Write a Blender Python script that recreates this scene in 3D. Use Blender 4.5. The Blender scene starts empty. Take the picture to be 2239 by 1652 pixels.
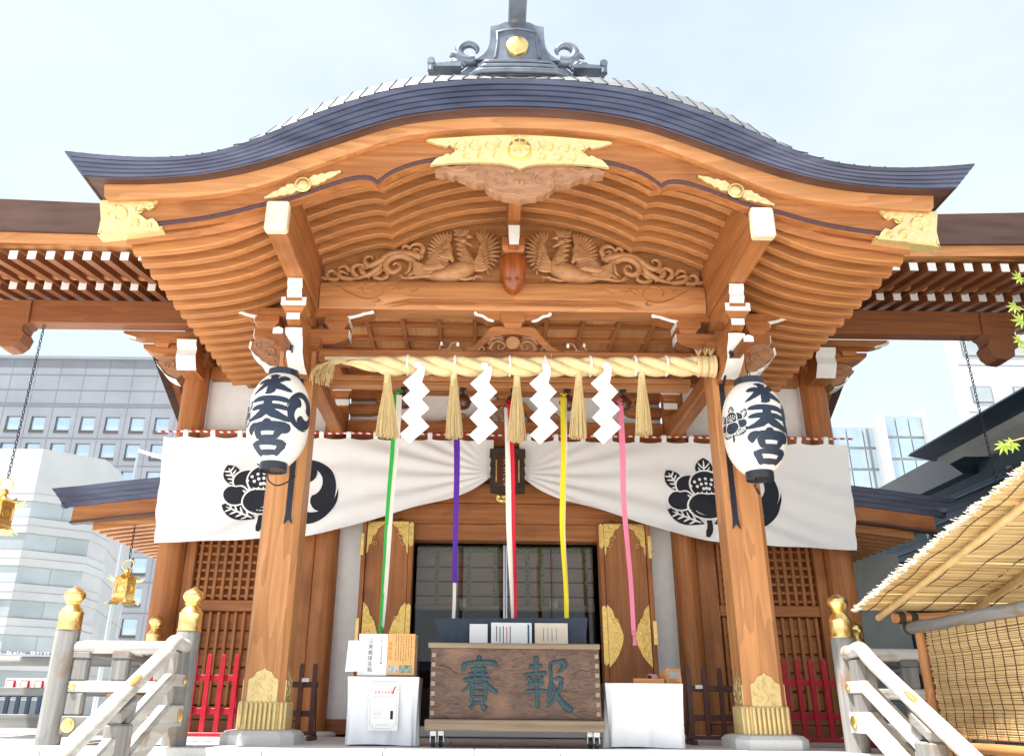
import bpy, bmesh, math, random
from mathutils import Vector, Matrix, noise
rng = random.Random(7)
pi, sin, cos = math.pi, math.sin, math.cos
SC = bpy.context.scene
COL = SC.collection

# ------------------------------------------------------------------ camera
# world: x right, y into the building, z up, origin at the photographer's eye
F, PIT, YAW, ROL = 1800.46, math.radians(21.7708), math.radians(0.3979), math.radians(-0.55585)
CX, PPX = -0.43106, -58.995
_r = Vector((cos(YAW), -sin(YAW), 0)); _f = Vector((sin(YAW)*cos(PIT), cos(YAW)*cos(PIT), sin(PIT)))
_u = _r.cross(_f)
RT = _r*cos(ROL) - _u*sin(ROL); UP = _r*sin(ROL) + _u*cos(ROL)
cam = bpy.data.cameras.new('camera'); cam.sensor_fit = 'HORIZONTAL'; cam.sensor_width = 36
cam.lens = F/2239*36; cam.shift_x = -PPX/2239; cam.clip_start = 0.05; cam.clip_end = 2000
co = bpy.data.objects.new('camera', cam); COL.objects.link(co)
co.matrix_world = Matrix(((RT.x, UP.x, -_f.x, CX), (RT.y, UP.y, -_f.y, 0), (RT.z, UP.z, -_f.z, 0), (0, 0, 0, 1)))
SC.camera = co

def at(px, py, Y):
    """survey helper: the point of the plane y = Y that was measured at px, py"""
    a = px-1119.5-PPX; b = 826-py
    d = RT*(a/F) + UP*(b/F) + _f
    t = Y/d.y
    return Vector((CX+d.x*t, Y, d.z*t))

# ------------------------------------------------------------------ sky, sun, exposure
SUN_EL, SUN_AZ = math.radians(66), math.radians(-128)     # high, from behind the photographer's left shoulder
world = bpy.data.worlds.new('World'); SC.world = world; world.use_nodes = True
nt = world.node_tree; nt.nodes.clear()
out = nt.nodes.new('ShaderNodeOutputWorld'); bg = nt.nodes.new('ShaderNodeBackground')
sky = nt.nodes.new('ShaderNodeTexSky'); sky.sky_type = 'NISHITA'; sky.sun_disc = False
sky.sun_elevation = SUN_EL; sky.sun_rotation = SUN_AZ; sky.air_density = 1.0; sky.dust_density = 2.5; sky.ozone_density = 1.0
tc = nt.nodes.new('ShaderNodeTexCoord'); mp = nt.nodes.new('ShaderNodeMapping'); mp.inputs['Scale'].default_value = (1, 1, 2.2)
nz = nt.nodes.new('ShaderNodeTexNoise'); nz.inputs['Scale'].default_value = 1.7; nz.inputs['Detail'].default_value = 7; nz.inputs['Roughness'].default_value = .58
rp = nt.nodes.new('ShaderNodeValToRGB'); rp.color_ramp.elements[0].position = .36; rp.color_ramp.elements[1].position = .66
rp.color_ramp.elements[0].color = (.62, .62, .62, 1); rp.color_ramp.elements[1].color = (.97, .97, .97, 1)
mx = nt.nodes.new('ShaderNodeMix'); mx.data_type = 'RGBA'
mx.inputs[7].default_value = (2.60, 2.90, 3.08, 1)           # thin high cloud
L = nt.links.new
L(tc.outputs['Generated'], mp.inputs['Vector']); L(mp.outputs['Vector'], nz.inputs['Vector']); L(nz.outputs['Fac'], rp.inputs['Fac'])
L(rp.outputs['Color'], mx.inputs[0]); L(sky.outputs['Color'], mx.inputs[6]); L(mx.outputs[2], bg.inputs['Color'])
bg.inputs['Strength'].default_value = 0.15; L(bg.outputs['Background'], out.inputs['Surface'])
sl = bpy.data.lights.new('sun', 'SUN'); sl.energy = 5.0; sl.angle = math.radians(0.6); sl.color = (1, .955, .89)
so = bpy.data.objects.new('sun', sl); COL.objects.link(so); so.location = (-6, -10, 20)
_sd = Vector((sin(SUN_AZ)*cos(SUN_EL), cos(SUN_AZ)*cos(SUN_EL), sin(SUN_EL)))
so.rotation_euler = _sd.to_track_quat('Z', 'Y').to_euler()
vs = SC.view_settings; vs.view_transform = 'Standard'; vs.look = 'None'; vs.exposure = 1.28; vs.gamma = 1; vs.use_curve_mapping = False
SC.render.film_transparent = False
SC.cycles.max_bounces = 9; SC.cycles.diffuse_bounces = 5; SC.cycles.glossy_bounces = 3; SC.cycles.transmission_bounces = 5
SC.cycles.caustics_reflective = False; SC.cycles.caustics_refractive = False

# ------------------------------------------------------------------ mesh helpers
def lerp(a, b, t): return a+(b-a)*t
def curve1(pts):
    """smooth function through (x, z) knots, even in x"""
    X = [p[0] for p in pts]; Z = [p[1] for p in pts]; n = len(X)
    d = [(Z[i+1]-Z[i])/(X[i+1]-X[i]) for i in range(n-1)]
    m = [0.0 if X[0] == 0 else d[0]] + [(d[i-1]*(X[i+1]-X[i])+d[i]*(X[i]-X[i-1]))/(X[i+1]-X[i-1]) for i in range(1, n-1)] + [d[-1]]
    def f(x):
        x = abs(x)
        if x <= X[0]: return Z[0]
        if x >= X[-1]: return Z[-1]+m[-1]*(x-X[-1])
        i = max(k for k in range(n-1) if X[k] <= x)
        h = X[i+1]-X[i]; t = (x-X[i])/h
        return (2*t**3-3*t*t+1)*Z[i]+(t**3-2*t*t+t)*h*m[i]+(-2*t**3+3*t*t)*Z[i+1]+(t**3-t*t)*h*m[i+1]
    return f
def spline(pts, n):
    """n points on a Catmull-Rom curve through pts (any dimension)"""
    P = [Vector(p) for p in pts]
    if len(P) == 2: return [P[0].lerp(P[1], i/(n-1)) for i in range(n)]
    P = [P[0]*2-P[1]]+P+[P[-1]*2-P[-2]]
    m = len(P)-3; o = []
    for i in range(n):
        s = i/(n-1)*m; k = min(int(s), m-1); t = s-k
        a, b, c, d = P[k:k+4]
        o.append(((b*2)+(c-a)*t+(a*2-b*5+c*4-d)*t*t+(b*3-a-c*3+d)*t**3)*.5)
    return o

class MB:
    def __init__(s): s.v = []; s.f = []
    def add(s, v, f):
        o = len(s.v); s.v += [tuple(p) for p in v]; s.f += [tuple(i+o for i in q) for q in f]; return s
    def box(s, x0, x1, y0, y1, z0, z1, ch=0.0, M=None):
        if x1 < x0: x0, x1 = x1, x0
        if y1 < y0: y0, y1 = y1, y0
        if z1 < z0: z0, z1 = z1, z0
        c = min(ch, .45*min(x1-x0, y1-y0, z1-z0))
        if c <= 0:
            v = [(x, y, z) for x in (x0, x1) for y in (y0, y1) for z in (z0, z1)]
            f = [(0, 1, 3, 2), (4, 6, 7, 5), (0, 4, 5, 1), (2, 3, 7, 6), (0, 2, 6, 4), (1, 5, 7, 3)]
        else:
            v = []; idx = {}
            for i, x in enumerate((x0, x1)):
                for j, y in enumerate((y0, y1)):
                    for k, z in enumerate((z0, z1)):
                        sx, sy, sz = (c, -c)[i], (c, -c)[j], (c, -c)[k]
                        for a, p in enumerate(((x, y+sy, z+sz), (x+sx, y, z+sz), (x+sx, y+sy, z))):
                            idx[i, j, k, a] = len(v); v.append(p)
            f = []
            for a in range(3):
                for e in (0, 1):
                    q = []
                    for (p, r) in ((0, 0), (0, 1), (1, 1), (1, 0)):
                        ijk = [0, 0, 0]; ijk[a] = e; o = [t for t in range(3) if t != a]; ijk[o[0]] = p; ijk[o[1]] = r
                        q.append(idx[ijk[0], ijk[1], ijk[2], a])
                    f.append(q)
            for a in range(3):
                b, d = [t for t in range(3) if t != a]
                for p in (0, 1):
                    for r in (0, 1):
                        q = []
                        for (e, w) in ((0, b), (1, b), (1, d), (0, d)):
                            ijk = [0, 0, 0]; ijk[a] = e; ijk[b] = p; ijk[d] = r; q.append(idx[ijk[0], ijk[1], ijk[2], w])
                        f.append(q)
            for i in (0, 1):
                for j in (0, 1):
                    for k in (0, 1): f.append([idx[i, j, k, a] for a in range(3)])
        if M is not None: v = [M @ Vector(p) for p in v]
        return s.add(v, f)
    def prism(s, poly, a, b, plane='xz', M=None):
        """2D outline extruded from a to b along the remaining axis"""
        n = len(poly)
        def mk(p, t):
            if plane == 'xz': return (p[0], t, p[1])
            if plane == 'yz': return (t, p[0], p[1])
            return (p[0], p[1], t)
        v = [mk(p, a) for p in poly]+[mk(p, b) for p in poly]
        f = [tuple(range(n))[::-1], tuple(range(n, 2*n))]+[(i, (i+1) % n, n+(i+1) % n, n+i) for i in range(n)]
        if M is not None: v = [M @ Vector(p) for p in v]
        return s.add(v, f)
    def grid(s, rows, cu=False, cv=False):
        m, n = len(rows), len(rows[0]); v = [p for r in rows for p in r]; f = []
        for i in range(m if cv else m-1):
            for j in range(n if cu else n-1):
                f.append((i*n+j, i*n+(j+1) % n, ((i+1) % m)*n+(j+1) % n, ((i+1) % m)*n+j))
        return s.add(v, f)
    def loft(s, rings, cap=True):
        n = len(rings[0]); o = len(s.v); s.grid(rings, cu=True)
        if cap: s.f += [tuple(o+i for i in range(n))[::-1], tuple(o+(len(rings)-1)*n+i for i in range(n))]
        return s
    def tube(s, pts, r, n=8, cap=True, flat=None, up=None):
        P = [Vector(p) for p in pts]; m = len(P)
        if not isinstance(r, (list, tuple)): r = [r]*m
        T = [(P[min(i+1, m-1)]-P[max(i-1, 0)]).normalized() for i in range(m)]
        if up is None: up = Vector((0, 0, 1)) if abs(T[0].z) < .9 else Vector((0, 1, 0))
        N = (Vector(up)-T[0]*Vector(up).dot(T[0])).normalized(); rings = []
        for i in range(m):
            N = N-T[i]*N.dot(T[i]); N = N.normalized() if N.length > 1e-6 else T[i].orthogonal().normalized()
            B = T[i].cross(N); fl = 1 if flat is None else flat
            rings.append([P[i]+(N*cos(2*pi*k/n)*fl+B*sin(2*pi*k/n))*max(r[i], 1e-4) for k in range(n)])
        return s.loft(rings, cap)
    def lathe(s, prof, n=20, c=(0, 0, 0), M=None):
        rings = []
        for r, z in prof:
            ring = [Vector((c[0]+r*cos(2*pi*k/n), c[1]+r*sin(2*pi*k/n), c[2]+z)) for k in range(n)]
            if M is not None: ring = [M @ p for p in ring]
            rings.append(ring)
        return s.loft(rings)
    def ell(s, c, rad, n=12, m=8, M=None):
        rows = []
        for i in range(m+1):
            a = pi*i/m; rr = max(sin(a), .004)
            ring = [Vector((rad[0]*rr*cos(2*pi*k/n), rad[1]*rr*sin(2*pi*k/n), -rad[2]*cos(a))) for k in range(n)]
            if M is not None: ring = [M @ p for p in ring]
            rows.append([p+Vector(c) for p in ring])
        return s.loft(rows)
    def mir(s):
        o = MB(); o.v = [(-p[0], p[1], p[2]) for p in s.v]; o.f = [tuple(reversed(q)) for q in s.f]; return o
    def mesh(s, name, mat, smooth=None):
        me = bpy.data.meshes.new(name); me.from_pydata(s.v, [], s.f)
        bm = bmesh.new(); bm.from_mesh(me); bmesh.ops.recalc_face_normals(bm, faces=bm.faces); bm.to_mesh(me); bm.free()
        if mat: me.materials.append(mat)
        if smooth:
            me.polygons.foreach_set('use_smooth', [True]*len(me.polygons))
            me.set_sharp_from_angle(angle=math.radians(smooth))
        me.update(); return me
    def build(s, name, mat, parent=None, smooth=None):
        return put(name, s.mesh(name, mat, smooth), parent)

ORG = {}
def put(name, me, parent=None, M=None):
    o = bpy.data.objects.new(name, me); COL.objects.link(o)
    if parent is not None:
        o.parent = parent
        if parent.name in ORG: o.matrix_parent_inverse = ORG[parent.name].inverted()
    if M is not None: o.matrix_basis = M
    return o
def tag(o, label=None, cat=None, group=None, kind=None):
    for k, v in (('label', label), ('category', cat), ('group', group), ('kind', kind)):
        if v: o[k] = v
    return o
def thing(name, label, cat, loc=(0, 0, 0), group=None):
    o = bpy.data.objects.new(name, None); COL.objects.link(o); o.location = loc; o.empty_display_size = .2
    ORG[o.name] = Matrix.Translation(loc)
    return tag(o, label, cat, group)
def copy_tree(o, M, parent=None):
    """copy of a thing with its parts, moved by the matrix M"""
    c = o.copy(); COL.objects.link(c)
    if parent is None: c.matrix_basis = M @ o.matrix_basis
    else: c.parent = parent; c.matrix_parent_inverse = o.matrix_parent_inverse.copy()
    for ch in o.children: copy_tree(ch, M, c)
    return c
def T(x, y, z): return Matrix.Translation((x, y, z))
def RZ(a): return Matrix.Rotation(a, 4, 'Z')

# ------------------------------------------------------------------ materials (procedural)
def mat(name, c1, c2=None, rough=.6, metal=0.0, scale=(6, 6, 6), ns=1.0, detail=5, lo=.3, hi=.7, bump=0.0, bscale=None,
        rnd=0.0, spec=.5, emit=None, trans=0.0, alpha=1.0, stains=None, rvar=0.0, dist=0.0, grain=None):
    m = bpy.data.materials.new(name); m.use_nodes = True; t = m.node_tree; b = t.nodes['Principled BSDF']; K = t.links.new
    c2 = c2 or c1
    tcn = t.nodes.new('ShaderNodeTexCoord'); mpn = t.nodes.new('ShaderNodeMapping'); mpn.inputs['Scale'].default_value = scale
    n = t.nodes.new('ShaderNodeTexNoise'); n.inputs['Scale'].default_value = ns; n.inputs['Detail'].default_value = detail; n.inputs['Distortion'].default_value = dist
    K(tcn.outputs['Object'], mpn.inputs['Vector']); K(mpn.outputs['Vector'], n.inputs['Vector'])
    r = t.nodes.new('ShaderNodeValToRGB'); r.color_ramp.elements[0].position = lo; r.color_ramp.elements[1].position = hi
    r.color_ramp.elements[0].color = (*c1, 1); r.color_ramp.elements[1].color = (*c2, 1)
    K(n.outputs['Fac'], r.inputs['Fac']); colour = r.outputs['Color']
    if stains:
        sc_, sca, slo, shi = stains
        n2 = t.nodes.new('ShaderNodeTexNoise'); n2.inputs['Scale'].default_value = sca; n2.inputs['Detail'].default_value = 6
        K(tcn.outputs['Object'], n2.inputs['Vector'])
        r2 = t.nodes.new('ShaderNodeMapRange'); r2.inputs[1].default_value = slo; r2.inputs[2].default_value = shi
        K(n2.outputs['Fac'], r2.inputs[0])
        mxn = t.nodes.new('ShaderNodeMix'); mxn.data_type = 'RGBA'; mxn.inputs[7].default_value = (*sc_, 1)
        K(r2.outputs[0], mxn.inputs[0]); K(colour, mxn.inputs[6]); colour = mxn.outputs[2]
    if grain:
        mg = t.nodes.new('ShaderNodeMapping'); mg.inputs['Scale'].default_value = grain[0]; K(tcn.outputs['Object'], mg.inputs['Vector'])
        if rnd:
            og = t.nodes.new('ShaderNodeObjectInfo'); vm = t.nodes.new('ShaderNodeVectorMath'); vm.operation = 'SCALE'; vm.inputs[0].default_value = (7, 5, 3); K(og.outputs['Random'], vm.inputs['Scale']); K(vm.outputs[0], mg.inputs['Location'])
        n4 = t.nodes.new('ShaderNodeTexNoise'); n4.inputs['Scale'].default_value = 1.0; n4.inputs['Detail'].default_value = 2; K(mg.outputs['Vector'], n4.inputs['Vector'])
        ma = t.nodes.new('ShaderNodeMath'); ma.operation = 'MULTIPLY'; ma.inputs[1].default_value = grain[2]; K(n4.outputs['Fac'], ma.inputs[0])
        mb_ = t.nodes.new('ShaderNodeMath'); mb_.operation = 'FRACT'; K(ma.outputs[0], mb_.inputs[0])
        r4 = t.nodes.new('ShaderNodeMapRange'); r4.inputs[1].default_value = .0; r4.inputs[2].default_value = .9; r4.inputs[3].default_value = 1.06; r4.inputs[4].default_value = 1-grain[1]; K(mb_.outputs[0], r4.inputs[0])
        mxg = t.nodes.new('ShaderNodeMix'); mxg.data_type = 'RGBA'; mxg.blend_type = 'MULTIPLY'; mxg.inputs[0].default_value = 1; K(colour, mxg.inputs[6]); K(r4.outputs[0], mxg.inputs[7]); colour = mxg.outputs[2]
    if rnd:
        oi = t.nodes.new('ShaderNodeObjectInfo'); mr = t.nodes.new('ShaderNodeMapRange')
        mr.inputs[3].default_value = 1-rnd; mr.inputs[4].default_value = 1+rnd
        hs = t.nodes.new('ShaderNodeHueSaturation'); K(oi.outputs['Random'], mr.inputs[0]); K(mr.outputs[0], hs.inputs['Value']); K(colour, hs.inputs['Color']); colour = hs.outputs['Color']
    K(colour, b.inputs['Base Color'])
    b.inputs['Roughness'].default_value = rough; b.inputs['Metallic'].default_value = metal; b.inputs['Specular IOR Level'].default_value = spec
    if rvar:
        mr2 = t.nodes.new('ShaderNodeMapRange'); mr2.inputs[3].default_value = rough-rvar; mr2.inputs[4].default_value = rough+rvar
        K(n.outputs['Fac'], mr2.inputs[0]); K(mr2.outputs[0], b.inputs['Roughness'])
    if bump:
        bn = t.nodes.new('ShaderNodeBump'); bn.inputs['Strength'].default_value = bump; bn.inputs['Distance'].default_value = .01
        if bscale:
            n3 = t.nodes.new('ShaderNodeTexNoise'); n3.inputs['Scale'].default_value = bscale; n3.inputs['Detail'].default_value = 4
            K(tcn.outputs['Object'], n3.inputs['Vector']); K(n3.outputs['Fac'], bn.inputs['Height'])
        else: K(n.outputs['Fac'], bn.inputs['Height'])
        K(bn.outputs['Normal'], b.inputs['Normal'])
    if trans:
        b.inputs['Transmission Weight'].default_value = trans
    if alpha < 1: b.inputs['Alpha'].default_value = alpha
    m['bsdf'] = b.name
    return m
def wood(name, c1, c2, axis, rough=.5, bump=.12, rnd=.06, stains=None, ns=1.0, gr=.09):
    s = [16, 16, 16]; s['xyz'.index(axis)] = .8
    return mat(name, c1, c2, rough, scale=s, ns=ns, detail=6, lo=.25, hi=.75, bump=bump, rnd=rnd, dist=.6, stains=stains, spec=.35, grain=([(.35 if 'xyz'[i] == axis else 3.2) for i in range(3)], gr, 8.0))
W1, W2 = (.285, .096, .027), (.49, .195, .064)
M = {}
for a in 'xyz':
    M['wood_'+a] = wood('cypress_wood_'+a, W1, W2, a, stains=((.19, .062, .02), 1.3, .52, .8))
    M['pale_'+a] = wood('pale_cypress_'+a, (.45, .185, .064), (.63, .30, .118), a, rough=.45, ns=.8, gr=.18)
    M['rib_'+a] = wood('brightened_cypress_'+a, (.38, .145, .046), (.55, .245, .088), a, rough=.5, rnd=.08, gr=.10)  # ribs coloured paler, in place of bounce light on their undersides
    M['bleach_'+a] = wood('bleached_rail_'+a, (.44, .425, .395), (.62, .60, .56), a, rough=.7, bump=.3, rnd=.08, stains=((.30, .19, .10), 2.6, .60, .76), gr=.12)
    M['dull_'+a] = wood('dull_reddish_wood_'+a, (.20, .067, .024), (.31, .115, .044), a)
    M['grey_'+a] = wood('weathered_wood_'+a, (.15, .15, .148), (.31, .305, .29), a, rough=.75, bump=.35, rnd=.1, stains=((.22, .115, .05), 3.1, .56, .74))
M['carve'] = mat('carved_cypress', (.36, .165, .065), (.52, .265, .115), .5, scale=(3, 3, 9), ns=3, bump=.15, rnd=.05)
M['carve_grey'] = mat('weathered_carving', (.28, .135, .066), (.42, .215, .112), .65, scale=(3, 3, 8), ns=3, bump=.2)
M['groove'] = mat('dark_groove_brown', (.075, .032, .036), (.11, .05, .05), .6, ns=3)  # even dark purple-brown of the bargeboard's groove mouldings
M['panel'] = wood('lit_ceiling_wood', (.52, .245, .095), (.70, .38, .17), 'y', ns=.8, rnd=.14)  # paler than the timber, standing in for light bounced up from the deck
M['mask'] = mat('varnished_wood', (.22, .05, .012), (.36, .10, .024), .28, scale=(14, 4, 2), ns=1, rnd=.03)
M['gold'] = mat('gilded_copper', (.93, .64, .22), (1.0, .76, .33), .3, 1.0, ns=2, bump=.05, rvar=.08)
M['gold_relief'] = mat('engraved_gilt', (.88, .68, .30), (.96, .80, .44), .42, .7, scale=(9, 9, 9), ns=2.2, detail=3, bump=.22, rvar=.08)
M['gold_cream'] = mat('cream_gilt', (.82, .72, .46), (.88, .80, .56), .45, .35, ns=2)
M['gold_old'] = mat('tarnished_gilt', (.60, .38, .10), (.80, .56, .20), .36, 1.0, scale=(12, 12, 12), ns=2, bump=.6, rvar=.1)
M['gold_pale'] = mat('pale_gilt_paint', (.66, .50, .22), (.78, .60, .29), .42, .55, scale=(9, 9, 9), ns=1.5, bump=.25)
M['copper'] = mat('oxidised_copper', (.034, .040, .075), (.085, .095, .155), .36, .4, scale=(.7, 5, 5), ns=1.5, rnd=.12, rvar=.1, spec=.5)
M['copper_brown'] = mat('brown_copper', (.07, .035, .026), (.115, .06, .045), .5, .3, scale=(.8, 6, 6), ns=1.5, rnd=.1)
M['copper_roof'] = mat('grey_copper_roof', (.15, .155, .155), (.21, .215, .21), .5, .3, scale=(3, 3, 3), ns=1.5, rnd=.12)
M['bronze_dark'] = mat('dark_bronze', (.11, .13, .165), (.20, .225, .27), .32, .5, scale=(4, 4, 4), ns=1.2, rvar=.1)
M['white'] = mat('shell_white_paint', (.74, .73, .70), (.82, .81, .78), .7, ns=2, rnd=.02, bump=.05)
M['plaster'] = mat('white_plaster', (.74, .74, .72), (.80, .80, .78), .85, ns=1.2, bump=.05, bscale=60)
M['granite'] = mat('pale_granite', (.52, .52, .51), (.66, .66, .645), .6, scale=(60, 60, 60), ns=1, detail=3, rnd=.05, bump=.05)
M['paving'] = mat('court_paving', (.60, .585, .555), (.70, .685, .655), .75, scale=(2, 2, 2), ns=1, bump=.08, bscale=50)
M['cloth'] = mat('white_cotton', (.84, .84, .835), (.87, .87, .865), .9, scale=(2, 2, 2), ns=1, bump=.03, bscale=180)
M['cloth2'] = mat('white_tablecloth', (.76, .78, .82), (.82, .83, .86), .75, scale=(2, 2, 2), ns=1)
M['paper'] = mat('white_paper', (.83, .83, .82), (.86, .86, .85), .8, ns=3)
M['lantern'] = mat('lantern_paper', (.80, .775, .70), (.84, .82, .76), .55, scale=(3, 3, 3), ns=1)
M['ink'] = mat('black_dye', (.010, .012, .020), (.016, .02, .032), .85, ns=4)
M['ink_blue'] = mat('lacquer_ink', (.012, .022, .045), (.02, .036, .07), .5, ns=4)
M['iron'] = mat('black_iron', (.018, .022, .035), (.04, .045, .07), .38, .5, ns=5)
M['black'] = mat('black_lacquer', (.016, .020, .030), (.03, .036, .05), .3, ns=4)
M['red'] = mat('red_paint', (.34, .004, .016), (.43, .008, .025), .4, scale=(8, 8, 8), ns=1.5, rnd=.05, bump=.06)
M['brown'] = mat('brown_paint', (.075, .026, .019), (.11, .04, .03), .5, scale=(9, 9, 9), ns=1.2, rnd=.06)
M['straw'] = mat('rice_straw', (.66, .50, .24), (.80, .66, .38), .8, scale=(14, 50, 50), ns=1.5, bump=.5, rnd=.08)
M['straw_dark'] = mat('dry_straw', (.48, .34, .14), (.74, .58, .31), .8, scale=(90, 90, 5), ns=1.5, bump=.4, rnd=.08)
M['bamboo'] = mat('dry_bamboo', (.55, .36, .14), (.68, .48, .22), .45, scale=(5, 5, 5), ns=1.3, rnd=.1)
M['bamboo_pale'] = mat('pale_bamboo', (.62, .50, .30), (.72, .60, .40), .5, scale=(5, 5, 5), ns=1.3)
M['reed'] = mat('reed_blind', (.50, .33, .14), (.74, .55, .29), .65, scale=(2, 2, 80), ns=1.5, rnd=.06)
M['reed_roof'] = mat('reed_mat', (.30, .17, .05), (.66, .48, .22), .65, scale=(.8, 130, 40), ns=1.0, lo=.32, hi=.62)
M['twine'] = mat('dark_twine', (.03, .022, .015), (.06, .045, .03), .9)
M['bellb'] = mat('bell_bronze', (.11, .05, .032), (.17, .08, .05), .33, .6, ns=3)
M['boxwood'] = mat('old_zelkova', (.055, .030, .021), (.15, .083, .056), .6, scale=(4, 14, 12), ns=1.4, detail=8, bump=1.0, dist=2.4, stains=((.21, .11, .072), 2.2, .5, .72))
M['boxwood_x'] = wood('grey_zelkova', (.16, .115, .075), (.33, .25, .175), 'x', rough=.7, bump=.4)
M['boxend'] = mat('end_grain', (.24, .185, .13), (.33, .26, .19), .8, ns=9, bump=.3)
M['verdigris'] = mat('verdigris_paint', (.008, .026, .034), (.022, .066, .078), .55, scale=(14, 14, 14), ns=1.5, bump=.4)
M['rubber'] = mat('caster_black', (.012, .014, .018), (.03, .03, .035), .5)
M['steel'] = mat('brushed_steel', (.45, .47, .49), (.60, .62, .64), .32, .8, scale=(4, 4, 40), ns=2)
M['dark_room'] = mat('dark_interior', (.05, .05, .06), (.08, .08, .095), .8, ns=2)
M['blind_in'] = mat('inner_blind', (.40, .28, .19), (.52, .38, .27), .8, scale=(2, 2, 60), ns=1.5)
M['brocade'] = mat('green_brocade', (.10, .14, .03), (.34, .36, .12), .7, scale=(22, 22, 22), ns=1.4, lo=.42, hi=.58)
M['blue'] = mat('blue_felt', (.035, .075, .15), (.06, .11, .20), .6, ns=3)
for n_, c_ in (('green', (.02, .42, .05)), ('purple', (.085, .006, .30)), ('scarlet', (.62, .004, .03)), ('yellow', (.80, .66, .01)), ('pink', (.80, .22, .36)), ('offwhite', (.78, .75, .68))):
    M[n_] = mat(n_+'_silk', c_, tuple(min(1, k*1.12) for k in c_), .6, scale=(20, 20, 2), ns=1.5)
# ------------------------------------------------------------------ the setting: ground, stone platform, steps
DECK, GND = -.40, -1.55
g = MB(); g.grid([[(-400, y, GND) for y in (-300, -40, 40, 600)], [(400, y, GND) for y in (-300, -40, 40, 600)]])
tag(g.build('ground', M['paving']), kind='structure')
p = MB(); p.box(-5.6, 5.6, 9.06, 19, GND, DECK-.03)
plat = tag(p.build('stone_platform', M['granite']), kind='structure')
p = MB(); p.box(-11, -5.602, 11.6, 19, GND, DECK-.05); p.box(5.602, 11, 11.6, 19, GND, DECK-.05)
tag(p.build('side_platform', M['granite']), kind='structure')
# granite slabs of the platform: each stone its own piece
xs = [-5.6, -4.75, -3.72, -2.55, -1.35, -.44, .42, 1.36, 2.45, 3.7, 4.75, 5.6]
for r, (y0, y1) in enumerate(((9.0, 9.62), (9.62, 10.5), (10.5, 11.5), (11.5, 12.45))):
    for i in range(len(xs)-1):
        o = 0 if r == 0 else (.31*r % .8)
        a, b = max(-5.6, xs[i]+(o if 0 < i else 0)), min(5.6, xs[i+1]+(o if i+1 < len(xs)-1 else 0))
        if b-a < .1: continue
        s = MB(); s.box(a+.004, b-.004, y0+.004, y1-.004, DECK-.16 if r == 0 else DECK-.028, DECK+rng.uniform(-.0015, .0015), .006)
        s.build('paving_slab', M['granite'], plat)
steps = MB(); steps.box(-3.4, 3.4, 6.6, 9.0, GND, GND+.004)
steps = tag(steps.build('stone_steps', M['granite']), kind='structure')
nst = 6
for k in range(1, nst):
    zt = DECK-(DECK-GND)*k/nst; y1 = 9.0-.40*(k-1)-.004; y0 = 9.0-.40*k
    bx = [-3.4, -2.2+.3*(k % 2), -.9, .35+.25*(k % 2), 1.6, 2.5-.2*(k % 2), 3.4]
    for i in range(6):
        s = MB(); s.box(bx[i]+.003, bx[i+1]-.003, y0, y1, GND+.004, zt, .008); s.build('step_stone', M['granite'], steps)
kerb = MB()
for sx in (-1, 1):
    kerb.box(sx*3.42, sx*3.85, 6.5, 8.98, GND, -1.05, .01); kerb.box(sx*3.42, sx*3.85, 7.6, 8.98, -1.048, -.62, .01)
tag(kerb.build('stair_kerb', M['granite']), kind='structure')
led = MB()
for sx in (-1, 1): led.box(sx*3.86, sx*11, 8.6, 9.055, GND, -.62, .01)
tag(led.build('granite_ledge', M['granite']), kind='structure')

# ------------------------------------------------------------------ the shrine: one thing
SH = thing('shrine_hall', 'timber shrine hall with curved copper gable roof over the entrance porch', 'shrine', (0, 12, DECK))
FT = curve1([(0, 6.74), (.7, 6.705), (1.33, 6.597), (2.19, 6.265), (2.69, 5.99), (2.9, 5.87), (3.4, 5.66), (3.7, 5.60), (4.07, 5.575), (4.6, 5.595), (5.04, 5.64)])
FB = curve1([(0, 6.468), (.7, 6.43), (1.337, 6.315), (2.41, 5.885), (2.91, 5.68), (3.41, 5.525), (3.9, 5.445), (4.41, 5.415), (4.87, 5.428)])
BT = curve1([(0, 6.434), (.7, 6.40), (1.35, 6.293), (2.03, 6.035), (2.44, 5.855), (3.11, 5.592), (3.62, 5.48), (4.13, 5.43), (4.66, 5.415)])
BB = curve1([(0, 6.30), (.7, 6.265), (1.34, 6.157), (2.03, 5.88), (2.43, 5.69), (2.93, 5.455), (3.44, 5.33), (4.03, 5.265), (4.62, 5.232)])
_gi = curve1([(0, 5.875), (.6, 5.865), (1.05, 5.832), (1.33, 5.738), (1.52, 5.627), (1.632, 5.52)])
_go = curve1([(1.632, 5.52), (1.70, 5.572), (1.81, 5.585), (2.06, 5.523), (2.3, 5.42), (2.65, 5.27), (2.93, 5.195), (3.25, 5.09), (3.59, 5.005), (4.0, 4.94), (4.4, 4.875), (4.64, 4.845)])
def GB(x): return _gi(x) if abs(x) <= 1.632 else _go(x)
_ri = curve1([(0, 6.30), (.36, 6.27), (.63, 6.233), (.9, 6.165), (1.3, 6.015), (1.54, 5.886), (1.632, 5.825)])
_rm = curve1([(1.632, 5.825), (1.70, 5.851), (1.79, 5.852), (1.96, 5.817), (2.22, 5.735), (2.48, 5.62), (2.75, 5.50)])
_ro = curve1([(2.75, 5.19), (2.89, 5.12), (3.02, 5.05), (3.36, 4.895), (3.7, 4.81), (4.06, 4.757), (4.4, 4.731), (4.6, 4.725)])
def xrange(a, b, n): return [a+(b-a)*i/(n-1) for i in range(n)]

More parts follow.
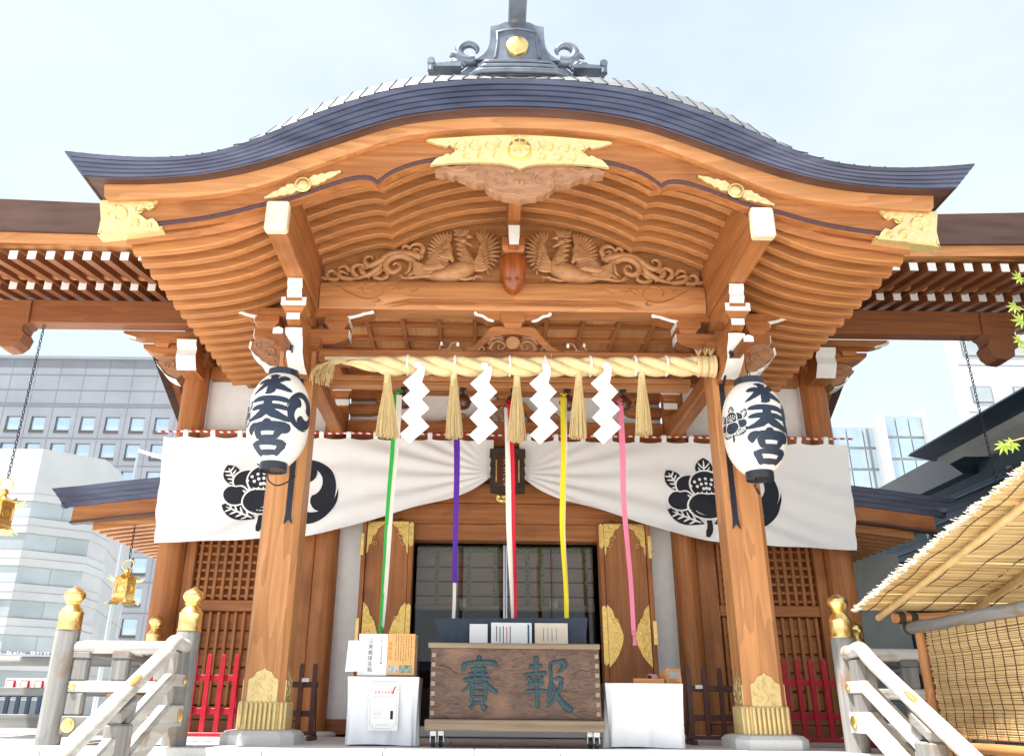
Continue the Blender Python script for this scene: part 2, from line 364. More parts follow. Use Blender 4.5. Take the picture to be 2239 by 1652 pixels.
# copper edge of the roof: five stepped layers sweeping round the front and both sides
def ring_path(fz, x, y, n=97):
    P = [Vector((-x, 13.6, fz(x)))]
    for X in xrange(-x, x, n): P.append(Vector((X, y, fz(X))))
    P.append(Vector((x, 13.6, fz(x)))); return P
XT, XB_, YT, YB = 5.04, 4.87, 7.55, 7.70
roof = MB()
top = ring_path(FT, XT, YT); bot = ring_path(FB, XB_, YB)
nL = 5
for k in range(nL):
    t0, t1 = k/nL, (k+1)/nL
    step = .012
    def lv(t, back):
        out_ = []
        for a, b in zip(top, bot):
            q = a.lerp(b, t); d = Vector((0, 0, 0))
            c = Vector((0, 12, q.z)); e = (c-q); e.z = 0; e.normalize(); out_.append(q+e*back)
        return out_
    a0 = lv(t0, .012 if k else 0); a1 = lv(t1-.03, 0); a2 = lv(t1-.03, .02); a3 = lv(t0, .10)
    m = MB(); m.grid([a0, a1, a2]); m.build('copper_layer', M['copper'], SH, 30)
m = MB(); m.grid([lv(.0, .03), lv(1.0, .03)]); m.build('edge_backing', M['copper'], SH)
# top sheet: rolls up from the edge, joined copper sheets with raised seams
def bump(x, y):
    w = max(0, min(1, (3.85-abs(x))/1.5)); w = w*w*(3-2*w)
    t = max(0, min(1, (y-YT)/.30)); return w*(1-.45*math.exp(-(x/.75)**2))*(.34*sin(t*pi/2)+.10*max(0, y-YT-.2))+.006
def rz(x, y): return FT(x)+bump(x, y)
ns = 30
ed = [XT*(-1+2*i/(2*ns)) for i in range(2*ns+1)]
for i in range(2*ns):
    x0, x1 = ed[i], ed[i+1]; m = MB(); rows = []
    for j in range(8):
        t = j/7; y = YT+1.25*t**1.7
        sk = .22*t*(1 if x0+x1 < 0 else -1)
        row = []
        for q in range(4):
            x = lerp(x0, x1, q/3)+sk; x = max(-XT, min(XT, x))
            edge = (.012 if abs(x0) < 3.3 else .003)*(1-q/3 if x0+x1 < 0 else q/3)
            row.append((x, y, rz(x, y)+edge))
        rows.append(row)
    m.grid(rows); rs_ = m.build('roof_sheet', M['copper_roof'], SH)
    if -3.9 < x0 < 3.9: e_ = -1 if x0+x1 > 0 else 0; m = MB(); m.tube([(r_[e_][0], r_[e_][1], r_[e_][2]+.004) for r_ in rows], .009, 5); m.build('seam', M['copper'], rs_)
m = MB(); m.grid([[(x, y, rz(x, 9)+(y-8.8)*.03) for x in xrange(-XT, XT, 61)] for y in (8.79, 10, 11.5, 13.6)])
m.build('roof_back', M['copper_roof'], SH, 40)
# dark copper soffit, wooden eave band, bargeboard
m = MB(); m.grid([ring_path(FB, XB_-.002, YB+.004), ring_path(lambda x: FB(x)+.012, XB_-.03, YB+.05), ring_path(BT, 4.68, 7.855)])
m.build('eave_soffit', M['copper_brown'], SH, 40)
m = MB()
m.grid([ring_path(lambda x: BT(x)+.02, 4.685, 7.845), ring_path(lambda x: BB(x)+.04, 4.66, 7.852), ring_path(BB, 4.63, 7.87), ring_path(BB, 4.60, 7.965)])
m.build('eave_band', M['pale_x'], SH, 30)
def sweep_x(lo, hi, y0, y1, xs):
    m = MB(); m.loft([[(x, y0, lo(x)), (x, y0, hi(x)), (x, y1, hi(x)), (x, y1, lo(x))] for x in xs]); return m
XS = sorted(set([round(v, 4) for v in xrange(-4.66, 4.66, 121)]+[s*v for s in (-1, 1) for v in (1.60, 1.632, 1.66, 1.70)]))
barge = sweep_x(lambda x: GB(x)+.085, lambda x: BB(x)+.03, 7.95, 8.06, XS).build('bargeboard', M['wood_x'], SH, 40)
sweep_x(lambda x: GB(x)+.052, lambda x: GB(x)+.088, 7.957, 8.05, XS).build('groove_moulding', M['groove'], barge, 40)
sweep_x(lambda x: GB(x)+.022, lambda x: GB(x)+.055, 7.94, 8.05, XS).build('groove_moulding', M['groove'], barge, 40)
sweep_x(lambda x: GB(x), lambda x: GB(x)+.0225, 7.952, 8.055, XS).build('bottom_moulding', M['wood_x'], barge, 40)

# curved ribs under the roof and the boards above them
RIBY = [8.22+.27*k for k in range(16)]
inn = xrange(0, 1.632, 19)+xrange(1.66, 2.585, 12)
xi = [-v for v in reversed(inn[1:])]+inn
xo = xrange(2.815, 4.42, 17)
def rp_in(x): return _ri(x) if abs(x) <= 1.632 else _rm(x)
def rib(fn, xs, lift=0):
    m = MB(); R = []
    for i, x in enumerate(xs):
        z = fn(x); c = .012
        R.append([(x, -.054, z+c), (x, -.054+c, z), (x, .054-c, z), (x, .054, z+c), (x, .054, z+.17), (x, -.054, z+.17)])
    m.loft(R); return m
r_in = rib(rp_in, xi).mesh('rib', M['rib_x'], 40)
xoL = [-v for v in reversed(xo)]
def tip(m):                                   # chamfer the outer lower end of a rib
    m.v = [(v[0]+(.05 if v[2] < 4.77 and abs(v[0]) > 4.40 else 0)*(-1 if v[0] > 0 else 1), v[1], v[2]) for v in m.v]; return m
r_l = tip(rib(_ro, xoL)).mesh('rib', M['rib_x'], 40); r_r = tip(rib(_ro, xo)).mesh('rib', M['rib_x'], 40)
for y in RIBY:
    if y < 10.0: put('rib', r_in, SH, T(0, y, 0))
    put('rib', r_l, SH, T(0, y, 0)); put('rib', r_r, SH, T(0, y, 0))
m = MB(); m.grid([[(x, 8.03, rp_in(x)+.163) for x in xi], [(x, 10.02, rp_in(x)+.163) for x in xi]]); m.build('soffit_board', M['dull_x'], SH, 40)  # boards coloured darker than the ribs, in place of the shade between them
for xs in (xoL[2:], xo[:-2]):
    m = MB(); m.grid([[(x, 8.03, _ro(x)+.162) for x in xs], [(x, 13.2, _ro(x)+.162) for x in xs]]); m.build('soffit_board', M['dull_x'], SH, 40)  # same darker colour, standing in for shade between the outer ribs
for xs in (xoL, xo):
    m = MB(); m.grid([[(x, 8.052, GB(x)+.02) for x in xs], [(x, 8.09, max(_ro(x)+.02, GB(x)-.09)) for x in xs], [(x, 8.15, _ro(x)+.16) for x in xs]]); m.build('closing_board', M['wood_x'], SH, 40)
for s in (-1, 1):                              # eave beam closing the side above the rib ends
    m = MB(); m.prism([(s*4.20, 4.895), (s*4.28, 4.895), (s*4.60, 5.235), (s*4.60, 5.26), (s*4.20, 5.26)], 8.07, 13.2); m.build('side_eave_beam', M['wood_y'], SH)

for s in (-1, 1):                              # boards closing the gap between purlin and inner ribs
    m = MB(); m.box(s*2.588, s*2.622, 8.065, 10.02, 5.19, 5.72); m.build('purlin_board', M['wood_y'], SH)
# purlins carried to the gable, gilt end caps
for s in (-1, 1):
    m = MB(); m.box(s*2.59, s*2.81, 7.90, 12.6, 4.855, 5.20, .012); pu = m.build('purlin', M['wood_y'], SH)
    m = MB(); m.box(s*2.575, s*2.825, 7.80, 7.93, 4.845, 5.215, .02); m.build('end_cap', M['gold_cream'], pu)
m = MB(); m.box(-.085, .085, 8.0, 9.9, 6.02, 6.30, .01); kp = m.build('ridge_purlin', M['wood_y'], SH)
m = MB(); m.prism([(-.075, 5.93), (.075, 5.93), (.07, 5.75), (.062, 5.66), (-.062, 5.66), (-.07, 5.75)], 9.38, 9.42); m.build('white_nose', M['white'], kp)
m = MB(); m.box(-.068, .068, 9.42, 9.9, 5.68, 6.02, .008); m.build('nose_arm', M['wood_y'], kp)

# gilt plate under the peak, with the carved pendant
def gp(zx, zy): return ((zx-1072)*.000953, 5.835-(zy-405)*.001073)
half = [(1072, 38), (1600, 60), (2170, 108), (2215, 130), (2130, 160), (2060, 185), (2010, 192), (1970, 210), (1945, 200), (1930, 180), (1900, 205), (1860, 220), (1825, 236), (1860, 265),
        (1885, 290), (1920, 316), (1940, 297), (1975, 306), (2005, 332), (2055, 345), (2090, 370), (2120, 402), (2155, 452), (1900, 420), (1700, 408), (1400, 408), (1290, 416), (1180, 438), (1072, 482)]
def both(h): return [gp(*q) for q in h]+[gp(2144-q[0], q[1]) for q in reversed(h[1:-1])]
gpl = MB(); gpl.prism(both(half), 7.905, 7.945); gpl = gpl.build('gilt_plate', M['gold_relief'], SH)
m = MB()
for s in (-1, 1):
    for (c, r, a0, a1) in ((.16, .085, 1, -5), (.32, .075, 1, -5), (.50, .08, 1, -5), (.68, .08, 1, -5.2), (.25, .07, 4, 9), (.43, .07, 4, 9), (.60, .065, 4, 9)):
        zc = 6.06 if a1 < 0 else 5.945
        pts = []
        for i in range(22):
            t = i/21; a = a0+(a1-a0)*t; rr = r*(1-.72*t); pts.append((s*(c+rr*cos(a)*1.15), 7.903, zc-.03*(c/.7)**2+rr*sin(a)))
        m.tube(pts, [.0085*(1-.5*i/21)+.002 for i in range(22)], 6)
    m.tube(spline([(s*.02, 7.903, 6.215), (s*.45, 7.903, 6.195), (s*1.06, 7.903, 6.135)], 12), .011, 6)
m.build('scroll_relief', M['gold'], gpl, 50)
m = MB(); Mx = T(0, 7.90, 6.02) @ Matrix.Rotation(pi/2, 4, 'X'); m.lathe([(.135, -.01), (.135, .02), (.12, .04), (.06, .055), (.001, .06)], 28, M=Mx); bo = m.build('boss', M['gold'], gpl, 40)
m = MB()
for k in range(8): m.tube([(.02*cos(k*pi/4), 7.84, 6.02+.02*sin(k*pi/4)), (.11*cos(k*pi/4), 7.85, 6.02+.11*sin(k*pi/4))], [.006, .014], 6)
m.build('petal_relief', M['gold'], gpl, 50)
ph = [(1072, 445), (1300, 400), (1700, 400), (2098, 462), (2095, 512), (1990, 522), (1960, 505), (1930, 540), (1870, 560), (1840, 540), (1800, 570), (1760, 580), (1720, 600), (1690, 632), (1640, 640), (1600, 652), (1550, 640), (1495, 640), (1480, 690), (1450, 720),
      (1430, 742), (1400, 745), (1380, 770), (1340, 790), (1300, 785), (1270, 808), (1200, 815), (1150, 822), (1110, 830), (1072, 852)]
pend = MB(); pend.prism(both(ph), 7.955, 8.07); pend = pend.build('carved_pendant', M['carve_grey'], SH)
m = MB()
def spiral(c, r0, a0, turns, y, n=26, shrink=.85):
    return [(c[0]+r0*(1-shrink*i/(n-1))*cos(a0+turns*2*pi*i/(n-1)), y, c[1]+r0*(1-shrink*i/(n-1))*sin(a0+turns*2*pi*i/(n-1))) for i in range(n)]
for s in (-1, 1):
    for (zx, zy, r, a0, tn) in ((1330, 600, 110, 1.6, 1.1), (1560, 530, 110, .4, 1.1), (1190, 520, 60, 2.8, -1.0)):
        X, Z = gp(zx, zy); sp = [(s*q[0], q[1], q[2]) for q in spiral((X, Z), r*.00098, a0, tn, 7.952)]
        m.tube(sp, [.016-.008*i/25 for i in range(26)], 6)
    m.tube([(s*gp(*q)[0], 7.952, gp(*q)[1]) for q in ((1290, 540), (1360, 515), (1440, 530), (1480, 600), (1470, 690), (1400, 740), (1290, 760), (1180, 770), (1072, 790))], .013, 6)
    m.tube(spline([(s*gp(*q)[0], 7.95, gp(*q)[1]) for q in ((1690, 440), (1760, 480), (1850, 480), (1960, 440), (2060, 462))], 14), [.02-.012*i/13 for i in range(14)], 6)
    m.ell((s*gp(1105, 620)[0], 7.955, gp(1105, 620)[1]), (.03, .02, .05), 8, 6)
m.build('pendant_scroll', M['carve_grey'], pend, 50)

# gilt fittings of the bargeboard
def fitting_corner(s):
    q = [(219, 441), (349, 439), (338, 452), (325, 462), (318, 457), (308, 462), (300, 468), (312, 476), (322, 484), (335, 480), (345, 490), (352, 505), (224, 512)]
    pts = [at(a, b, 7.945) for a, b in q]; pts = [((p.x+.005)*-s, p.z) for p in pts]
    m = MB(); m.prism(pts, 7.915, 7.952); m.loft([[(s*x, 7.93, GB(x)-.03), (s*x, 7.93, GB(x)-.002), (s*x, 8.075, GB(x)-.002), (s*x, 8.075, GB(x)-.03)] for x in (3.99, 4.2, 4.4, 4.68)]); m.box(s*4.655, s*4.69, 7.93, 8.075, 4.81, 5.26, .008)
    o = m.build('corner_fitting', M['gold_relief'], barge)
    r = MB()
    for (cx_, cz_, rr, a0, tn) in ((4.48, 5.06, .13, 0, 1.2), (4.26, 5.14, .07, 2, -1.1), (4.30, 4.95, .07, 1, 1.1), (4.5, 5.18, .05, 1, -1.1), (4.14, 4.93, .05, 1, 1), (4.15, 5.19, .05, 1, 1)):
        r.tube([(s*q[0], 7.912, q[2]) for q in spiral((cx_, cz_), rr, a0, tn, 0)], [.012-.006*i/25 for i in range(26)], 6)
    tag(r.build('scroll_relief', M['gold'], o, 50), kind='stuff')
def fitting_mid(s):
    c = at(663, 406, 7.945); ax = (at(747, 378, 7.945)-at(580, 437, 7.945)); L_ = ax.length/2; ang = math.atan2(ax.z, ax.x)
    R = T(-s*c.x if s > 0 else c.x, 7.93, c.z) @ Matrix.Rotation((-ang if s < 0 else ang), 4, 'Y')
    m = MB()
    hs = [(.09, .045), (.16, .075), (.2, .05), (.24, .06), (.28, .036), (.34, .04), (.42, .016), (.455, .012), (.45, .032), (L_, 0)]
    poly = hs+[(x, -z) for x, z in reversed(hs[:-1])]
    for q in (1, -1): m.prism([(q*x, z) for x, z in poly], -.012, .015, M=R)
    o = m.build('arrow_fitting', M['gold_relief'], barge)
    m = MB(); m.lathe([(.1, -.02), (.1, .012), (.092, .02), (.07, .02), (.062, .035), (.03, .05), (.001, .052)], 24, M=R @ Matrix.Rotation(pi/2, 4, 'X')); m.build('boss', M['gold'], o, 40)
for s in (-1, 1): fitting_corner(s); fitting_mid(s)

# ridge-end ornament in dark bronze
def ro(zx, zy, Y=8.25): v = at(927.1+zx*.1875, 17.5+zy*.1875, Y); return (v.x, v.z)
def roh(zx, zy): v = at(927.1+1100*.1875, 17.5+zy*.1875, 8.25); return ((zx-1100)*.1875*.00562, v.z)
orn = MB()
bh = [(1100, 150), (1190, 165), (1250, 168), (1340, 205), (1430, 218), (1430, 330), (1440, 420), (1465, 490), (1510, 545), (1560, 580), (1620, 610)]
poly = [roh(*q) for q in bh]; poly = poly+[(-x, z) for x, z in reversed(poly[1:])]
orn.prism(poly, 8.25, 8.42); orn = orn.build('ridge_ornament', M['bronze_dark'], SH)
m = MB(); fr = [(1100, 245), (1230, 262), (1345, 292), (1340, 400), (1350, 480), (1370, 590)]
fo = [roh(*q) for q in fr]; pts = [(x, 8.245, z) for x, z in reversed(fo)]+[(-x, 8.245, z) for x, z in fo[1:]]
m.tube(pts, .017, 6); m.build('frame_moulding', M['bronze_dark'], orn, 50)
cz = roh(1100, 462)[1]; m = MB(); m.lathe([(.15, -.03), (.15, .012), (.14, .03), (.08, .045), (.001, .05)], 32, M=T(0, 8.235, cz) @ Matrix.Rotation(pi/2, 4, 'X')); m.build('gilt_disc', M['gold'], orn, 40)
for s in (-1, 1):
    m = MB(); c = roh(1680, 470); n = 30; P = []; Rr = []
    for i in range(n):
        t = i/(n-1); a = -2.0+t*5.4; rr = .150*(1-.42*t*t)
        P.append((s*(c[0]+rr*cos(a)), 8.33, c[1]+rr*1.02*sin(a))); Rr.append(.082*(1-.62*t)*(.35+.65*min(1, (1-t)*8)))
    m.tube(P, Rr, 12); m.build('curl', M['bronze_dark'], orn, 50)
    for (a_, b_) in (((1730, 640), (1925, 535)), ((1800, 655), (1990, 640)), ((1760, 670), (1900, 625))):
        m = MB(); A, B = roh(*a_), roh(*b_); mid = ((A[0]+B[0])/2+.02, max(A[1], B[1])+.03)
        m.tube(spline([(s*A[0], 8.33, A[1]), (s*mid[0], 8.31, mid[1]), (s*B[0], 8.33, B[1])], 9), [.03, .045, .05, .05, .045, .04, .032, .022, .012], 8); m.build('leaf_curl', M['bronze_dark'], orn, 50)
    A = roh(2140, 690); m = MB(); m.tube([(s*A[0], 8.25, A[1]-.09), (s*A[0], 8.25, A[1]+.07)], .045, 12); m.tube([(s*A[0], 8.2, A[1]+.05), (s*A[0], 8.62, A[1]+.05)], .05, 12); m.build('end_roll', M['bronze_dark'], orn, 40)
    m = MB(); B = roh(1780, 690); m.prism([(s*A[0], A[1]-.03), (s*A[0], A[1]+.02), (s*B[0], B[1]+.05), (s*B[0], B[1]-.02)], 8.22, 8.5); m.build('base_wing', M['bronze_dark'], orn)
for k, (z0, z1, hw, y) in enumerate(((602, 640, 500, 8.10), (650, 690, 535, 8.02), (700, 765, 600, 7.93))):
    m = MB(); za, zb = at(1133, 17.5+z1*.1875, y).z, at(1133, 17.5+z0*.1875, y).z; hw = hw*.1875*.00562
    def fz(x, b): return b-.035*(x/.6)**2
    R = [[(x, y+.18*max(0, abs(x)/hw-.82)/.18, fz(x, za)), (x, y-.02+.18*max(0, abs(x)/hw-.82)/.18, fz(x, (za+zb)/2)), (x, y+.18*max(0, abs(x)/hw-.82)/.18, fz(x, zb)), (x, 8.5, fz(x, zb)), (x, 8.5, fz(x, za))] for x in xrange(-hw, hw, 21)]
    zc = (za+zb)/2
    m.tube([(x, y+.16*max(0, abs(x)/hw-.80)/.2, fz(x, zc)) for x in xrange(-hw, hw, 25)], (zb-za)*.5, 12)
    m.box(-hw*.96, hw*.96, y+.05, 8.5, za-.02, zb-.03); m.build('base_moulding', M['bronze_dark'], orn, 40)
m = MB(); zc0, zc1 = roh(1100, 830)[1], roh(1100, 610)[1]; m.prism([(-.95, zc0-.1), (.95, zc0-.1), (.80, zc0+.08), (.62, zc1-.03), (-.62, zc1-.03), (-.80, zc0+.08)], 8.34, 8.5); m.build('base_core', M['bronze_dark'], orn)
m = MB(); zt = roh(1100, 200)[1]
m.box(-.115, .115, -.55, .45, -.12, .10, .02, M=T(0, 8.33, zt+.10) @ Matrix.Rotation(-.42, 4, 'X')); tb = m.build('ridge_tube', M['bronze_dark'], orn)
m = MB(); m.box(-.125, .125, -.60, -.552, -.13, .11, .01, M=T(0, 8.33, zt+.10) @ Matrix.Rotation(-.42, 4, 'X')); m.build('end_cap', M['copper_roof'], tb)
m = MB(); m.loft([[(x, 8.5, 6.9), (x, 8.5, 7.25), (x, 13.6, 7.5), (x, 13.6, 6.9)] for x in (-.3, 0, .3)]); m.build('ridge', M['copper'], SH)
# ------------------------------------------------------------------ porch: posts, brackets, beams, carvings, ceiling
PX, PY = 2.79, 10.0
def octa(h, c): return [(-h+c, -h), (h-c, -h), (h, -h+c), (h, h-c), (h-c, h), (-h+c, h), (-h, h-c), (-h, -h+c)]
for s in (-1, 1):
    m = MB(); m.loft([[(s*PX+x, PY+y, z) for x, y in octa(.232, .062)] for z in (-.30, 4.34)])
    post = m.build('porch_post', M['pale_z'], SH)
    m = MB(); m.loft([[(s*PX+x, PY+y, z) for x, y in octa(h, .12)] for z, h in ((DECK, .40), (-.30, .40), (-.262, .36), (-.25, .30))]); m.build('stone_base', M['granite'], post)
    # gilt sleeve: fluted foot and ogee-topped plates
    m = MB(); m.loft([[(s*PX+x, PY+y, z) for x, y in octa(h, .066)] for z, h in ((-.25, .25), (.03, .246), (.04, .238))])
    sl_ = m.build('gilt_sleeve', M['gold_pale'], post)
    fl = []
    H = .25
    for k in range(7):
        for (dx, dy) in ((-1, 0), (1, 0), (0, -1), (0, 1)):
            o = (k-3)*.052
            fl.append((s*PX+(dx*H if dx else o), PY+(dy*H if dy else o)))
    for (sx_, sy_) in ((-1, -1), (1, -1), (-1, 1), (1, 1)): fl.append((s*PX+sx_*.222, PY+sy_*.222))
    fm = MB(); fm.lathe([(.001, -.248), (.024, -.248), (.025, -.1), (.024, .015), (.015, .035), (.001, .042)], 8); fm = fm.mesh('flute', M['gold_pale'], 50)
    for (x, y) in fl: put('flute', fm, sl_, T(x, y, 0))
    og = [(-.165, .03), (.165, .03), (.165, .262), (.145, .275), (.12, .285), (.10, .31), (.085, .34), (.05, .355), (.02, .365), (0, .39), (-.02, .365), (-.05, .355), (-.085, .34), (-.10, .31), (-.12, .285), (-.145, .275), (-.165, .262)]
    for k in range(4):
        R = T(s*PX, PY, 0) @ RZ(k*pi/2)
        m = MB(); m.prism(og, -.243, -.228, M=R); pl = m.build('ogee_plate', M['gold_pale'], post)
        m = MB()
        for (cx_, cz_, r_, a0, tn) in ((-.07, .10, .045, 0, 1.1), (.07, .17, .045, 2, -1.1), (-.06, .23, .04, 1, 1), (.08, .08, .035, 1, -1.2), (.0, .29, .035, 1, 1.2), (.1, .25, .03, 1, 1), (-.11, .17, .03, 2, 1)):
            m.tube([R @ Vector((q[0], -.245, q[2])) for q in spiral((cx_, cz_), r_, a0, tn, 0, 16)], [.006-.003*i/15 for i in range(16)], 5)
        m.tube([R @ Vector(q) for q in spline([(-.03, -.245, .05), (.03, -.245, .13), (-.03, -.245, .21), (.0, -.245, .3)], 10)], .005, 5)
        tag(m.build('scroll_relief', M['gold_pale'], pl, 50), kind='stuff')
    # bracket set
    br = SH
    def bx(name, x0, x1, y0, y1, z0, z1, mt='wood_x', ch=.01):
        m = MB(); m.box(s*x0, s*x1, y0, y1, z0, z1, ch); return m.build(name, M[mt], SH)
    def block(cx, cy, w, z0, z1, mt='wood_x'):
        m = MB(); h = w/2; zm = lerp(z0, z1, .45)
        m.loft([[(s*cx+a*q, cy+b*q, z) for a, b in ((-1, -1), (1, -1), (1, 1), (-1, 1))] for z, q in ((z0, h*.62), (lerp(z0, zm, .6), h*.74), (zm, h), (z1, h))])
        return m.build('bearing_block', M[mt], SH)
    block(PX, PY, .58, 4.20, 4.42)
    arm = [(-.62, .20), (.62, .20), (.62, .09), (.55, .03), (.44, -.01), (.30, -.02), (-.30, -.02), (-.44, -.01), (-.55, .03), (-.62, .09)]
    m = MB(); m.prism([(s*PX+x, 4.42+z) for x, z in arm], 9.90, 10.10); a_ = m.build('bracket_arm', M['wood_x'], SH)
    for q in (-1, 1):
        m = MB(); m.box(s*PX+q*.622, s*PX+q*.632, 9.905, 10.095, 4.505, 4.615); m.build('white_end', M['white'], a_)
    for dx in (-.46, 0, .46):
        b_ = block(PX+dx, PY, .32, 4.622, 4.78)
        m = MB(); q = -1 if dx*s < 0 else 1
        if dx: m.box(s*(PX+dx)+q*.161, s*(PX+dx)+q*.169, 9.85, 10.15, 4.70, 4.778); m.build('white_end', M['white'], b_)
    bo_ = [(-.93, .12), (.93, .12), (.90, .075), (.82, .06), (.74, .03), (.62, .0), (.55, -.005), (-.55, -.005), (-.62, .0), (-.74, .03), (-.82, .06), (-.90, .075)]
    m = MB(); m.prism([(s*PX+x, 4.785+z) for x, z in bo_], 9.86, 10.14); boat = m.build('boat_bracket', M['wood_x'], SH)
    for q in (-1, 1):
        m = MB(); ed = [(.94, .085), (.90, .07), (.82, .055), (.74, .024), (.62, -.006), (.57, -.01)]
        m.tube(spline([(s*PX+q*x, 9.862, 4.785+z-.004) for x, z in ed], 12), [.02, .028, .026, .022, .022, .024, .022, .022, .024, .026, .02, .012], 8); m.build('white_edge', M['white'], boat)
        m = MB()
        for c_ in ((.70, .075), (.6, .06)): m.tube([(s*PX+q*p_[0], p_[1], 4.785+p_[2]) for p_ in spiral(c_, .05 if c_[0] > .65 else .025, .5, 1.1, 9.858, 16)], .006, 5)
        tag(m.build('scroll_relief', M['wood_x'], boat), kind='stuff')
    # arms and noses reaching forward under the purlin
    FX = 2.70
    m = MB(); m.prism([(8.93, 4.845), (8.93, 4.80), (8.97, 4.74), (8.95, 4.68), (9.0, 4.615), (9.8, 4.615), (9.8, 4.845)], s*(FX-.088), s*(FX+.088), 'yz'); ns_ = m.build('bracket_nose', M['wood_y'], SH)
    m = MB(); m.grid([[(s*(FX-.09), y, z) for y, z in ((8.915, 4.845), (8.915, 4.80), (8.955, 4.74), (8.935, 4.68), (8.985, 4.612))], [(s*(FX+.09), y, z) for y, z in ((8.915, 4.845), (8.915, 4.80), (8.955, 4.74), (8.935, 4.68), (8.985, 4.612))]]); m.build('white_face', M['white'], ns_)
    block(FX, 9.12, .30, 4.42, 4.606)
    m = MB(); m.prism([(s*FX-.152, 4.50), (s*FX+.152, 4.50), (s*FX+.152, 4.604), (s*FX+.10, 4.604), (s*FX+.10, 4.555), (s*FX-.10, 4.555), (s*FX-.10, 4.604), (s*FX-.152, 4.604)], 8.955, 8.966); m.build('white_plate', M['white'], SH)
    m = MB(); m.prism([(9.02, 4.415), (9.02, 4.34), (9.10, 4.30), (9.22, 4.27), (9.8, 4.27), (9.8, 4.415)], s*(FX-.078), s*(FX+.078), 'yz'); fa = m.build('bracket_arm', M['wood_y'], SH)
    m = MB(); m.box(s*FX-.08, s*FX+.08, 9.008, 9.019, 4.335, 4.418); m.build('white_end', M['white'], fa)
    kb = [(9.12, 4.262), (9.14, 4.20), (9.22, 4.12), (9.25, 4.0), (9.42, 3.9), (9.77, 3.84), (9.77, 4.262)]
    m = MB(); m.prism(kb, s*(FX-.10), s*(FX+.10), 'yz'); kn = m.build('carved_nose', M['wood_y'], SH)
    wf = [(9.105, 4.264), (9.125, 4.20), (9.205, 4.115), (9.235, 3.995), (9.41, 3.888), (9.6, 3.85)]
    m = MB(); m.grid([[(s*FX-.102, y, z) for y, z in wf], [(s*FX-.03, y-.012, z) for y, z in wf], [(s*FX+.03, y-.012, z) for y, z in wf], [(s*FX+.102, y, z) for y, z in wf]]); m.build('white_face', M['white'], kn, 50)
    # carved beast-like nose at the outer end of the tie beam
    m = MB(); out_ = [(3.0, 4.14), (3.06, 4.05), (3.16, 4.06), (3.2, 4.1), (3.26, 4.12), (3.3, 4.2), (3.37, 4.25), (3.43, 4.32), (3.42, 4.40), (3.36, 4.46), (3.26, 4.48), (3.12, 4.44), (3.0, 4.40)]
    m.prism([(s*x, z) for x, z in out_], 9.87, 10.13); cn = m.build('carved_nose', M['carve_grey'], SH)
    m = MB()
    for (c_, r_, a0, tn) in (((3.16, 4.25), .085, 0, 1.3), ((3.32, 4.36), .06, 2, -1.2), ((3.08, 4.14), .05, 1, 1.1)):
        m.tube([(s*q[0], q[1], q[2]) for q in spiral(c_, r_, a0, tn, 9.868, 20)], [.016-.008*i/19 for i in range(20)], 6)
    m.build('scroll_relief', M['carve_grey'], cn, 50)
    m = MB(); e_ = [(3.44, 4.42), (3.45, 4.32), (3.38, 4.24), (3.31, 4.19)]; m.grid([[(s*x, 9.855, z) for x, z in e_], [(s*(x-.028), 9.855, z-.02) for x, z in e_], [(s*(x-.0), 10.14, z-.02) for x, z in e_]]); m.build('white_edge', M['white'], cn)
    m = MB(); e_ = [(3.27, 4.12), (3.20, 4.09), (3.15, 4.05), (3.05, 4.04)]; m.grid([[(s*x, 9.855, z+.02) for x, z in e_], [(s*(x-.01), 9.855, z-.025) for x, z in e_], [(s*x, 10.14, z-.025) for x, z in e_]]); m.build('white_edge', M['white'], cn)
    # tie beam back to the hall, lantern arm
    m = MB(); m.box(s*2.56, s*2.76, 10.24, 12.52, 3.96, 4.18, .015); m.build('tie_beam', M['wood_y'], SH)
    tipc = at(608, 722, 8.72) if s < 0 else at(1636, 740, 8.72)
    m = MB(); R = [[(c_.x+x, c_.y, c_.z+z) for x, z in ((-.055, -.04), (.055, -.04), (.055, .02), (.0, .045), (-.055, .02))] for c_ in (tipc, Vector((tipc.x-.0, 9.775, tipc.z+.02)))]
    m.loft(R); la = m.build('lantern_arm', M['dull_y'], SH)
    m = MB(); m.loft([[(c_.x+x*1.03, c_.y, c_.z+z*1.03) for x, z in ((-.055, -.04), (.055, -.04), (.055, .02), (.0, .045), (-.055, .02))] for c_ in (tipc-Vector((0, .014, 0)), tipc-Vector((0, .002, 0)))]); m.build('white_end', M['white'], la)

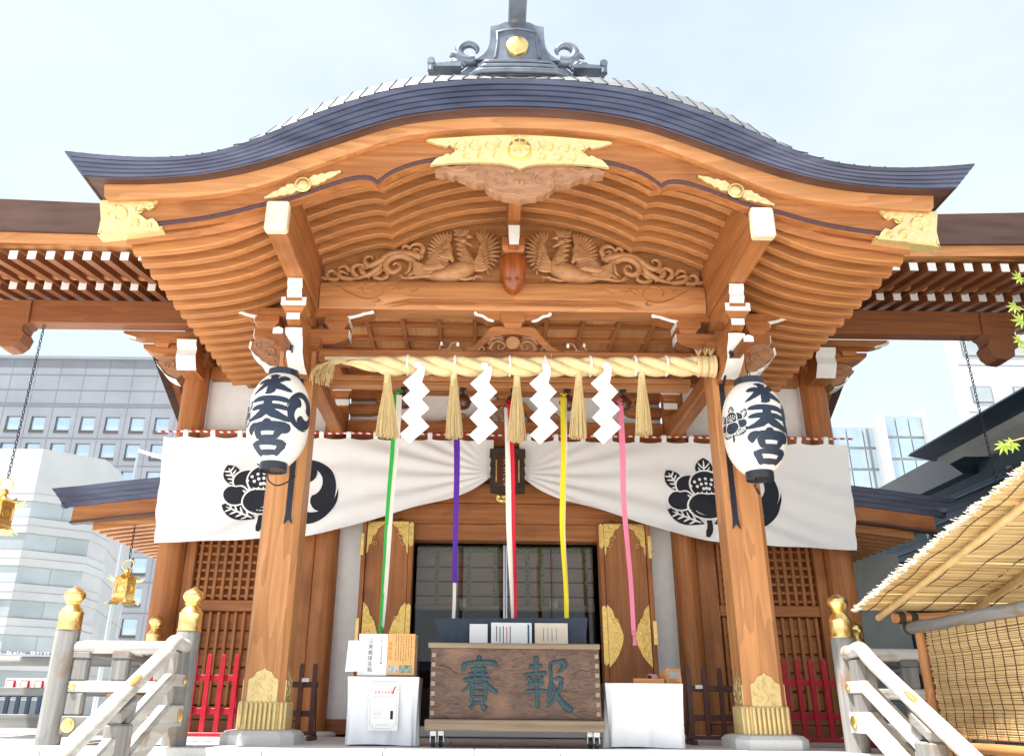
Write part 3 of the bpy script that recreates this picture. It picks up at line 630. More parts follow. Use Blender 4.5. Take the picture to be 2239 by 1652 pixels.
# main rainbow beam with engraved scrolls
def kz(x): return 5.325-.03*(abs(x)/2.58)**6
m = MB(); m.loft([[(x, 9.86, 4.905), (x, 9.83, 4.95), (x, 9.815, 5.06), (x, 9.82, kz(x)-.05), (x, 9.86, kz(x)), (x, 10.14, kz(x)), (x, 10.18, 5.1), (x, 10.14, 4.905)] for x in xrange(-2.58, 2.58, 25)])
kb_ = m.build('rainbow_beam', M['pale_x'], SH, 40)
for dz, hw in ((.0, 1.72), (.035, 1.62), (-.032, 1.66)):
    m = MB(); P = []; Rr = []
    for x in xrange(-hw, hw, 41):
        t = abs(x)/hw; P.append((x, 9.818, 5.0+dz-.05*max(0, t-.85)/.15)); Rr.append(.013*(1-max(0, (t-.9))/.1*.9))
    m.tube(P, Rr, 6); m.build('groove_bead', M['wood_x'], kb_, 50)
for s in (-1, 1):
    m = MB()
    for pts in ([(2.48, 5.25), (2.36, 5.23), (2.2, 5.13), (2.02, 5.05), (1.86, 5.04), (1.76, 5.1), (1.70, 5.2)], [(1.73, 5.1), (1.76, 5.2), (1.85, 5.27), (1.96, 5.25), (2.02, 5.17), (1.98, 5.11), (1.92, 5.12)], [(1.70, 5.18), (1.62, 5.24), (1.55, 5.2), (1.5, 5.14)], [(1.66, 5.13), (1.58, 5.2), (1.48, 5.19), (1.4, 5.22)], [(1.4, 5.18), (1.32, 5.16), (1.2, 5.23), (1.08, 5.22)], [(2.22, 5.26), (2.15, 5.21), (2.06, 5.28)], [(1.86, 5.0), (1.8, 4.99), (1.78, 5.03), (1.84, 5.045)]):
        m.tube(spline([(s*x, 9.819, z) for x, z in pts], 18), [.014*sin(pi*min(.98, .06+i/18)) for i in range(18)], 6)
    tag(m.build('engraved_scroll', M['wood_x'], kb_, 50), kind='stuff')
m = MB(); m.box(-2.56, 2.56, 9.86, 10.14, 4.165, 4.335, .03); m.build('tie_beam', M['wood_x'], SH)
# panel behind the carving
arch = [(x, rp_in(x)+.158) for x in xrange(-2.585, 2.585, 61)]
m = MB(); m.prism(arch+[(2.585, 5.24), (-2.585, 5.24)], 10.03, 10.08); m.build('carving_panel', M['pale_x'], SH)
# strut with varnished tip over the beam
m = MB(); m.box(-.15, .15, 9.55, 9.95, 5.70, 5.86, .01); st_ = m.build('strut_block', M['wood_x'], SH)
m = MB(); m.loft([[(a*.15*q, 9.75+b*.17*q, z) for a, b in ((-1, -1), (1, -1), (1, 1), (-1, 1))] for z, q in ((5.70, 1), (5.655, .85), (5.64, .6))]); m.build('block_taper', M['wood_x'], st_)
m = MB(); m.loft([[(x*w, 9.66+.03*d-.10*(1-x*x)*q, z) for x in (-1, -.8, -.5, 0, .5, .8, 1)]+[(w, 9.9, z), (-w, 9.9, z)] for z, w, d, q in ((5.638, .15, 0, .6), (5.55, .178, -1, .8), (5.42, .17, -1, .8), (5.30, .145, 0, .7), (5.2, .12, 1, .6), (5.14, .07, 2, .4), (5.11, .01, 3, .1))])
mk_ = m.build('varnished_tip', M['mask'], SH, 50)
m = MB()
for s in (-1, 1): m.tube(spiral((s*.075, 5.24), .045, 0, s*1.4, 9.585, 18), [.012-.006*i/17 for i in range(18)], 6)
tag(m.build('tip_scroll', M['mask'], mk_, 50), kind='stuff')

# paired phoenix carving
def zx(x, y): return Vector((-2.674+.001191*x, 9.93, 6.3637-.001344*y))
def blade(m, a, b, w, y, bend=.0, th=.018):
    """one carved feather from a to b"""
    A, B = zx(*a), zx(*b); A.y = y; B.y = y-.02; d = B-A; n = Vector((-d.z, 0, d.x)).normalized(); P = []; R = []
    for i in range(7):
        t = i/6; P.append(A+d*t+n*(bend*d.length*sin(pi*t))); R.append(w*(.45+.75*sin(pi*min(1, t*.8+.12)))*(1 if t < .99 else .25))
    m.tube(P, R, 8, flat=.45, up=(0, 1, 0))
def scr(m, pts, r0, r1, y, n=16):
    P = spline([zx(*q) for q in pts], n)
    for i, p_ in enumerate(P): p_.y = y-.02*sin(pi*i/(n-1))
    m.tube(P, [lerp(r0, r1, i/(n-1))*(.55+.45*sin(pi*min(1, .25+i/(n-1)*.75))) for i in range(n)], 8, up=(0, 1, 0))
pb = MB()
pb.tube(spline([zx(1250, 690), zx(1400, 680), zx(1560, 650), zx(1700, 600), zx(1760, 560), zx(1700, 430), zx(1660, 350), zx(1650, 290)], 22), [.03, .05, .075, .095, .11, .125, .14, .145, .145, .14, .125, .11, .098, .09, .082, .078, .074, .07, .068, .064, .06, .055], 12, up=(0, 1, 0))
c_ = zx(1668, 275); pb.ell((c_.x, 9.90, c_.z), (.065, .05, .05), 12, 8)
pb.tube([zx(1690, 290), zx(1740, 300), zx(1775, 325), zx(1772, 338)], [.038, .028, .012, .003], 8, up=(0, 1, 0))
ft = MB()
for k in range(11):                                     # neck ruff
    t = k/10; a = (lerp(1640, 1700, t), lerp(230, 520, t)); blade(ft, a, (a[0]-85, a[1]+(20 if k % 2 else -8)), .013, 9.86)
for k in range(6): blade(ft, (1640+k*14, 235), (1560+k*36, 150+6*(k % 2)), .012, 9.87, .1)
for k in range(3): blade(ft, (1715, 262), (1745+k*22, 225+k*16), .011, 9.86, .1)
for k in range(4): blade(ft, (1745, 470+k*22), (1640, 485+k*20), .012, 9.84, .08)
wl = MB()                                               # left wing, two tiers
tips = [(1520, 160), (1475, 160), (1430, 168), (1385, 180), (1345, 195), (1310, 225), (1285, 265), (1268, 310), (1255, 360), (1250, 410), (1262, 455)]
for i, t_ in enumerate(tips): blade(wl, (lerp(1480, 1430, i/10), lerp(330, 470, i/10)), t_, .021, 9.93, -.08)
for i in range(9): blade(wl, (lerp(1530, 1500, i/8), lerp(480, 530, i/8)), (lerp(1480, 1290, i/8), lerp(280, 480, i/8)), .02, 9.90, -.1)
for i in range(7): blade(wl, (1560, 540-i*8), (lerp(1500, 1390, i/6), lerp(390, 470, i/6)), .026, 9.87)
wr = MB()
tips = [(1830, 150), (1880, 140), (1930, 140), (1980, 155), (2030, 185), (2070, 225), (2098, 275), (2115, 330), (2118, 390), (2105, 450), (2080, 510), (2050, 560), (2010, 610), (1970, 660)]
for i, t_ in enumerate(tips): blade(wr, (lerp(1920, 1900, i/13), lerp(300, 520, i/13)), t_, .021, 9.93, .1)
for i in range(9): blade(wr, (lerp(1850, 1830, i/8), lerp(470, 600, i/8)), (lerp(1935, 1990, i/8), lerp(270, 580, i/8)), .024, 9.89, .06)
for i in range(6): blade(wr, (1810, 560+i*14), (lerp(1890, 1960, i/5), lerp(430, 620, i/5)), .03, 9.86)
tl = MB()                                               # tail plumes and cloud scrolls
for k in range(9): blade(tl, (1560-k*16, 560+k*8), (1290-k*14, 480+k*16), .022, 9.90, .06)
for k in range(8): blade(tl, (1330, 590+k*8), (1090+8*(k % 2), 520+k*22), .022, 9.88, .1)
for k in range(7): blade(tl, (1500-k*30, 610+k*4), (1400-k*32, 570+k*6), .022, 9.85, .1)
sc2 = MB()
for pts, r0, r1 in (([(1190, 470), (1050, 430), (900, 425), (780, 470), (690, 545), (600, 580), (545, 540), (545, 490), (590, 460), (630, 475), (620, 500)], .05, .016),
                    ([(1120, 520), (980, 450), (860, 470), (790, 540), (800, 610), (870, 650), (940, 620), (950, 560), (900, 535), (870, 560)], .045, .02),
                    ([(1080, 480), (1060, 620), (1000, 660)], .03, .012), ([(760, 520), (700, 600), (620, 650), (560, 670)], .035, .015), ([(720, 560), (690, 620), (600, 680), (480, 720), (330, 735)], .04, .02),
                    ([(720, 640), (660, 700), (740, 730), (810, 700), (800, 640), (750, 620), (730, 650)], .028, .014), ([(620, 700), (530, 660), (500, 610), (520, 590), (550, 630)], .035, .012),
                    ([(480, 700), (420, 660), (410, 600), (460, 570), (520, 575), (545, 620), (520, 640)], .032, .014), ([(420, 730), (300, 720), (250, 680), (270, 650), (330, 660), (370, 680)], .034, .016),
                    ([(380, 640), (330, 590), (270, 595), (240, 630)], .026, .016), ([(260, 730), (170, 740), (125, 700), (140, 650), (190, 640), (220, 665), (195, 680)], .03, .014),
                    ([(130, 735), (60, 720), (10, 755), (-60, 765)], .024, .008), ([(1180, 440), (1210, 370), (1170, 320), (1100, 320), (1060, 350), (1080, 385)], .034, .012), ([(1210, 470), (1140, 430), (1100, 390), (1130, 370), (1180, 390)], .03, .012),
                    ([(1060, 370), (1010, 335), (970, 360), (985, 395), (1030, 400)], .026, .010), ([(560, 600), (640, 560), (690, 470), (680, 462)], .02, .01), ([(1180, 650), (1100, 660), (1050, 690), (1000, 690)], .03, .012)):
    scr(sc2, pts, r0*1.35, r1*1.4, 9.93, 20)
lg = MB()
scr(lg, [(1560, 690), (1700, 730), (1800, 710), (1900, 690), (1930, 695)], .03, .012, 9.90); scr(lg, [(1800, 740), (1820, 700), (1880, 710), (1900, 745)], .016, .008, 9.88)
scr(lg, [(1350, 690), (1200, 700), (1080, 725), (980, 720), (910, 670)], .038, .012, 9.90); scr(lg, [(1000, 720), (960, 690), (945, 655)], .016, .006, 9.88)
for s in (-1, 1):
    def q(m): return m if s < 0 else m.mir()
    body = q(pb).build('carved_phoenix', M['carve'], SH, 50)
    tag(body, 'carved wooden phoenix with raised wings in the gable')
    q(wl).build('wing', M['carve'], body, 50); q(wr).build('wing', M['carve'], body, 50)
    q(ft).build('neck_feathers', M['carve'], body, 50); q(tl).build('tail_feathers', M['carve'], body, 50)
    q(sc2).build('cloud_scroll', M['carve'], body, 50); q(lg).build('claw', M['carve'], body, 50)

# frog-leg strut at the centre of the tie beam
def fz_(x, y): return ((x-1190)*.000935, 4.335+(676-y)*.000972)
ol = [(490, 668), (560, 640), (640, 590), (720, 515), (800, 425), (850, 345), (910, 302), (1190, 295)]; il = [(1190, 410), (980, 430), (880, 480), (800, 560), (690, 668)]
lp = [fz_(*q) for q in ol]; ip = [fz_(*q) for q in il]
for s in (1, -1):
    m = MB(); m.prism([(s*x, z) for x, z in lp+ip], 9.92, 10.06); fs = m.build('frog_leg_strut', M['wood_x'], SH)
    m = MB()
    for pts, r in (([(860, 650), (900, 560), (960, 520), (1040, 530), (1080, 590), (1040, 640), (980, 620), (1000, 570)], .022), ([(840, 560), (920, 480), (1000, 470), (1060, 490)], .018), ([(720, 660), (720, 620), (770, 610), (790, 640), (760, 660)], .016), ([(880, 600), (900, 650), (1000, 668), (1090, 660)], .016), ([(180, 665), (280, 650), (330, 560), (400, 545), (420, 590)], .022), ([(150, 650), (180, 580), (230, 600)], .018), ([(470, 660), (380, 655), (260, 660), (40, 665)], .016), ([(860, 510), (940, 440), (1060, 450)], .014)):
        m.tube(spline([(s*fz_(*q_)[0], 9.93, fz_(*q_)[1]) for q_ in pts], 16), [r*(1-.5*i/15) for i in range(16)], 7)
    tag(m.build('openwork_scroll', M['carve_grey'], fs, 50), kind='stuff')
    m = MB(); c = fz_(415, 585); m.ell((s*c[0], 9.90, c[1]), (.022, .02, .035)); c = fz_(185, 575); m.ell((s*c[0], 9.90, c[1]), (.018, .02, .03)); m.build('white_tip', M['white'], fs, 50)
m = MB(); c = fz_(1190, 550); m.lathe([(.095, -.02), (.095, .02), (.08, .035), (.001, .04)], 20, M=T(c[0], 9.92, c[1]) @ Matrix.Rotation(pi/2, 4, 'X')); m.build('strut_medallion', M['carve'], SH, 40)
def cbl(cx, cy, w, d, z0, z1, nm='bearing_block', mt='wood_x'):
    m = MB(); zm = lerp(z0, z1, .42); m.loft([[(cx+a*w/2*q, cy+b*d/2*q, z) for a, b in ((-1, -1), (1, -1), (1, 1), (-1, 1))] for z, q in ((z0, .66), (zm-.01, .8), (zm, 1), (z1, 1))]); return m.build(nm, M[mt], SH)
cbl(0, 10, .31, .30, 4.66, 4.865)
m = MB(); m.prism([(-.50, .11), (.50, .11), (.48, .07), (.40, .05), (.33, .0), (.24, -.02), (-.24, -.02), (-.33, .0), (-.40, .05), (-.48, .07)], 9.88, 10.12, M=T(0, 0, 4.795)); boat = m.build('boat_bracket', M['wood_x'], SH)
for q in (-1, 1):
    m = MB(); ed = [(.505, .10), (.48, .062), (.40, .042), (.33, -.008), (.25, -.03)]; m.tube(spline([(q*x, 9.882, 4.795+z-.004) for x, z in ed], 12), [.02, .026, .026, .022, .02, .022, .022, .022, .022, .024, .02, .012], 8); m.build('white_edge', M['white'], boat)

# coffered ceiling
CZ, C0 = 5.03, 10.2
cxs = [-2.55+.51*i for i in range(11)]; cys = [10.2+.47*j for j in range(6)]
for i in range(10):
    for j in range(5):
        m = MB(); m.box(cxs[i]+.028, cxs[i+1]-.028, cys[j]+.028, cys[j+1]-.028, CZ+.07, CZ+.09); m.build('ceiling_panel', M['panel'] if (i+j) % 2 else M['pale_x'], SH)
for x in cxs:
    m = MB(); m.box(x-.032, x+.032, 10.2, 12.56, CZ, CZ+.085, .008); m.build('ceiling_bar', M['wood_y'], SH)
for y in cys:
    m = MB(); m.box(-2.58, 2.58, y-.03, y+.03, CZ+.003, CZ+.083, .008); m.build('ceiling_bar', M['wood_x'], SH)
m = MB(); m.grid([[(-2.59, y, CZ+.1) for y in (10.18, 12.6)], [(2.59, y, CZ+.1) for y in (10.18, 12.6)]]); m.build('ceiling_board', M['wood_x'], SH)
# inner cross beams that carry the bells
for (y0, y1, z0, z1) in ((10.82, 11.0, 4.19, 4.26), (10.78, 11.04, 4.262, 4.33)):
    m = MB(); m.box(-2.55, 2.55, y0, y1, z0, z1, .008); m.build('bell_beam', M['pale_x'], SH)
# ------------------------------------------------------------------ the hall behind the porch
HY = 12.72
def hb(name, x0, x1, y0, y1, z0, z1, mt='wood_x', ch=.01, par=None):
    m = MB(); m.box(x0, x1, y0, y1, z0, z1, ch); return m.build(name, M[mt], par or SH)
def column(x, r, z1, y=HY):
    m = MB(); m.lathe([(r, DECK+.06), (r, z1)], 28, (x, y, 0)); c = m.build('round_column', M['wood_z'], SH, 50)
    m = MB(); m.lathe([(r+.16, DECK), (r+.16, DECK+.03), (r+.12, DECK+.06), (r+.01, DECK+.065)], 24, (x, y, 0)); m.build('stone_base', M['granite'], c, 40)
for s in (-1, 1):
    column(s*5.1, .205, 5.5); column(s*2.74, .18, 5.0)
    # plaster between, lattice shutters below
    hb('plaster_wall', s*2.9, s*4.92, 12.86, 12.95, 4.1, 5.2, 'plaster', 0)
    hb('plaster_wall', s*2.16, s*2.585, 12.80, 12.92, DECK+.22, 2.78, 'plaster', 0)
    hb('sill_beam', s*2.16, s*2.585, 12.74, 12.95, DECK+.02, DECK+.215, 'dull_x')
    hb('wall_board', s*2.92, s*4.9, 12.93, 12.96, DECK+.15, 4.05, 'wood_z', 0)
    hb('shutter_stile', s*4.74, s*4.90, 12.74, 12.92, DECK+.2, 3.9, 'wood_z'); hb('shutter_stile', s*2.93, s*3.22, 12.74, 12.92, DECK+.2, 3.9, 'wood_z')
    hb('shutter_rail', s*3.222, s*4.738, 12.755, 12.92, 1.30, 1.46); hb('shutter_rail', s*3.222, s*4.738, 12.755, 12.92, DECK+.20, -.02, 'dull_x')
    hb('base_board', s*2.93, s*4.9, 12.70, 12.95, DECK+.02, DECK+.195, 'dull_x')
    vb = MB(); vb.box(-.026, .026, -.0, .05, -.62, .62, .006); vb = vb.mesh('lattice_bar', M['wood_z'])
    nb = 12; bxs = [3.222+(i+.5)*(4.738-3.222)/nb for i in range(nb)]
    for x in bxs:
        put('lattice_bar', vb, SH, T(s*x, 12.80, 2.085))
    hbm = MB(); hbm.box(-.757, .757, .0, .045, -.022, .022, .006); hbm = hbm.mesh('lattice_bar', M['wood_x'])
    for j in range(10): put('lattice_bar', hbm, SH, T(s*3.98, 12.825, 1.53+.125*j))
    v2 = MB(); v2.box(-.024, .024, 0, .05, -.655, .655, .006); v2 = v2.mesh('slat', M['wood_z'])
    for x in bxs: put('slat', v2, SH, T(s*x, 12.80, .64))
    for j in range(5):
        m = MB(); m.box(s*3.225, s*4.735, 12.86, 12.90, .0+.26*j, .24+.26*j, .008); m.build('shutter_board', M['wood_x'], SH)
    # open folding door leaf with gilt fittings
    lf = MB(); lf.box(s*1.47, s*2.10, 12.44, 12.50, DECK+.12, 2.62, .008); lf = lf.build('door_leaf', M['wood_z'], SH)
    hb('door_edge', s*2.105, s*2.17, 12.40, 12.62, DECK+.12, 2.66, 'wood_z', .006, lf)
    hb('door_edge', s*1.40, s*1.465, 12.42, 12.66, DECK+.12, 2.585, 'wood_z', .006, lf)
    def fit(poly, nm='gilt_fitting'):
        m = MB(); m.prism([(s*x, z) for x, z in poly], 12.425, 12.445); o = m.build(nm, M['gold_old'], lf)
        r = MB(); cx_ = sum(q[0] for q in poly)/len(poly); cz_ = sum(q[1] for q in poly)/len(poly)
        zz = [q[1] for q in poly]; hh = max(zz)-min(zz)
        for (dx, dz, rr) in ((0, .22*hh, .05), (.02, -.02*hh, .06), (-.02, -.25*hh, .045)):
            r.tube([(s*q[0], q[1], q[2]) for q in spiral((cx_+dx, cz_+dz), rr, 0, 1.2, 12.423, 14)], .007, 5)
        tag(r.build('scroll_relief', M['gold_old'], o, 50), kind='stuff')
    fit([(1.475, 2.60), (1.475, 2.12), (1.50, 2.16), (1.505, 2.24), (1.545, 2.28), (1.56, 2.38), (1.61, 2.42), (1.64, 2.5), (1.70, 2.54), (1.74, 2.60)])
    fit([(2.095, 2.60), (2.095, 2.12), (2.07, 2.16), (2.065, 2.24), (2.025, 2.28), (2.01, 2.38), (1.96, 2.42), (1.93, 2.5), (1.87, 2.54), (1.83, 2.60)])
    fit([(1.475, 1.42), (1.55, 1.34), (1.58, 1.24), (1.65, 1.14), (1.70, .98), (1.68, .86), (1.62, .72), (1.55, .62), (1.475, .54)])
    fit([(2.095, 1.42), (2.02, 1.34), (1.99, 1.24), (1.92, 1.14), (1.87, .98), (1.89, .86), (1.95, .72), (2.02, .62), (2.095, .54)])
    for (z0, z1) in ((2.22, 2.60), (.56, 1.40)):
        m = MB(); m.prism([(s*1.398, z0+.04), (s*1.43, z0), (s*1.467, z0+.04), (s*1.467, z1-.03), (s*1.43, z1), (s*1.398, z1-.03)], 12.405, 12.419); m.build('gilt_fitting', M['gold_old'], lf)
    for z in (2.08, .85, -.12):
        m = MB(); m.box(s*2.13, s*2.19, 12.385, 12.42, z, z+.34, .006); m.build('hinge', M['gold'], lf)
    # tie head beams and bracket blocks above
    hb('head_beam', s*2.94, s*4.89, 12.70, 12.86, 5.0, 5.22)
    hb('eave_wall', s*2.6, s*5.5, 12.9, 13.0, 5.2, 6.6, 'plaster', 0)
    # corner bracket
    def blk(cx, cy, w, z0, z1):
        m = MB(); zm = lerp(z0, z1, .42); m.loft([[(s*cx+a*w/2*q, cy+b*w/2*q, z) for a, b in ((-1, -1), (1, -1), (1, 1), (-1, 1))] for z, q in ((z0, .66), (zm-.01, .82), (zm, 1), (z1, 1))]); return m.build('bearing_block', M['wood_x'], SH)
    blk(5.1, 12.62, .50, 5.12, 5.32)
    m = MB(); m.prism([(s*x, z) for x, z in ((4.55, 5.50), (5.98, 5.50), (5.96, 5.43), (5.84, 5.36), (5.62, 5.33), (4.55, 5.33))], 12.45, 12.75); m.build('bracket_arm', M['wood_x'], SH)
    blk(5.65, 12.5, .3, 5.43, 5.60); blk(5.1, 12.5, .3, 5.43, 5.60)
    m = MB(); m.prism([(s*x, z) for x, z in ((4.5, 5.62), (6.22, 5.62), (6.20, 5.57), (6.08, 5.53), (5.98, 5.505), (4.5, 5.505))], 12.2, 12.42); b_ = m.build('boat_bracket', M['wood_x'], SH)
    m = MB(); ed = [(6.23, 5.60), (6.20, 5.555), (6.08, 5.515), (5.99, 5.49)]; m.tube(spline([(s*x, 12.2, z) for x, z in ed], 8), .026, 7); m.build('white_edge', M['white'], b_)
    kp = [(11.98, 5.38), (12.0, 5.30), (12.06, 5.24), (12.03, 5.12), (12.1, 5.0), (12.16, 4.92), (12.6, 4.92), (12.6, 5.38)]
    m = MB(); m.prism(kp, s*4.94, s*5.24, 'yz'); k_ = m.build('carved_nose', M['wood_y'], SH)
    m = MB(); m.grid([[(s*x, y-.012, z) for y, z in kp[:6]] for x in (4.935, 5.245)]); m.build('white_face', M['white'], k_)
    m = MB(); m.prism([(s*x, z) for x, z in ((5.28, 5.0), (5.36, 4.92), (5.45, 4.95), (5.56, 5.02), (5.64, 5.12), (5.72, 5.2), (5.70, 5.28), (5.6, 5.32), (5.28, 5.32))], 12.5, 12.74); k_ = m.build('carved_nose', M['carve_grey'], SH)
    m = MB(); m.tube([(s*q[0], q[1], q[2]) for q in spiral((5.5, 5.14), .10, 0, 1.3, 12.495, 18)], .014, 6); m.build('scroll_relief', M['carve_grey'], k_, 50)
    m = MB(); e_ = [(5.745, 5.24), (5.73, 5.18), (5.65, 5.10), (5.57, 5.0), (5.46, 4.93), (5.36, 4.90)]; m.grid([[(s*x, 12.485, z) for x, z in e_], [(s*(x-.012), 12.485, z-.03) for x, z in e_], [(s*x, 12.74, z-.03) for x, z in e_]]); m.build('white_edge', M['white'], k_)

# upper front between the inner columns: plaster, beams, brackets
hb('plaster_wall', -2.56, 2.56, 12.86, 12.92, 4.28, 5.0, 'plaster', 0)
hb('head_beam', -2.56, 2.56, 12.66, 12.86, 4.09, 4.30); hb('head_beam', -2.56, 2.56, 12.70, 12.88, 4.80, 5.0)
hb('lintel', -2.58, 2.58, 12.60, 12.80, 3.86, 4.08, 'wood_x'); hb('lintel', -4.9, -2.93, 12.60, 12.82, 3.86, 4.09); hb('lintel', 2.93, 4.9, 12.60, 12.82, 3.86, 4.09)
for s in (-1, 1):
    m = MB(); m.prism([(s*x, z) for x, z in ((2.55, 4.42), (2.2, 4.42), (2.02, 4.46), (1.93, 4.53), (1.92, 4.585), (2.55, 4.585))], 12.7, 12.855); m.build('bracket_arm', M['wood_x'], SH)
    cbl(s*2.0, 12.72, .26, .25, 4.585, 4.74); cbl(s*2.62, 12.42, .26, .22, 4.55, 4.72)
    m = MB(); m.prism([(s*x, z) for x, z in ((2.55, 4.80), (1.62, 4.80), (1.64, 4.76), (1.74, 4.74), (1.84, 4.70), (1.92, 4.69), (2.55, 4.69))], 12.69, 12.85); m.build('boat_bracket', M['wood_x'], SH)
    m = MB(); m.box(s*2.47, s*2.77, 12.28, 12.29, 4.66, 4.76); m.box(s*2.5, s*2.72, 12.30, 12.31, 4.42, 4.52); tag(m.build('white_plate', M['white'], SH), kind='stuff')
    hb('bracket_arm', s*2.52, s*2.70, 12.312, 12.6, 4.40, 4.55, 'wood_y')
    m = MB(); m.prism([(s*x, z) for x, z in ((1.15, 4.305), (.95, 4.34), (.6, 4.4), (.42, 4.52), (.3, 4.66), (.1, 4.70), (.0, 4.70), (.0, 4.62), (.22, 4.56), (.34, 4.45), (.42, 4.305))], 12.72, 12.84); fs = m.build('frog_leg_strut', M['wood_x'], SH)
    m = MB()
    for pts, r in (([(.1, 4.35), (.2, 4.5), (.3, 4.45), (.25, 4.36)], .03), ([(.9, 4.36), (.8, 4.45), (.68, 4.42), (.7, 4.36)], .025), ([(.02, 4.4), (.1, 4.52), (.04, 4.58)], .03)): m.tube(spline([(s*x, 12.72, z) for x, z in pts], 12), r, 7)
    tag(m.build('openwork_scroll', M['carve_grey'], fs, 50), kind='stuff')
cbl(0, 12.72, .3, .26, 4.70, 4.80)
# door head: lintels, gilt medallion, glass doors, dark room
hb('door_lintel', -2.14, 2.14, 12.62, 12.86, 2.95, 3.26, 'wood_x'); hb('door_lintel', -2.14, 2.14, 12.66, 12.88, 2.62, 2.946, 'wood_x'); hb('door_lintel', -1.46, 1.46, 12.60, 12.86, 2.36, 2.615, 'wood_x')
hb('transom', -2.56, 2.56, 12.80, 12.90, 3.262, 3.86, 'wood_x')
m = MB(); m.lathe([(.13, -.02), (.13, .01), (.11, .025), (.05, .03), (.045, .06), (.001, .07)], 12, M=T(-.03, 12.615, 3.06) @ Matrix.Rotation(pi/2, 4, 'X')); md = m.build('gilt_medallion', M['gold_old'], SH, 30)
for k in range(6):
    a = k*pi/3; m = MB(); m.lathe([(.028, 0), (.03, .012), (.001, .02)], 10, M=T(-.03+.083*cos(a), 12.59, 3.06+.083*sin(a)) @ Matrix.Rotation(pi/2, 4, 'X')); m.build('petal_boss', M['gold'], md, 40)
for x in (-1.62, 1.62):
    m = MB(); m.ell((x, 12.6, 2.64), (.075, .03, .05)); m.build('gilt_boss', M['gold_old'], SH, 50)
for s in (-1, 1): hb('door_jamb', s*1.462, s*2.155, 12.75, 12.98, DECK+.02, 2.61, 'wood_z')
hb('threshold', -1.46, 1.46, 12.72, 13.1, DECK+.005, DECK+.14, 'granite')
glass = bpy.data.materials.new('door_glass'); glass.use_nodes = True; gb = glass.node_tree.nodes['Principled BSDF']
gn = glass.node_tree.nodes.new('ShaderNodeTexNoise'); gn.inputs['Scale'].default_value = .6
gr = glass.node_tree.nodes.new('ShaderNodeMapRange'); gr.inputs[3].default_value = .01; gr.inputs[4].default_value = .04
glass.node_tree.links.new(gn.outputs['Fac'], gr.inputs[0]); pass
gt_ = glass.node_tree; gl_ = gt_.nodes.new('ShaderNodeBsdfGlossy'); tp_ = gt_.nodes.new('ShaderNodeBsdfTransparent'); fr_ = gt_.nodes.new('ShaderNodeFresnel'); mx_ = gt_.nodes.new('ShaderNodeMixShader')
tp_.inputs['Color'].default_value = (.86, .85, .84, 1); fr_.inputs['IOR'].default_value = 1.5; gt_.links.new(gr.outputs[0], gl_.inputs['Roughness'])
gt_.links.new(fr_.outputs[0], mx_.inputs[0]); gt_.links.new(tp_.outputs[0], mx_.inputs[1]); gt_.links.new(gl_.outputs[0], mx_.inputs[2]); gt_.links.new(mx_.outputs[0], gt_.nodes['Material Output'].inputs['Surface']); gt_.nodes.remove(gb)
M['glass'] = glass
for (a, b) in ((-1.44, -.72), (-.70, -.035), (.035, .70), (.72, 1.44)):
    m = MB(); m.box(a, b, 12.93, 12.938, DECK+.15, 2.34); gp_ = m.build('glass_pane', glass, SH)
for x in (-.018, .018): hb('glass_stile', x-.014, x+.014, 12.915, 12.955, DECK+.145, 2.355, 'steel', .003)
for s in (-1, 1): hb('glass_stile', s*.703, s*.717, 12.92, 12.95, DECK+.145, 2.355, 'iron', .002); hb('glass_stile', s*1.441, s*1.458, 12.92, 12.95, DECK+.145, 2.355, 'iron', .002)
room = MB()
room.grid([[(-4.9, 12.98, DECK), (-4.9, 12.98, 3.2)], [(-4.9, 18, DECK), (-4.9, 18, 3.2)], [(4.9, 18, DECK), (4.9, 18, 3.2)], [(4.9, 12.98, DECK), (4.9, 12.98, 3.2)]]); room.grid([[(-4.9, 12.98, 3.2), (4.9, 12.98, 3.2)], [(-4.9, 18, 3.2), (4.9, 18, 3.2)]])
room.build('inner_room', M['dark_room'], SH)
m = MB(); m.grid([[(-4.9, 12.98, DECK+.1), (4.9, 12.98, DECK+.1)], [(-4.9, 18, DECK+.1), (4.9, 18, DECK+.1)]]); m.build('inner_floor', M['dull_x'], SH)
for (a, b) in ((-1.38, -.03), (.03, 1.38)):
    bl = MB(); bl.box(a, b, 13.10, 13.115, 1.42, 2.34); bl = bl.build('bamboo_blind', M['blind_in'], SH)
    for q in range(3):
        z = 1.58+.22*q; m = MB(); m.box(a, b, 13.094, 13.099, z, z+.025); m.build('blind_rod', M['dark_room'], bl)
    m = MB(); m.tube([(a, 13.09, 1.42), (b, 13.09, 1.42)], .05, 10); m.build('rolled_hem', M['blind_in'], bl, 40)
    m = MB(); m.box(a, b, 13.085, 13.098, 2.26, 2.35); m.build('brocade_head', M['brocade'], bl)
    for x in (a+.32, a+.82 if a < 0 else a+.55, b-.12):
        m = MB(); m.box(x-.03, x+.03, 13.08, 13.093, 1.37, 2.30); m.build('brocade_band', M['brocade'], bl)
    x = a+.72; m = MB(); m.tube([(x, 13.07, 2.2), (x, 13.07, 1.58)], .006, 5); c = m.build('tassel_cord', M['scarlet'], bl)
    for d in (-.035, .035):
        m = MB(); m.lathe([(.012, .0), (.03, -.03), (.038, -.14), (.001, -.141)], 10, (x+d, 13.07, 1.56)); m.build('tassel', M['offwhite'], c, 50)
hb('altar_rail', -1.4, 1.4, 14.4, 14.5, .55, .72, 'blue', .005); hb('altar_step', -1.2, 1.2, 14.5, 15.4, DECK+.1, .5, 'blue', .01)

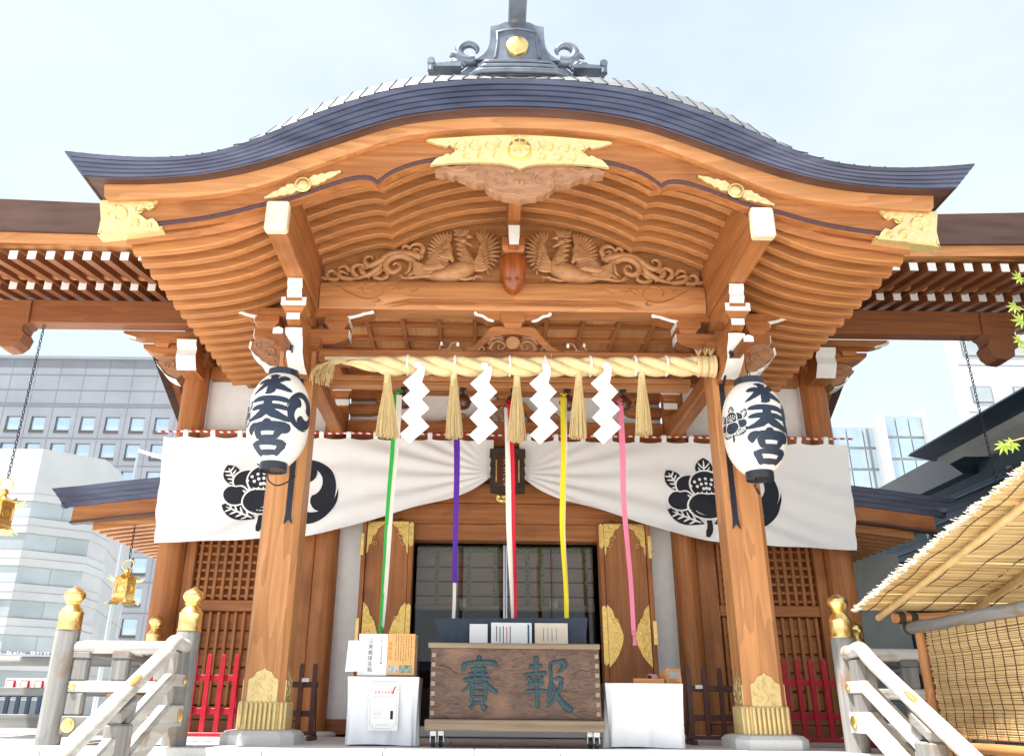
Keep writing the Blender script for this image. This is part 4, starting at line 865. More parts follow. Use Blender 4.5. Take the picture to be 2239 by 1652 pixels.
# eaves of the hall to both sides of the porch
for s in (-1, 1):
    m = MB(); m.loft([[(s*x, 10.16, 6.70+u), (s*x, 10.24, 6.25+u*.6), (s*x, 10.5, 6.28+u*.6), (s*x, 10.6, 6.75+u)] for x, u in ((4.3, .0), (6, .0), (7.4, .05), (8.6, .14), (9.6, .26))]); m.build('eave_edge', M['copper_brown'], SH, 40)
    m = MB(); m.loft([[(s*x, 10.30, 6.255+u), (s*x, 10.33, 6.10+u), (s*x, 10.50, 6.10+u), (s*x, 10.5, 6.255+u)] for x, u in ((4.3, 0), (6, 0), (7.4, .03), (8.6, .08), (9.5, .16))]); m.build('eave_band', M['pale_x'], SH, 40)
    m = MB(); m.grid([[(s*4.3, y, z) for y, z in ((10.34, 6.10), (11.6, 6.30), (13.6, 6.58))], [(s*9.5, y, z) for y, z in ((10.34, 6.12), (11.6, 6.32), (13.6, 6.6))]]); m.build('soffit_board', M['wood_x'], SH)
    m = MB(); m.box(s*4.3, s*9.4, 11.36, 11.47, 6.135, 6.24, .008); m.build('rafter_ledge', M['pale_x'], SH)
    r1 = MB(); r1.loft([[(x, y, z) for x, z in ((-.058, z0), (.058, z0), (.058, z0+.12), (-.058, z0+.12))] for y, z0 in ((10.40, 5.905), (11.8, 6.155))]); r1 = r1.mesh('rafter', M['dull_y'])
    e1 = MB(); e1.box(-.06, .06, 10.388, 10.399, 5.90, 6.028); e1 = e1.mesh('white_end', M['white'])
    r2 = MB(); r2.loft([[(x, y, z) for x, z in ((-.058, z0), (.058, z0), (.058, z0+.125), (-.058, z0+.125))] for y, z0 in ((11.50, 5.995), (13.5, 6.36))]); r2 = r2.mesh('rafter', M['dull_y'])
    e2 = MB(); e2.box(-.06, .06, 11.488, 11.499, 5.99, 6.124); e2 = e2.mesh('white_end', M['white'])
    for k in range(-3, 15):
        o = put('rafter', r1, SH, T(s*(5.555+.2655*k), 0, 0)); put('white_end', e1, o)
        o = put('rafter', r2, SH, T(s*(5.58+.27*k), 0, 0)); put('white_end', e2, o)
    m = MB(); m.box(s*4.4, s*7.85, 11.9, 12.16, 5.605, 6.02, .015); m.build('eave_beam', M['dull_x'], SH)
    m = MB(); nl = [(7.62, 5.98), (8.23, 5.98), (8.2, 5.72), (8.12, 5.68), (8.10, 5.60), (8.16, 5.50), (8.12, 5.38), (8.04, 5.33), (8.02, 5.22), (7.9, 5.16), (7.75, 5.18), (7.66, 5.26), (7.62, 5.40), (7.68, 5.48), (7.66, 5.56), (7.60, 5.60)]
    m.prism([(s*x, z) for x, z in nl], 11.86, 12.18); m.build('carved_beam_end', M['dull_x'], SH)
    m = MB(); m.grid([[(s*x, 10.62, 6.76), (s*x, 14.5, 8.5)] for x in (2, 9.6)]); m.build('main_roof', M['copper_roof'], SH)
    # side pent roof seen past the columns
    def pent(x): return 3.36-.10*(x-5.5)-.02*(x-5.5)**2+.05*max(0, x-6.7)
    xs = xrange(5.35, 7.2, 13)
    for k in range(4):
        m = MB(); d0, d1 = .075*k, .075*(k+1)-.006
        m.grid([[(s*(x-.06*k*(x > 7.1)), 12.85+.03*k, pent(x)-d0) for x in xs], [(s*(x-.06*(k+1)*(x > 7.1)), 12.875+.03*k, pent(x)-d1) for x in xs], [(s*(x-.1), 12.90+.03*k, pent(x)-d1) for x in xs]]); m.build('copper_layer', M['copper'], SH, 40)
    m = MB(); m.loft([[(s*x, 12.98, pent(x)-.30), (s*x, 12.98, pent(x)-.53), (s*x, 13.1, pent(x)-.53), (s*x, 13.1, pent(x)-.30)] for x in xrange(5.35, 6.86, 9)]); m.build('pent_bargeboard', M['wood_x'], SH)
    m = MB(); m.loft([[(s*x, 12.96, pent(x)-.53), (s*x, 12.96, pent(x)-.565), (s*x, 13.1, pent(x)-.565), (s*x, 13.1, pent(x)-.53)] for x in xrange(5.35, 6.87, 9)]); m.build('dark_moulding', M['copper_brown'], SH)
    m = MB(); m.grid([[(s*x, 12.85, pent(x)+.002) for x in xs], [(s*x, 17.5, pent(x)+.1) for x in xs]]); m.build('pent_roof', M['copper_roof'], SH, 40)
    m = MB(); m.grid([[(s*x, 13.1, pent(x)-.50) for x in xs[:-3]], [(s*x, 17.5, pent(x)-.50) for x in xs[:-3]]]); m.build('pent_soffit', M['wood_x'], SH, 40)
    rb = MB(); rb.loft([[(s*x, -.05, pent(x)-.66), (s*x, .05, pent(x)-.66), (s*x, .05, pent(x)-.51), (s*x, -.05, pent(x)-.51)] for x in xrange(5.35, 6.6, 6)]); rb = rb.mesh('pent_rafter', M['pale_x'])
    for k in range(13): put('pent_rafter', rb, SH, T(0, 13.25+.27*k, 0))
    # rear gable edge behind the corner column, side wall of the hall
    A = [at(a, b, 14.2) for a, b in ((326, 760), (345, 762), (412, 948), (398, 948))]
    m = MB(); m.prism([(-s*v.x, v.z) for v in A], 14.2, 14.3); m.build('gable_edge', M['copper_brown'], SH)
    for k, (mt) in enumerate(('wood_z', 'dull_z', 'pale_z', 'wood_z')):
        A = [at(a, b, 14.22+.05*k) for a, b in ((345+22*k, 762), (368+22*k, 764), (424+12*k, 948), (411+12*k, 948))]
        m = MB(); m.prism([(-s*v.x, v.z) for v in A], 14.22+.05*k, 14.32+.05*k); m.build('gable_board', M[mt], SH)
    hb('side_wall', s*5.08, s*5.24, 12.95, 18, DECK, 5.9, 'plaster', 0)
# ------------------------------------------------------------------ brush strokes and crests, drawn flat and laid on a surface
def ribbon2(pts, w, n=12, cols=3, cap=.5):
    P = spline([(p[0], p[1], 0) for p in pts], n); rows = []
    W = w if isinstance(w, (list, tuple)) else [w, w]
    for i, p in enumerate(P):
        t = (P[min(i+1, n-1)]-P[max(i-1, 0)]).normalized(); nn = Vector((-t.y, t.x, 0))
        s = i/(n-1); k = s*(len(W)-1); j = min(int(k), len(W)-2); ww = lerp(W[j], W[j+1], k-j)
        c = 1.0
        if i in (0, n-1): c = cap
        rows.append([p+nn*ww*c*(q/cols-.5) for q in range(cols+1)])
    a = (P[0]-P[1]).normalized(); b = (P[-1]-P[-2]).normalized()
    rows[0] = [r+a*W[0]*.28 for r in rows[0]]; rows[-1] = [r+b*W[-1]*.28 for r in rows[-1]]
    return rows
def lay(rows_list, fn, eps=.0005, th=.0):
    m = MB()
    for k, rows in enumerate(rows_list):
        m.grid([[fn(p.x, p.y, k*eps) for p in r] for r in rows])
    return m
K_MIZU = [([(.50, .97), (.52, .6), (.50, .16), (.40, .06)], [.17, .15, .16, .06]), ([(.33, .97), (.52, .95), (.66, .93)], [.07, .12, .05]), ([(.10, .60), (.22, .66), (.36, .66), (.30, .42), (.04, .10)], [.10, .16, .14, .13, .05]), ([(.93, .80), (.80, .80), (.60, .58)], [.14, .17, .10]), ([(.58, .55), (.72, .36), (.97, .20)], [.12, .19, .09])]
K_TEN = [([(.10, .84), (.30, .89), (.70, .88), (.92, .82)], [.10, .15, .15, .13]), ([(.10, .52), (.3, .57), (.70, .57), (.92, .50)], [.10, .14, .14, .12]), ([(.48, .86), (.46, .52), (.30, .24), (.04, .10)], [.13, .15, .17, .08]), ([(.50, .50), (.64, .28), (.97, .08)], [.12, .20, .12])]
K_GU = [([(.50, 1.0), (.50, .88)], [.12, .16]), ([(.08, .60), (.09, .74), (.16, .84), (.30, .84)], [.06, .15, .14, .1]), ([(.20, .86), (.55, .88), (.92, .84), (.93, .70), (.82, .62)], [.10, .11, .14, .14, .05]), ([(.26, .70), (.29, .58), (.31, .46)], [.10, .12, .10]), ([(.25, .71), (.55, .73), (.80, .71), (.76, .58), (.72, .46)], [.10, .10, .13, .12, .08]), ([(.28, .47), (.5, .46), (.76, .48)], [.08, .10, .08]), ([(.52, .44), (.46, .34)], [.14, .08]), ([(.12, .28), (.2, .16), (.25, .0)], [.10, .14, .12]), ([(.10, .29), (.5, .33), (.92, .29), (.86, .14), (.80, .0)], [.08, .12, .14, .14, .11]), ([(.22, .05), (.5, .04), (.82, .05)], [.09, .11, .09])]
def comma(a, R, th=2.75):
    out_, inn_ = [], []; rh = .30*R
    for i in range(31):
        t = i/30; g = a+th*t; ro_ = R*(.86+.14*min(1, t*2.2)); ri_ = max(ro_-2*rh*(1-t)**.85, 0); ri_ = min(ri_, ro_-.004*R)
        out_.append((ro_*cos(g), ro_*sin(g))); inn_.append((ri_*cos(g), ri_*sin(g)))
    rc = (R*.86-rh); cap_ = [(rc*cos(a)+rh*cos(a+pi-(pi)*k/9+pi)*1.0, rc*sin(a)+rh*sin(a+pi-(pi)*k/9+pi)) for k in range(1, 9)]
    return out_, inn_, (rc*cos(a), rc*sin(a), rh, a)
def tomoe_rows(c, R, a0):
    rows = []
    for k in range(3):
        o, i, h = comma(a0+k*2*pi/3, R)
        rows.append([[Vector((c[0]+lerp(p[0], q[0], j/3), c[1]+lerp(p[1], q[1], j/3), 0)) for j in range(4)] for p, q in zip(o, i)])
        rr = []
        for m_ in range(9):                       # round head, swung back from the first edge
            g = h[3]-pi*m_/8
            rr.append([Vector((c[0]+h[0]+h[2]*s_*cos(g), c[1]+h[1]+h[2]*s_*sin(g), 0)) for s_ in (0, .5, 1)])
        rows.append(rr)
    return rows
def disc_rows(c, rx, ry, notch=0.0, n=28):
    rr = []
    for k in range(n+1):
        g = 2*pi*k/n+pi/2; f = 1-notch*math.exp(-((min(k, n-k)/n*2*pi)/.35)**2)
        rr.append([Vector((c[0]+rx*f*s_*cos(g), c[1]+ry*f*s_*sin(g), 0)) for s_ in (0, .25, .5, .75, 1)])
    return rr
def leaf_rows(a, b, w, n=14):
    A, B = Vector((*a, 0)), Vector((*b, 0)); d = B-A; nn = Vector((-d.y, d.x, 0)).normalized()
    return [[A+d*(i/(n-1))+nn*w*(sin(pi*(i/(n-1))**.8)+.02)*q for q in (-1, -.5, 0, .5, 1)] for i in range(n)]
def flower(u):
    """flower crest in units of u (half width 1): dark shapes and white lines, back to front"""
    D, Wt = [], []
    for q in (-1, 1):
        for (a, b, w) in (((q*.98, .66), (q*.62, .05), .21), ((q*1.02, -.36), (q*.12, -.72), .20)):
            D.append((0, leaf_rows(a, b, w)))
            A, B = Vector((*a, 0)), Vector((*b, 0)); d = B-A
            mid = [A+d*.14, A+d*.5, A+d*.9]; Wt.append((1, ribbon2([(p.x, p.y) for p in mid], [.03, .045, .05], 8, 1)))
            nn = Vector((-d.y, d.x, 0)).normalized()
            for t in (.30, .46, .62, .78):
                for e in (-1, 1):
                    p0 = A+d*t; p1 = A+d*(t-.13)+nn*e*w*.66; Wt.append((1, ribbon2([(p0.x, p0.y), ((p0.x+p1.x)/2-d.x*.01, (p0.y+p1.y)/2), (p1.x, p1.y)], [.04, .045, .03], 5, 1)))
    D.append((0, leaf_rows((0, 1.0), (0, .35), .22)))
    Wt.append((1, ribbon2([(0, .92), (0, .5)], .04, 5, 1)))
    for t in (.80, .68, .56):
        for e in (-1, 1): Wt.append((1, ribbon2([(0, t-.08), (e*.08, t-.02), (e*.14, t+.06)], .035, 5, 1)))
    D.append((0, ribbon2([(0, -.5), (.02, -.8), (-.02, -.98)], [.11, .14, .18], 6, 2)))
    def petal(c, rx, ry, n_, z):
        Wt.append((z, disc_rows(c, rx+.045, ry+.045, n_))); D.append((z+1, disc_rows(c, rx, ry, n_)))
    for q in (-1, 1): petal((q*.40, .25), .36, .27, .0, 2)
    petal((0, .28), .40, .36, 0, 4)
    for q in (-1, 1): petal((q*.68, -.12), .30, .24, .22, 6)
    for r_, n_, w_ in ((.16, 3, .035), (.27, 5, .035), (.38, 7, .035)):
        for k in range(n_):
            g = pi/2+(k-(n_-1)/2)*.42*(.9 if n_ < 7 else .8); Wt.append((8, disc_rows((r_*cos(g)*1.25, -.02+r_*sin(g)*1.15+.02), .042, .042, 0, 10)))
    for k in range(9): g = pi/2+(k-4)*.27; Wt.append((8, ribbon2([(.10*(k-4), .0-.02*abs(k-4)+.0), (.13*(k-4)*.95, .09-.012*(k-4)**2*.5)], .045, 4, 1)))
    petal((0, -.26), .48, .33, .16, 9)
    sc_ = lambda rows: [[p*u for p in r] for r in rows]
    return [(z, sc_(r)) for z, r in D], [(z, sc_(r)) for z, r in Wt]
def lay_levels(lst, fn, base=.001, step=.0016):
    m = MB()
    for k, (z, rows) in enumerate(lst): m.grid([[fn(p.x, p.y, base+z*step+k*.00001) for p in r] for r in rows])
    return m

# ------------------------------------------------------------------ white curtain with crests
_zb = curve1([(.20, 3.31), (.45, 3.12), (.75, 2.968), (1.44, 2.784), (2.11, 2.567), (2.785, 2.39), (3.73, 2.289), (4.5, 2.245), (5.30, 2.225)])
def cloth_y(x, z):
    ax = abs(x); dx, dz = ax-.15, z-3.33
    r = math.hypot(dx, dz); a = math.atan2(dz, dx)
    f = math.exp(-((r-1.4)/1.5)**2)
    y = .026*f*sin(a*30+.5*sin(r*2.2))*max(0, min(1, 1.1-max(0, a)*.85))
    y += .045*sin((ax*1.5+z*2.9)*2.3+.7*sin(ax*2.1)) * max(0, min(1, (3.8-z)))*.8
    y += .020*sin((ax*1.1+z*3.1)*6.1+1.3*sin(ax*1.7)) * max(0, min(1, (3.6-z)))*max(0, min(1, (ax-1.6)))
    y += .010*sin(ax*7+z*5.0)*max(0, min(1, (3.2-z)))*(1 if x < 0 else 1.2)
    return 12.30+y*(1 if x < 0 else .9)
TIE = [-5.0+.423*k for k in range(12)]
curt = {}
for s in (-1, 1):
    lab = 'white crested curtain half with its outer end by the small side-roof lantern' if s < 0 else 'white crested curtain half with its outer end above the reed-roofed hut'
    cl = thing('curtain', lab, 'curtain', (s*2.7, 12.3, 3.9), 'curtain halves drawn up at the middle'); curt[s] = cl
    rows = []
    nx, nz_ = 150, 46
    for i in range(nx+1):
        t = i/nx; ax = lerp(.20, 5.34, t); col = []
        ph_ = ((ax-.35) % .423)/.423; ztop = 3.885-.035*(1-(2*ph_-1)**2) if ax > .35 else 3.87
        for j in range(nz_+1):
            v = j/nz_; x = ax-(.10*v if ax > 4.4 else 0)*(ax-4.4)/.94; z = lerp(ztop, _zb(x), v)
            col.append((s*x, cloth_y(s*x, z), z))
        rows.append(col)
    m = MB(); m.grid(rows); sh_ = m.build('cloth', M['cloth'], cl, 180)
    for ax in (1.32, 2.42, 3.5, 4.62):
        m = MB(); m.tube([(s*ax, cloth_y(s*ax, z)+.001, z) for z in xrange(_zb(ax)+.004, 3.84, 30)], .005, 5); m.build('seam', M['cloth'], cl)
    m = MB(); m.tube([(s*ax, cloth_y(s*ax, 3.02)+.001, 3.02) for ax in xrange(1.3, 5.25, 60)], .004, 5); m.build('fold_crease', M['cloth'], cl)
    for k in range(12):
        x = .35+.423*k; m = MB(); m.grid([[(s*(x-.035), 12.30-d, z) for d, z in ((.002, 3.87), (.03, 3.93), (.035, 3.965), (0, 3.99), (-.035, 3.965), (-.028, 3.93), (-.004, 3.875))], [(s*(x+.035), 12.30-d, z) for d, z in ((.002, 3.87), (.03, 3.93), (.035, 3.965), (0, 3.99), (-.035, 3.965), (-.028, 3.93), (-.004, 3.875))]]); m.build('tie_loop', M['cloth'], cl, 60)
    # crest: three-comma whorl with the flower laid over it
    sh = 0 if s < 0 else 6.75
    def on(u, v, e, sh=sh): X, Z = u+sh, v; return (X, cloth_y(X, Z)-.007-e, Z)
    tm = lay(tomoe_rows((-3.06, 3.02), .50, -.55), on, .0002); tm.build('whorl_crest', M['ink'], cl)
    D, Wt = flower(.60); fc = (-3.70, 3.02)
    def onf(u, v, e): return on(fc[0]+u, fc[1]+v, e*1.9+.004)
    lay_levels(D, onf).build('flower_crest', M['ink'], cl); tag(lay_levels(Wt, onf).build('crest_lines', M['cloth'], cl), kind='stuff')
# red and white cord the curtain hangs from
cm = mat('red_white_cord', (.62, .02, .03), (.80, .78, .74), .7)
t_ = cm.node_tree; ti = t_.nodes.new('ShaderNodeTexWave'); ti.inputs['Scale'].default_value = 5.2; ti.bands_direction = 'DIAGONAL'
tcn = t_.nodes.new('ShaderNodeTexCoord'); t_.links.new(tcn.outputs['Object'], ti.inputs['Vector'])
rr_ = [n for n in t_.nodes if n.type == 'VALTORGB'][0]; rr_.color_ramp.elements[0].position = .55; rr_.color_ramp.elements[1].position = .62; t_.links.new(ti.outputs['Fac'], rr_.inputs['Fac'])
m = MB(); m.tube([(x, 12.30, 3.955+.006*sin(x*7.4)) for x in xrange(-5.46, 5.44, 80)], .016, 8)
tag(m.build('twisted_rope', cm, None, 60), 'red and white twisted cord the white curtain hangs from', 'cord')

# framed name board hung where the curtain parts
pq = thing('name_board', 'small dark carved name board with gilt characters hung where the curtain parts', 'plaque', (0.01, 12.2, 3.0))
fr = [(-.26, 3.68), (-.13, 3.69), (-.12, 3.70), (.0, 3.665), (.12, 3.70), (.14, 3.69), (.28, 3.68), (.285, 3.55), (.262, 3.54), (.28, 3.42), (.262, 3.40), (.28, 3.28), (.26, 3.26), (.28, 3.14), (.27, 3.0), (.06, 2.99), (.0, 3.01), (-.06, 2.99), (-.25, 3.0), (-.26, 3.14), (-.24, 3.26), (-.26, 3.28), (-.242, 3.40), (-.26, 3.42), (-.242, 3.54), (-.265, 3.55)]
m = MB(); m.prism(fr, 12.13, 12.20); m.build('carved_frame', M['twine'], pq)
m = MB(); m.box(-.145, .165, 12.105, 12.128, 3.075, 3.575, .006); pn = m.build('board', mat('dark_board', (.06, .014, .010), (.10, .025, .018), .35, scale=(20, 4, 2)), pq)
m = MB()
for k, KK in enumerate((K_MIZU, K_TEN, K_GU)):
    def pf(u, v, e, k=k): return (-.07+.16*u, 12.1035-e, 3.405-.155*k+.135*v)
    lm = lay([ribbon2(p, [w_*.55 for w_ in (w if isinstance(w, list) else [w, w])], 8, 1) for p, w in KK], pf, .0003); m.add(lm.v, lm.f)
tag(m.build('characters', M['gold'], pq), kind='stuff')
for x in (-.16, .18):
    m = MB(); m.box(x-.012, x+.012, 12.10, 12.13, 3.15, 3.5, .003); m.build('gilt_edge', M['gold_old'], pq)
m = MB(); m.tube([(-.1, 12.17, 3.69), (.01, 12.2, 3.83), (.12, 12.17, 3.69)], .006, 5); m.build('hanging_wire', M['iron'], pq)

# ------------------------------------------------------------------ paper lanterns
def lr(z):                                     # radius of the paper at height z, lantern centre at 0
    t = abs(z)/.575; return .37*(1-min(1, t)**3.1*.55)
def lantern(name, label, loc, rot):
    th_ = thing(name, label, 'lantern', (0, 0, 0), 'paper lanterns hung from the porch posts')
    m = MB(); prof = []
    for i in range(121):
        z = -.555+1.11*i/120; prof.append((lr(z)+.0035*sin(i*2*pi/4), z))
    m.lathe(prof, 64); m.build('paper_shade', M['lantern'], th_, 60)
    for (z0, z1, r) in ((.545, .64, .185), (-.65, -.545, .165)):
        m = MB(); m.lathe([(.02, z0+.02), (r-.01, z0+.02), (r-.008, z0), (r, z0), (r, z1), (r-.012, z1), (r-.014, z1-.02), (.02, z1-.02)], 40); m.build('lantern_cap', M['black'], th_, 40)
    def on(u, v, e): r = lr(v)+.006+e; a = u/.375; return (r*sin(a), -r*cos(a), v)
    for KK, zc, hh in ((K_MIZU, .205, .30), (K_TEN, -.135, .325), (K_GU, -.505, .385)):
        w_ = .54
        m = lay([ribbon2([(p_[0], p_[1]) for p_ in p], [q_*1.48 for q_ in w], 14, 4) for p, w in KK], lambda u, v, e, zc=zc, hh=hh, w_=w_: on((u-.5)*w_, zc+v*hh, e), .0006); m.build('character', M['ink_blue'], th_)
    m = lay(tomoe_rows((0, 0), .235, .4), lambda u, v, e: on(.45+u, .05+v*1.05, e), .0004); m.build('whorl_crest', M['ink_blue'], th_)
    D, Wt = flower(.205)
    lay_levels(D, lambda u, v, e: on(-.46+u, .0+v*1.1, e), .0005, .0008).build('flower_crest', M['ink_blue'], th_)
    tag(lay_levels(Wt, lambda u, v, e: on(-.46+u, .0+v*1.1, e), .0005, .0008).build('crest_lines', M['lantern'], th_), kind='stuff')
    m = MB(); m.tube(spline([(0, 0, .60), (.02, -.02, .72), (-.015, 0, .80), (.0, .02, .98)], 12), .006, 5); m.build('hanging_wire', M['iron'], th_)
    m = MB(); m.tube(spline([(-.05, 0, -.62), (-.06, .02, -.74), (.02, .1, -.80), (.1, .25, -.72), (.13, .42, -.60)], 18), .009, 6); m.build('cable', M['iron'], th_)
    th_.matrix_basis = T(*loc) @ RZ(rot) @ Matrix.Scale(.94, 4)
    return th_
cL, cR = at(609, 918, 9.08), at(1649, 937, 9.08)
lantern('paper_lantern', 'white paper lantern on the porch post near the building with square windows', cL, math.radians(-7))
lantern('paper_lantern', 'white paper lantern on the porch post near the reed-roofed hut', cR, math.radians(9))
for s, c in ((-1, cL), (1, cR)):
    bt = thing('iron_bracket', 'black iron lantern bracket on the post by the %s' % ('green ribbon' if s < 0 else 'pink ribbon'), 'bracket', (s*PX, 9.76, 2.0), 'iron lantern brackets')
    xo = c.x+.06 if s < 0 else c.x-.12
    m = MB(); m.prism([(xo-.03, 4.05), (xo+.03, 4.05), (xo+.035, 2.12), (xo+.055, 2.0), (xo+.01, 2.06), (xo-.04, 2.0), (xo-.028, 2.12)], 9.735, 9.762); m.build('strap', M['iron'], bt)
    for k, rr in enumerate((.16, .11)):
        m = MB(); m.tube(spline([(xo, 9.74, 3.75+.1*k), (xo-.01, 9.55, 3.85+.1*k), (xo-.02, 9.35, 3.98+.05*k), (xo-.02, 9.2, 4.06-.02*k), (xo-.02, 9.12+.1*k, 3.98)], 16), .016-.004*k, 7); m.build('scroll_bar', M['iron'], bt, 50)

# ------------------------------------------------------------------ straw rope, tassels, paper streamers
rope = thing('straw_rope', 'thick twisted straw rope slung between the two porch posts', 'rope', (0, 9.7, 4.0))
def rc(x): return 4.03+.022*(x/2.5)**2+.02*(x/2.5)
N = 420
for k in range(3):
    P, Rr = [], []
    for i in range(N+1):
        x = lerp(-2.18, 2.36, i/N); g = min(1, max(.12, (x+2.25)/.62)); a = x*6.2+k*2*pi/3
        P.append((x, 9.70+.066*g*cos(a), rc(x)+.03*(1-g)+.066*g*sin(a))); Rr.append(.067*g)
    m = MB(); m.tube(P, Rr, 9); m.build('rope_strand', M['straw'], rope, 60)
m = MB(); m.lathe([(.12, 0), (.135, .1), (.125, .14), (.14, .2), (.15, .24), (.001, .235)], 24, M=T(2.33, 9.70, rc(2.4)) @ Matrix.Rotation(pi/2, 4, 'Y')); m.build('bound_end', M['straw'], rope, 40)
for x in (2.37, 2.46, 2.53):
    m = MB(); m.lathe([(.138, -.012), (.143, 0), (.138, .012)], 20, M=T(x, 9.70, rc(2.4)) @ Matrix.Rotation(pi/2, 4, 'Y')); m.build('binding', M['straw_dark'], rope, 40)
    m = MB()
    for q in range(9): m.tube([(x, 9.68, rc(x)+.13), (x+rng.uniform(-.05, .05), 9.66+rng.uniform(-.03, .03), rc(x)+.22+rng.uniform(-.02, .03))], [.006, .004], 4)
    tag(m.build('binding_knot', M['straw_dark'], rope), kind='stuff')
m = MB()
for q in range(70):
    a = rng.uniform(-.6, .5); x1 = -2.26-.26*rng.random()-.02; m.tube(spline([(-2.12, 9.68+rng.uniform(-.03, .03), 4.06+rng.uniform(-.02, .03)), (-2.27, 9.66+rng.uniform(-.05, .05), 4.06+.03*a), (x1, 9.64+rng.uniform(-.07, .07), 3.97-.10*rng.random()), (x1-.04*rng.random(), 9.63+rng.uniform(-.08, .08), 3.84-.12*rng.random())], 6), [.006, .006, .006, .005, .005, .004], 4)
tag(m.build('frayed_end', M['straw_dark'], rope), kind='stuff')
m = MB()
for q in range(46):
    x = rng.uniform(-1.9, 2.3); a = rng.uniform(0, 6.28); m.tube([(x, 9.70+.13*cos(a), rc(x)+.13*sin(a)), (x+rng.uniform(-.06, .06), 9.70+.20*cos(a), rc(x)+.13*sin(a)+rng.uniform(-.07, .05))], [.003, .002], 3)
tag(m.build('loose_straws', M['straw_dark'], rope), kind='stuff')
bp = MB(); P = [(x, 9.79, 4.165+.004*x) for x in xrange(-2.43, 2.47, 60)]; bp.tube(P, [.026+(.004 if i % 7 == 3 else 0) for i in range(60)], 10); bpo = bp.build('bamboo_pole', M['bamboo_pale'], None, 50)
tag(bpo, 'thin pale bamboo pole tied along the top of the straw rope', 'pole')
for x in (-2.3, -2.0, -1.35, -.75, -.05, .4, .98, 1.55, 1.95):
    m = MB(); m.lathe([(.135, -.012), (.139, 0), (.135, .012)], 18, M=T(x, 9.71, rc(x)+.015) @ Matrix.Rotation(pi/2, 4, 'Y'))
    if x > -1.7: m.build('tie_string', M['paper'], rope, 50)
tl_ = [(-1.6, 3.93, -1.56, 3.08, .145), (-.76, 3.91, -.74, 3.085, .105), (.04, 3.90, .03, 3.05, .11), (.825, 3.925, .79, 3.105, .105), (1.626, 3.955, 1.60, 3.155, .105)]
names = ['beside the green ribbon', 'above the purple ribbon', 'above the red ribbon', 'beside the yellow ribbon', 'beside the pink ribbon']
for k, (xt, zt, xb, zb_, w) in enumerate(tl_):
    tt = thing('straw_tassel', 'straw tassel hanging from the rope '+names[k], 'tassel', (xt, 9.68, zb_), 'straw tassels on the rope')
    m = MB()
    for q in range(150):
        a = rng.uniform(0, 2*pi); r = math.sqrt(rng.random()); dz = rng.uniform(-.03, .025); lean = rng.uniform(-.012, .012)
        p0 = Vector((xt+.032*r*cos(a), 9.68+.032*r*sin(a), zt)); p1 = Vector((lerp(xt, xb, .3)+.05*r*cos(a), 9.68+.045*r*sin(a), lerp(zt, zb_, .25))); p2 = Vector((xb+w*r*cos(a)+lean, 9.68+.07*r*sin(a), zb_+dz))
        m.tube([p0, p1, p1.lerp(p2, .5)+Vector((.006*cos(a), 0, 0)), p2], [.006, .0065, .0065, .006], 4)
    tag(m.build('straw_bundle', M['straw_dark'], tt), kind='stuff')
    m = MB(); m.lathe([(.03, zt+.02), (.042, zt-.02), (.04, zt-.13), (.045, zt-.16)], 14, (xt, 9.68, 0)); m.build('bound_head', M['straw'], tt, 40)
def sp_(x, y, c, s=.00113): return ((x-1000)*s+c, (0-y)*s*1.04)
bands = [[(1008, 0), (1088, 0), (1082, 110), (1060, 190), (940, 290), (850, 195), (1000, 60)], [(940, 290), (1060, 190), (1150, 290), (1060, 385), (945, 480), (850, 380)], [(945, 480), (1060, 385), (1155, 490), (1060, 580), (945, 680), (850, 580)], [(945, 680), (1060, 580), (1160, 685), (955, 875), (848, 775)]]
nm = ['beside the green ribbon', 'between the purple and red ribbons', 'between the red and yellow ribbons', 'beside the pink ribbon']
for k, (px, py) in enumerate(((912, 798), (1058, 800), (1192, 800), (1325, 800))):
    c = at(px, py, 9.55)
    st = thing('paper_streamer', 'white zigzag paper streamer on the straw rope '+nm[k], 'streamer', (c.x, 9.55, c.z), 'zigzag paper streamers')
    for b, poly in enumerate(bands):
        m = MB(); y = 9.56-.004*b
        v = []
        for side in (0, .0025):
            for (x, yy) in poly:
                X, Z = sp_(x, yy, c.x-.03*(k > 1)+rng.uniform(-.004, .004)*0); lean = .10*((x-1000)/1000)*(1 if b % 2 else -1)
                v.append((X, y+side+lean*.6, c.z+Z))
        n = len(poly); m.add(v, [tuple(range(n)), tuple(range(n, 2*n))[::-1]]+[(i, (i+1) % n, n+(i+1) % n, n+i) for i in range(n)]); m.build('paper_fold', M['paper'], st)
    m = MB(); m.box(c.x-.04, c.x+.055, 9.545, 9.60, c.z-.03, c.z+.06, .02); m.build('knot', M['paper'], st)

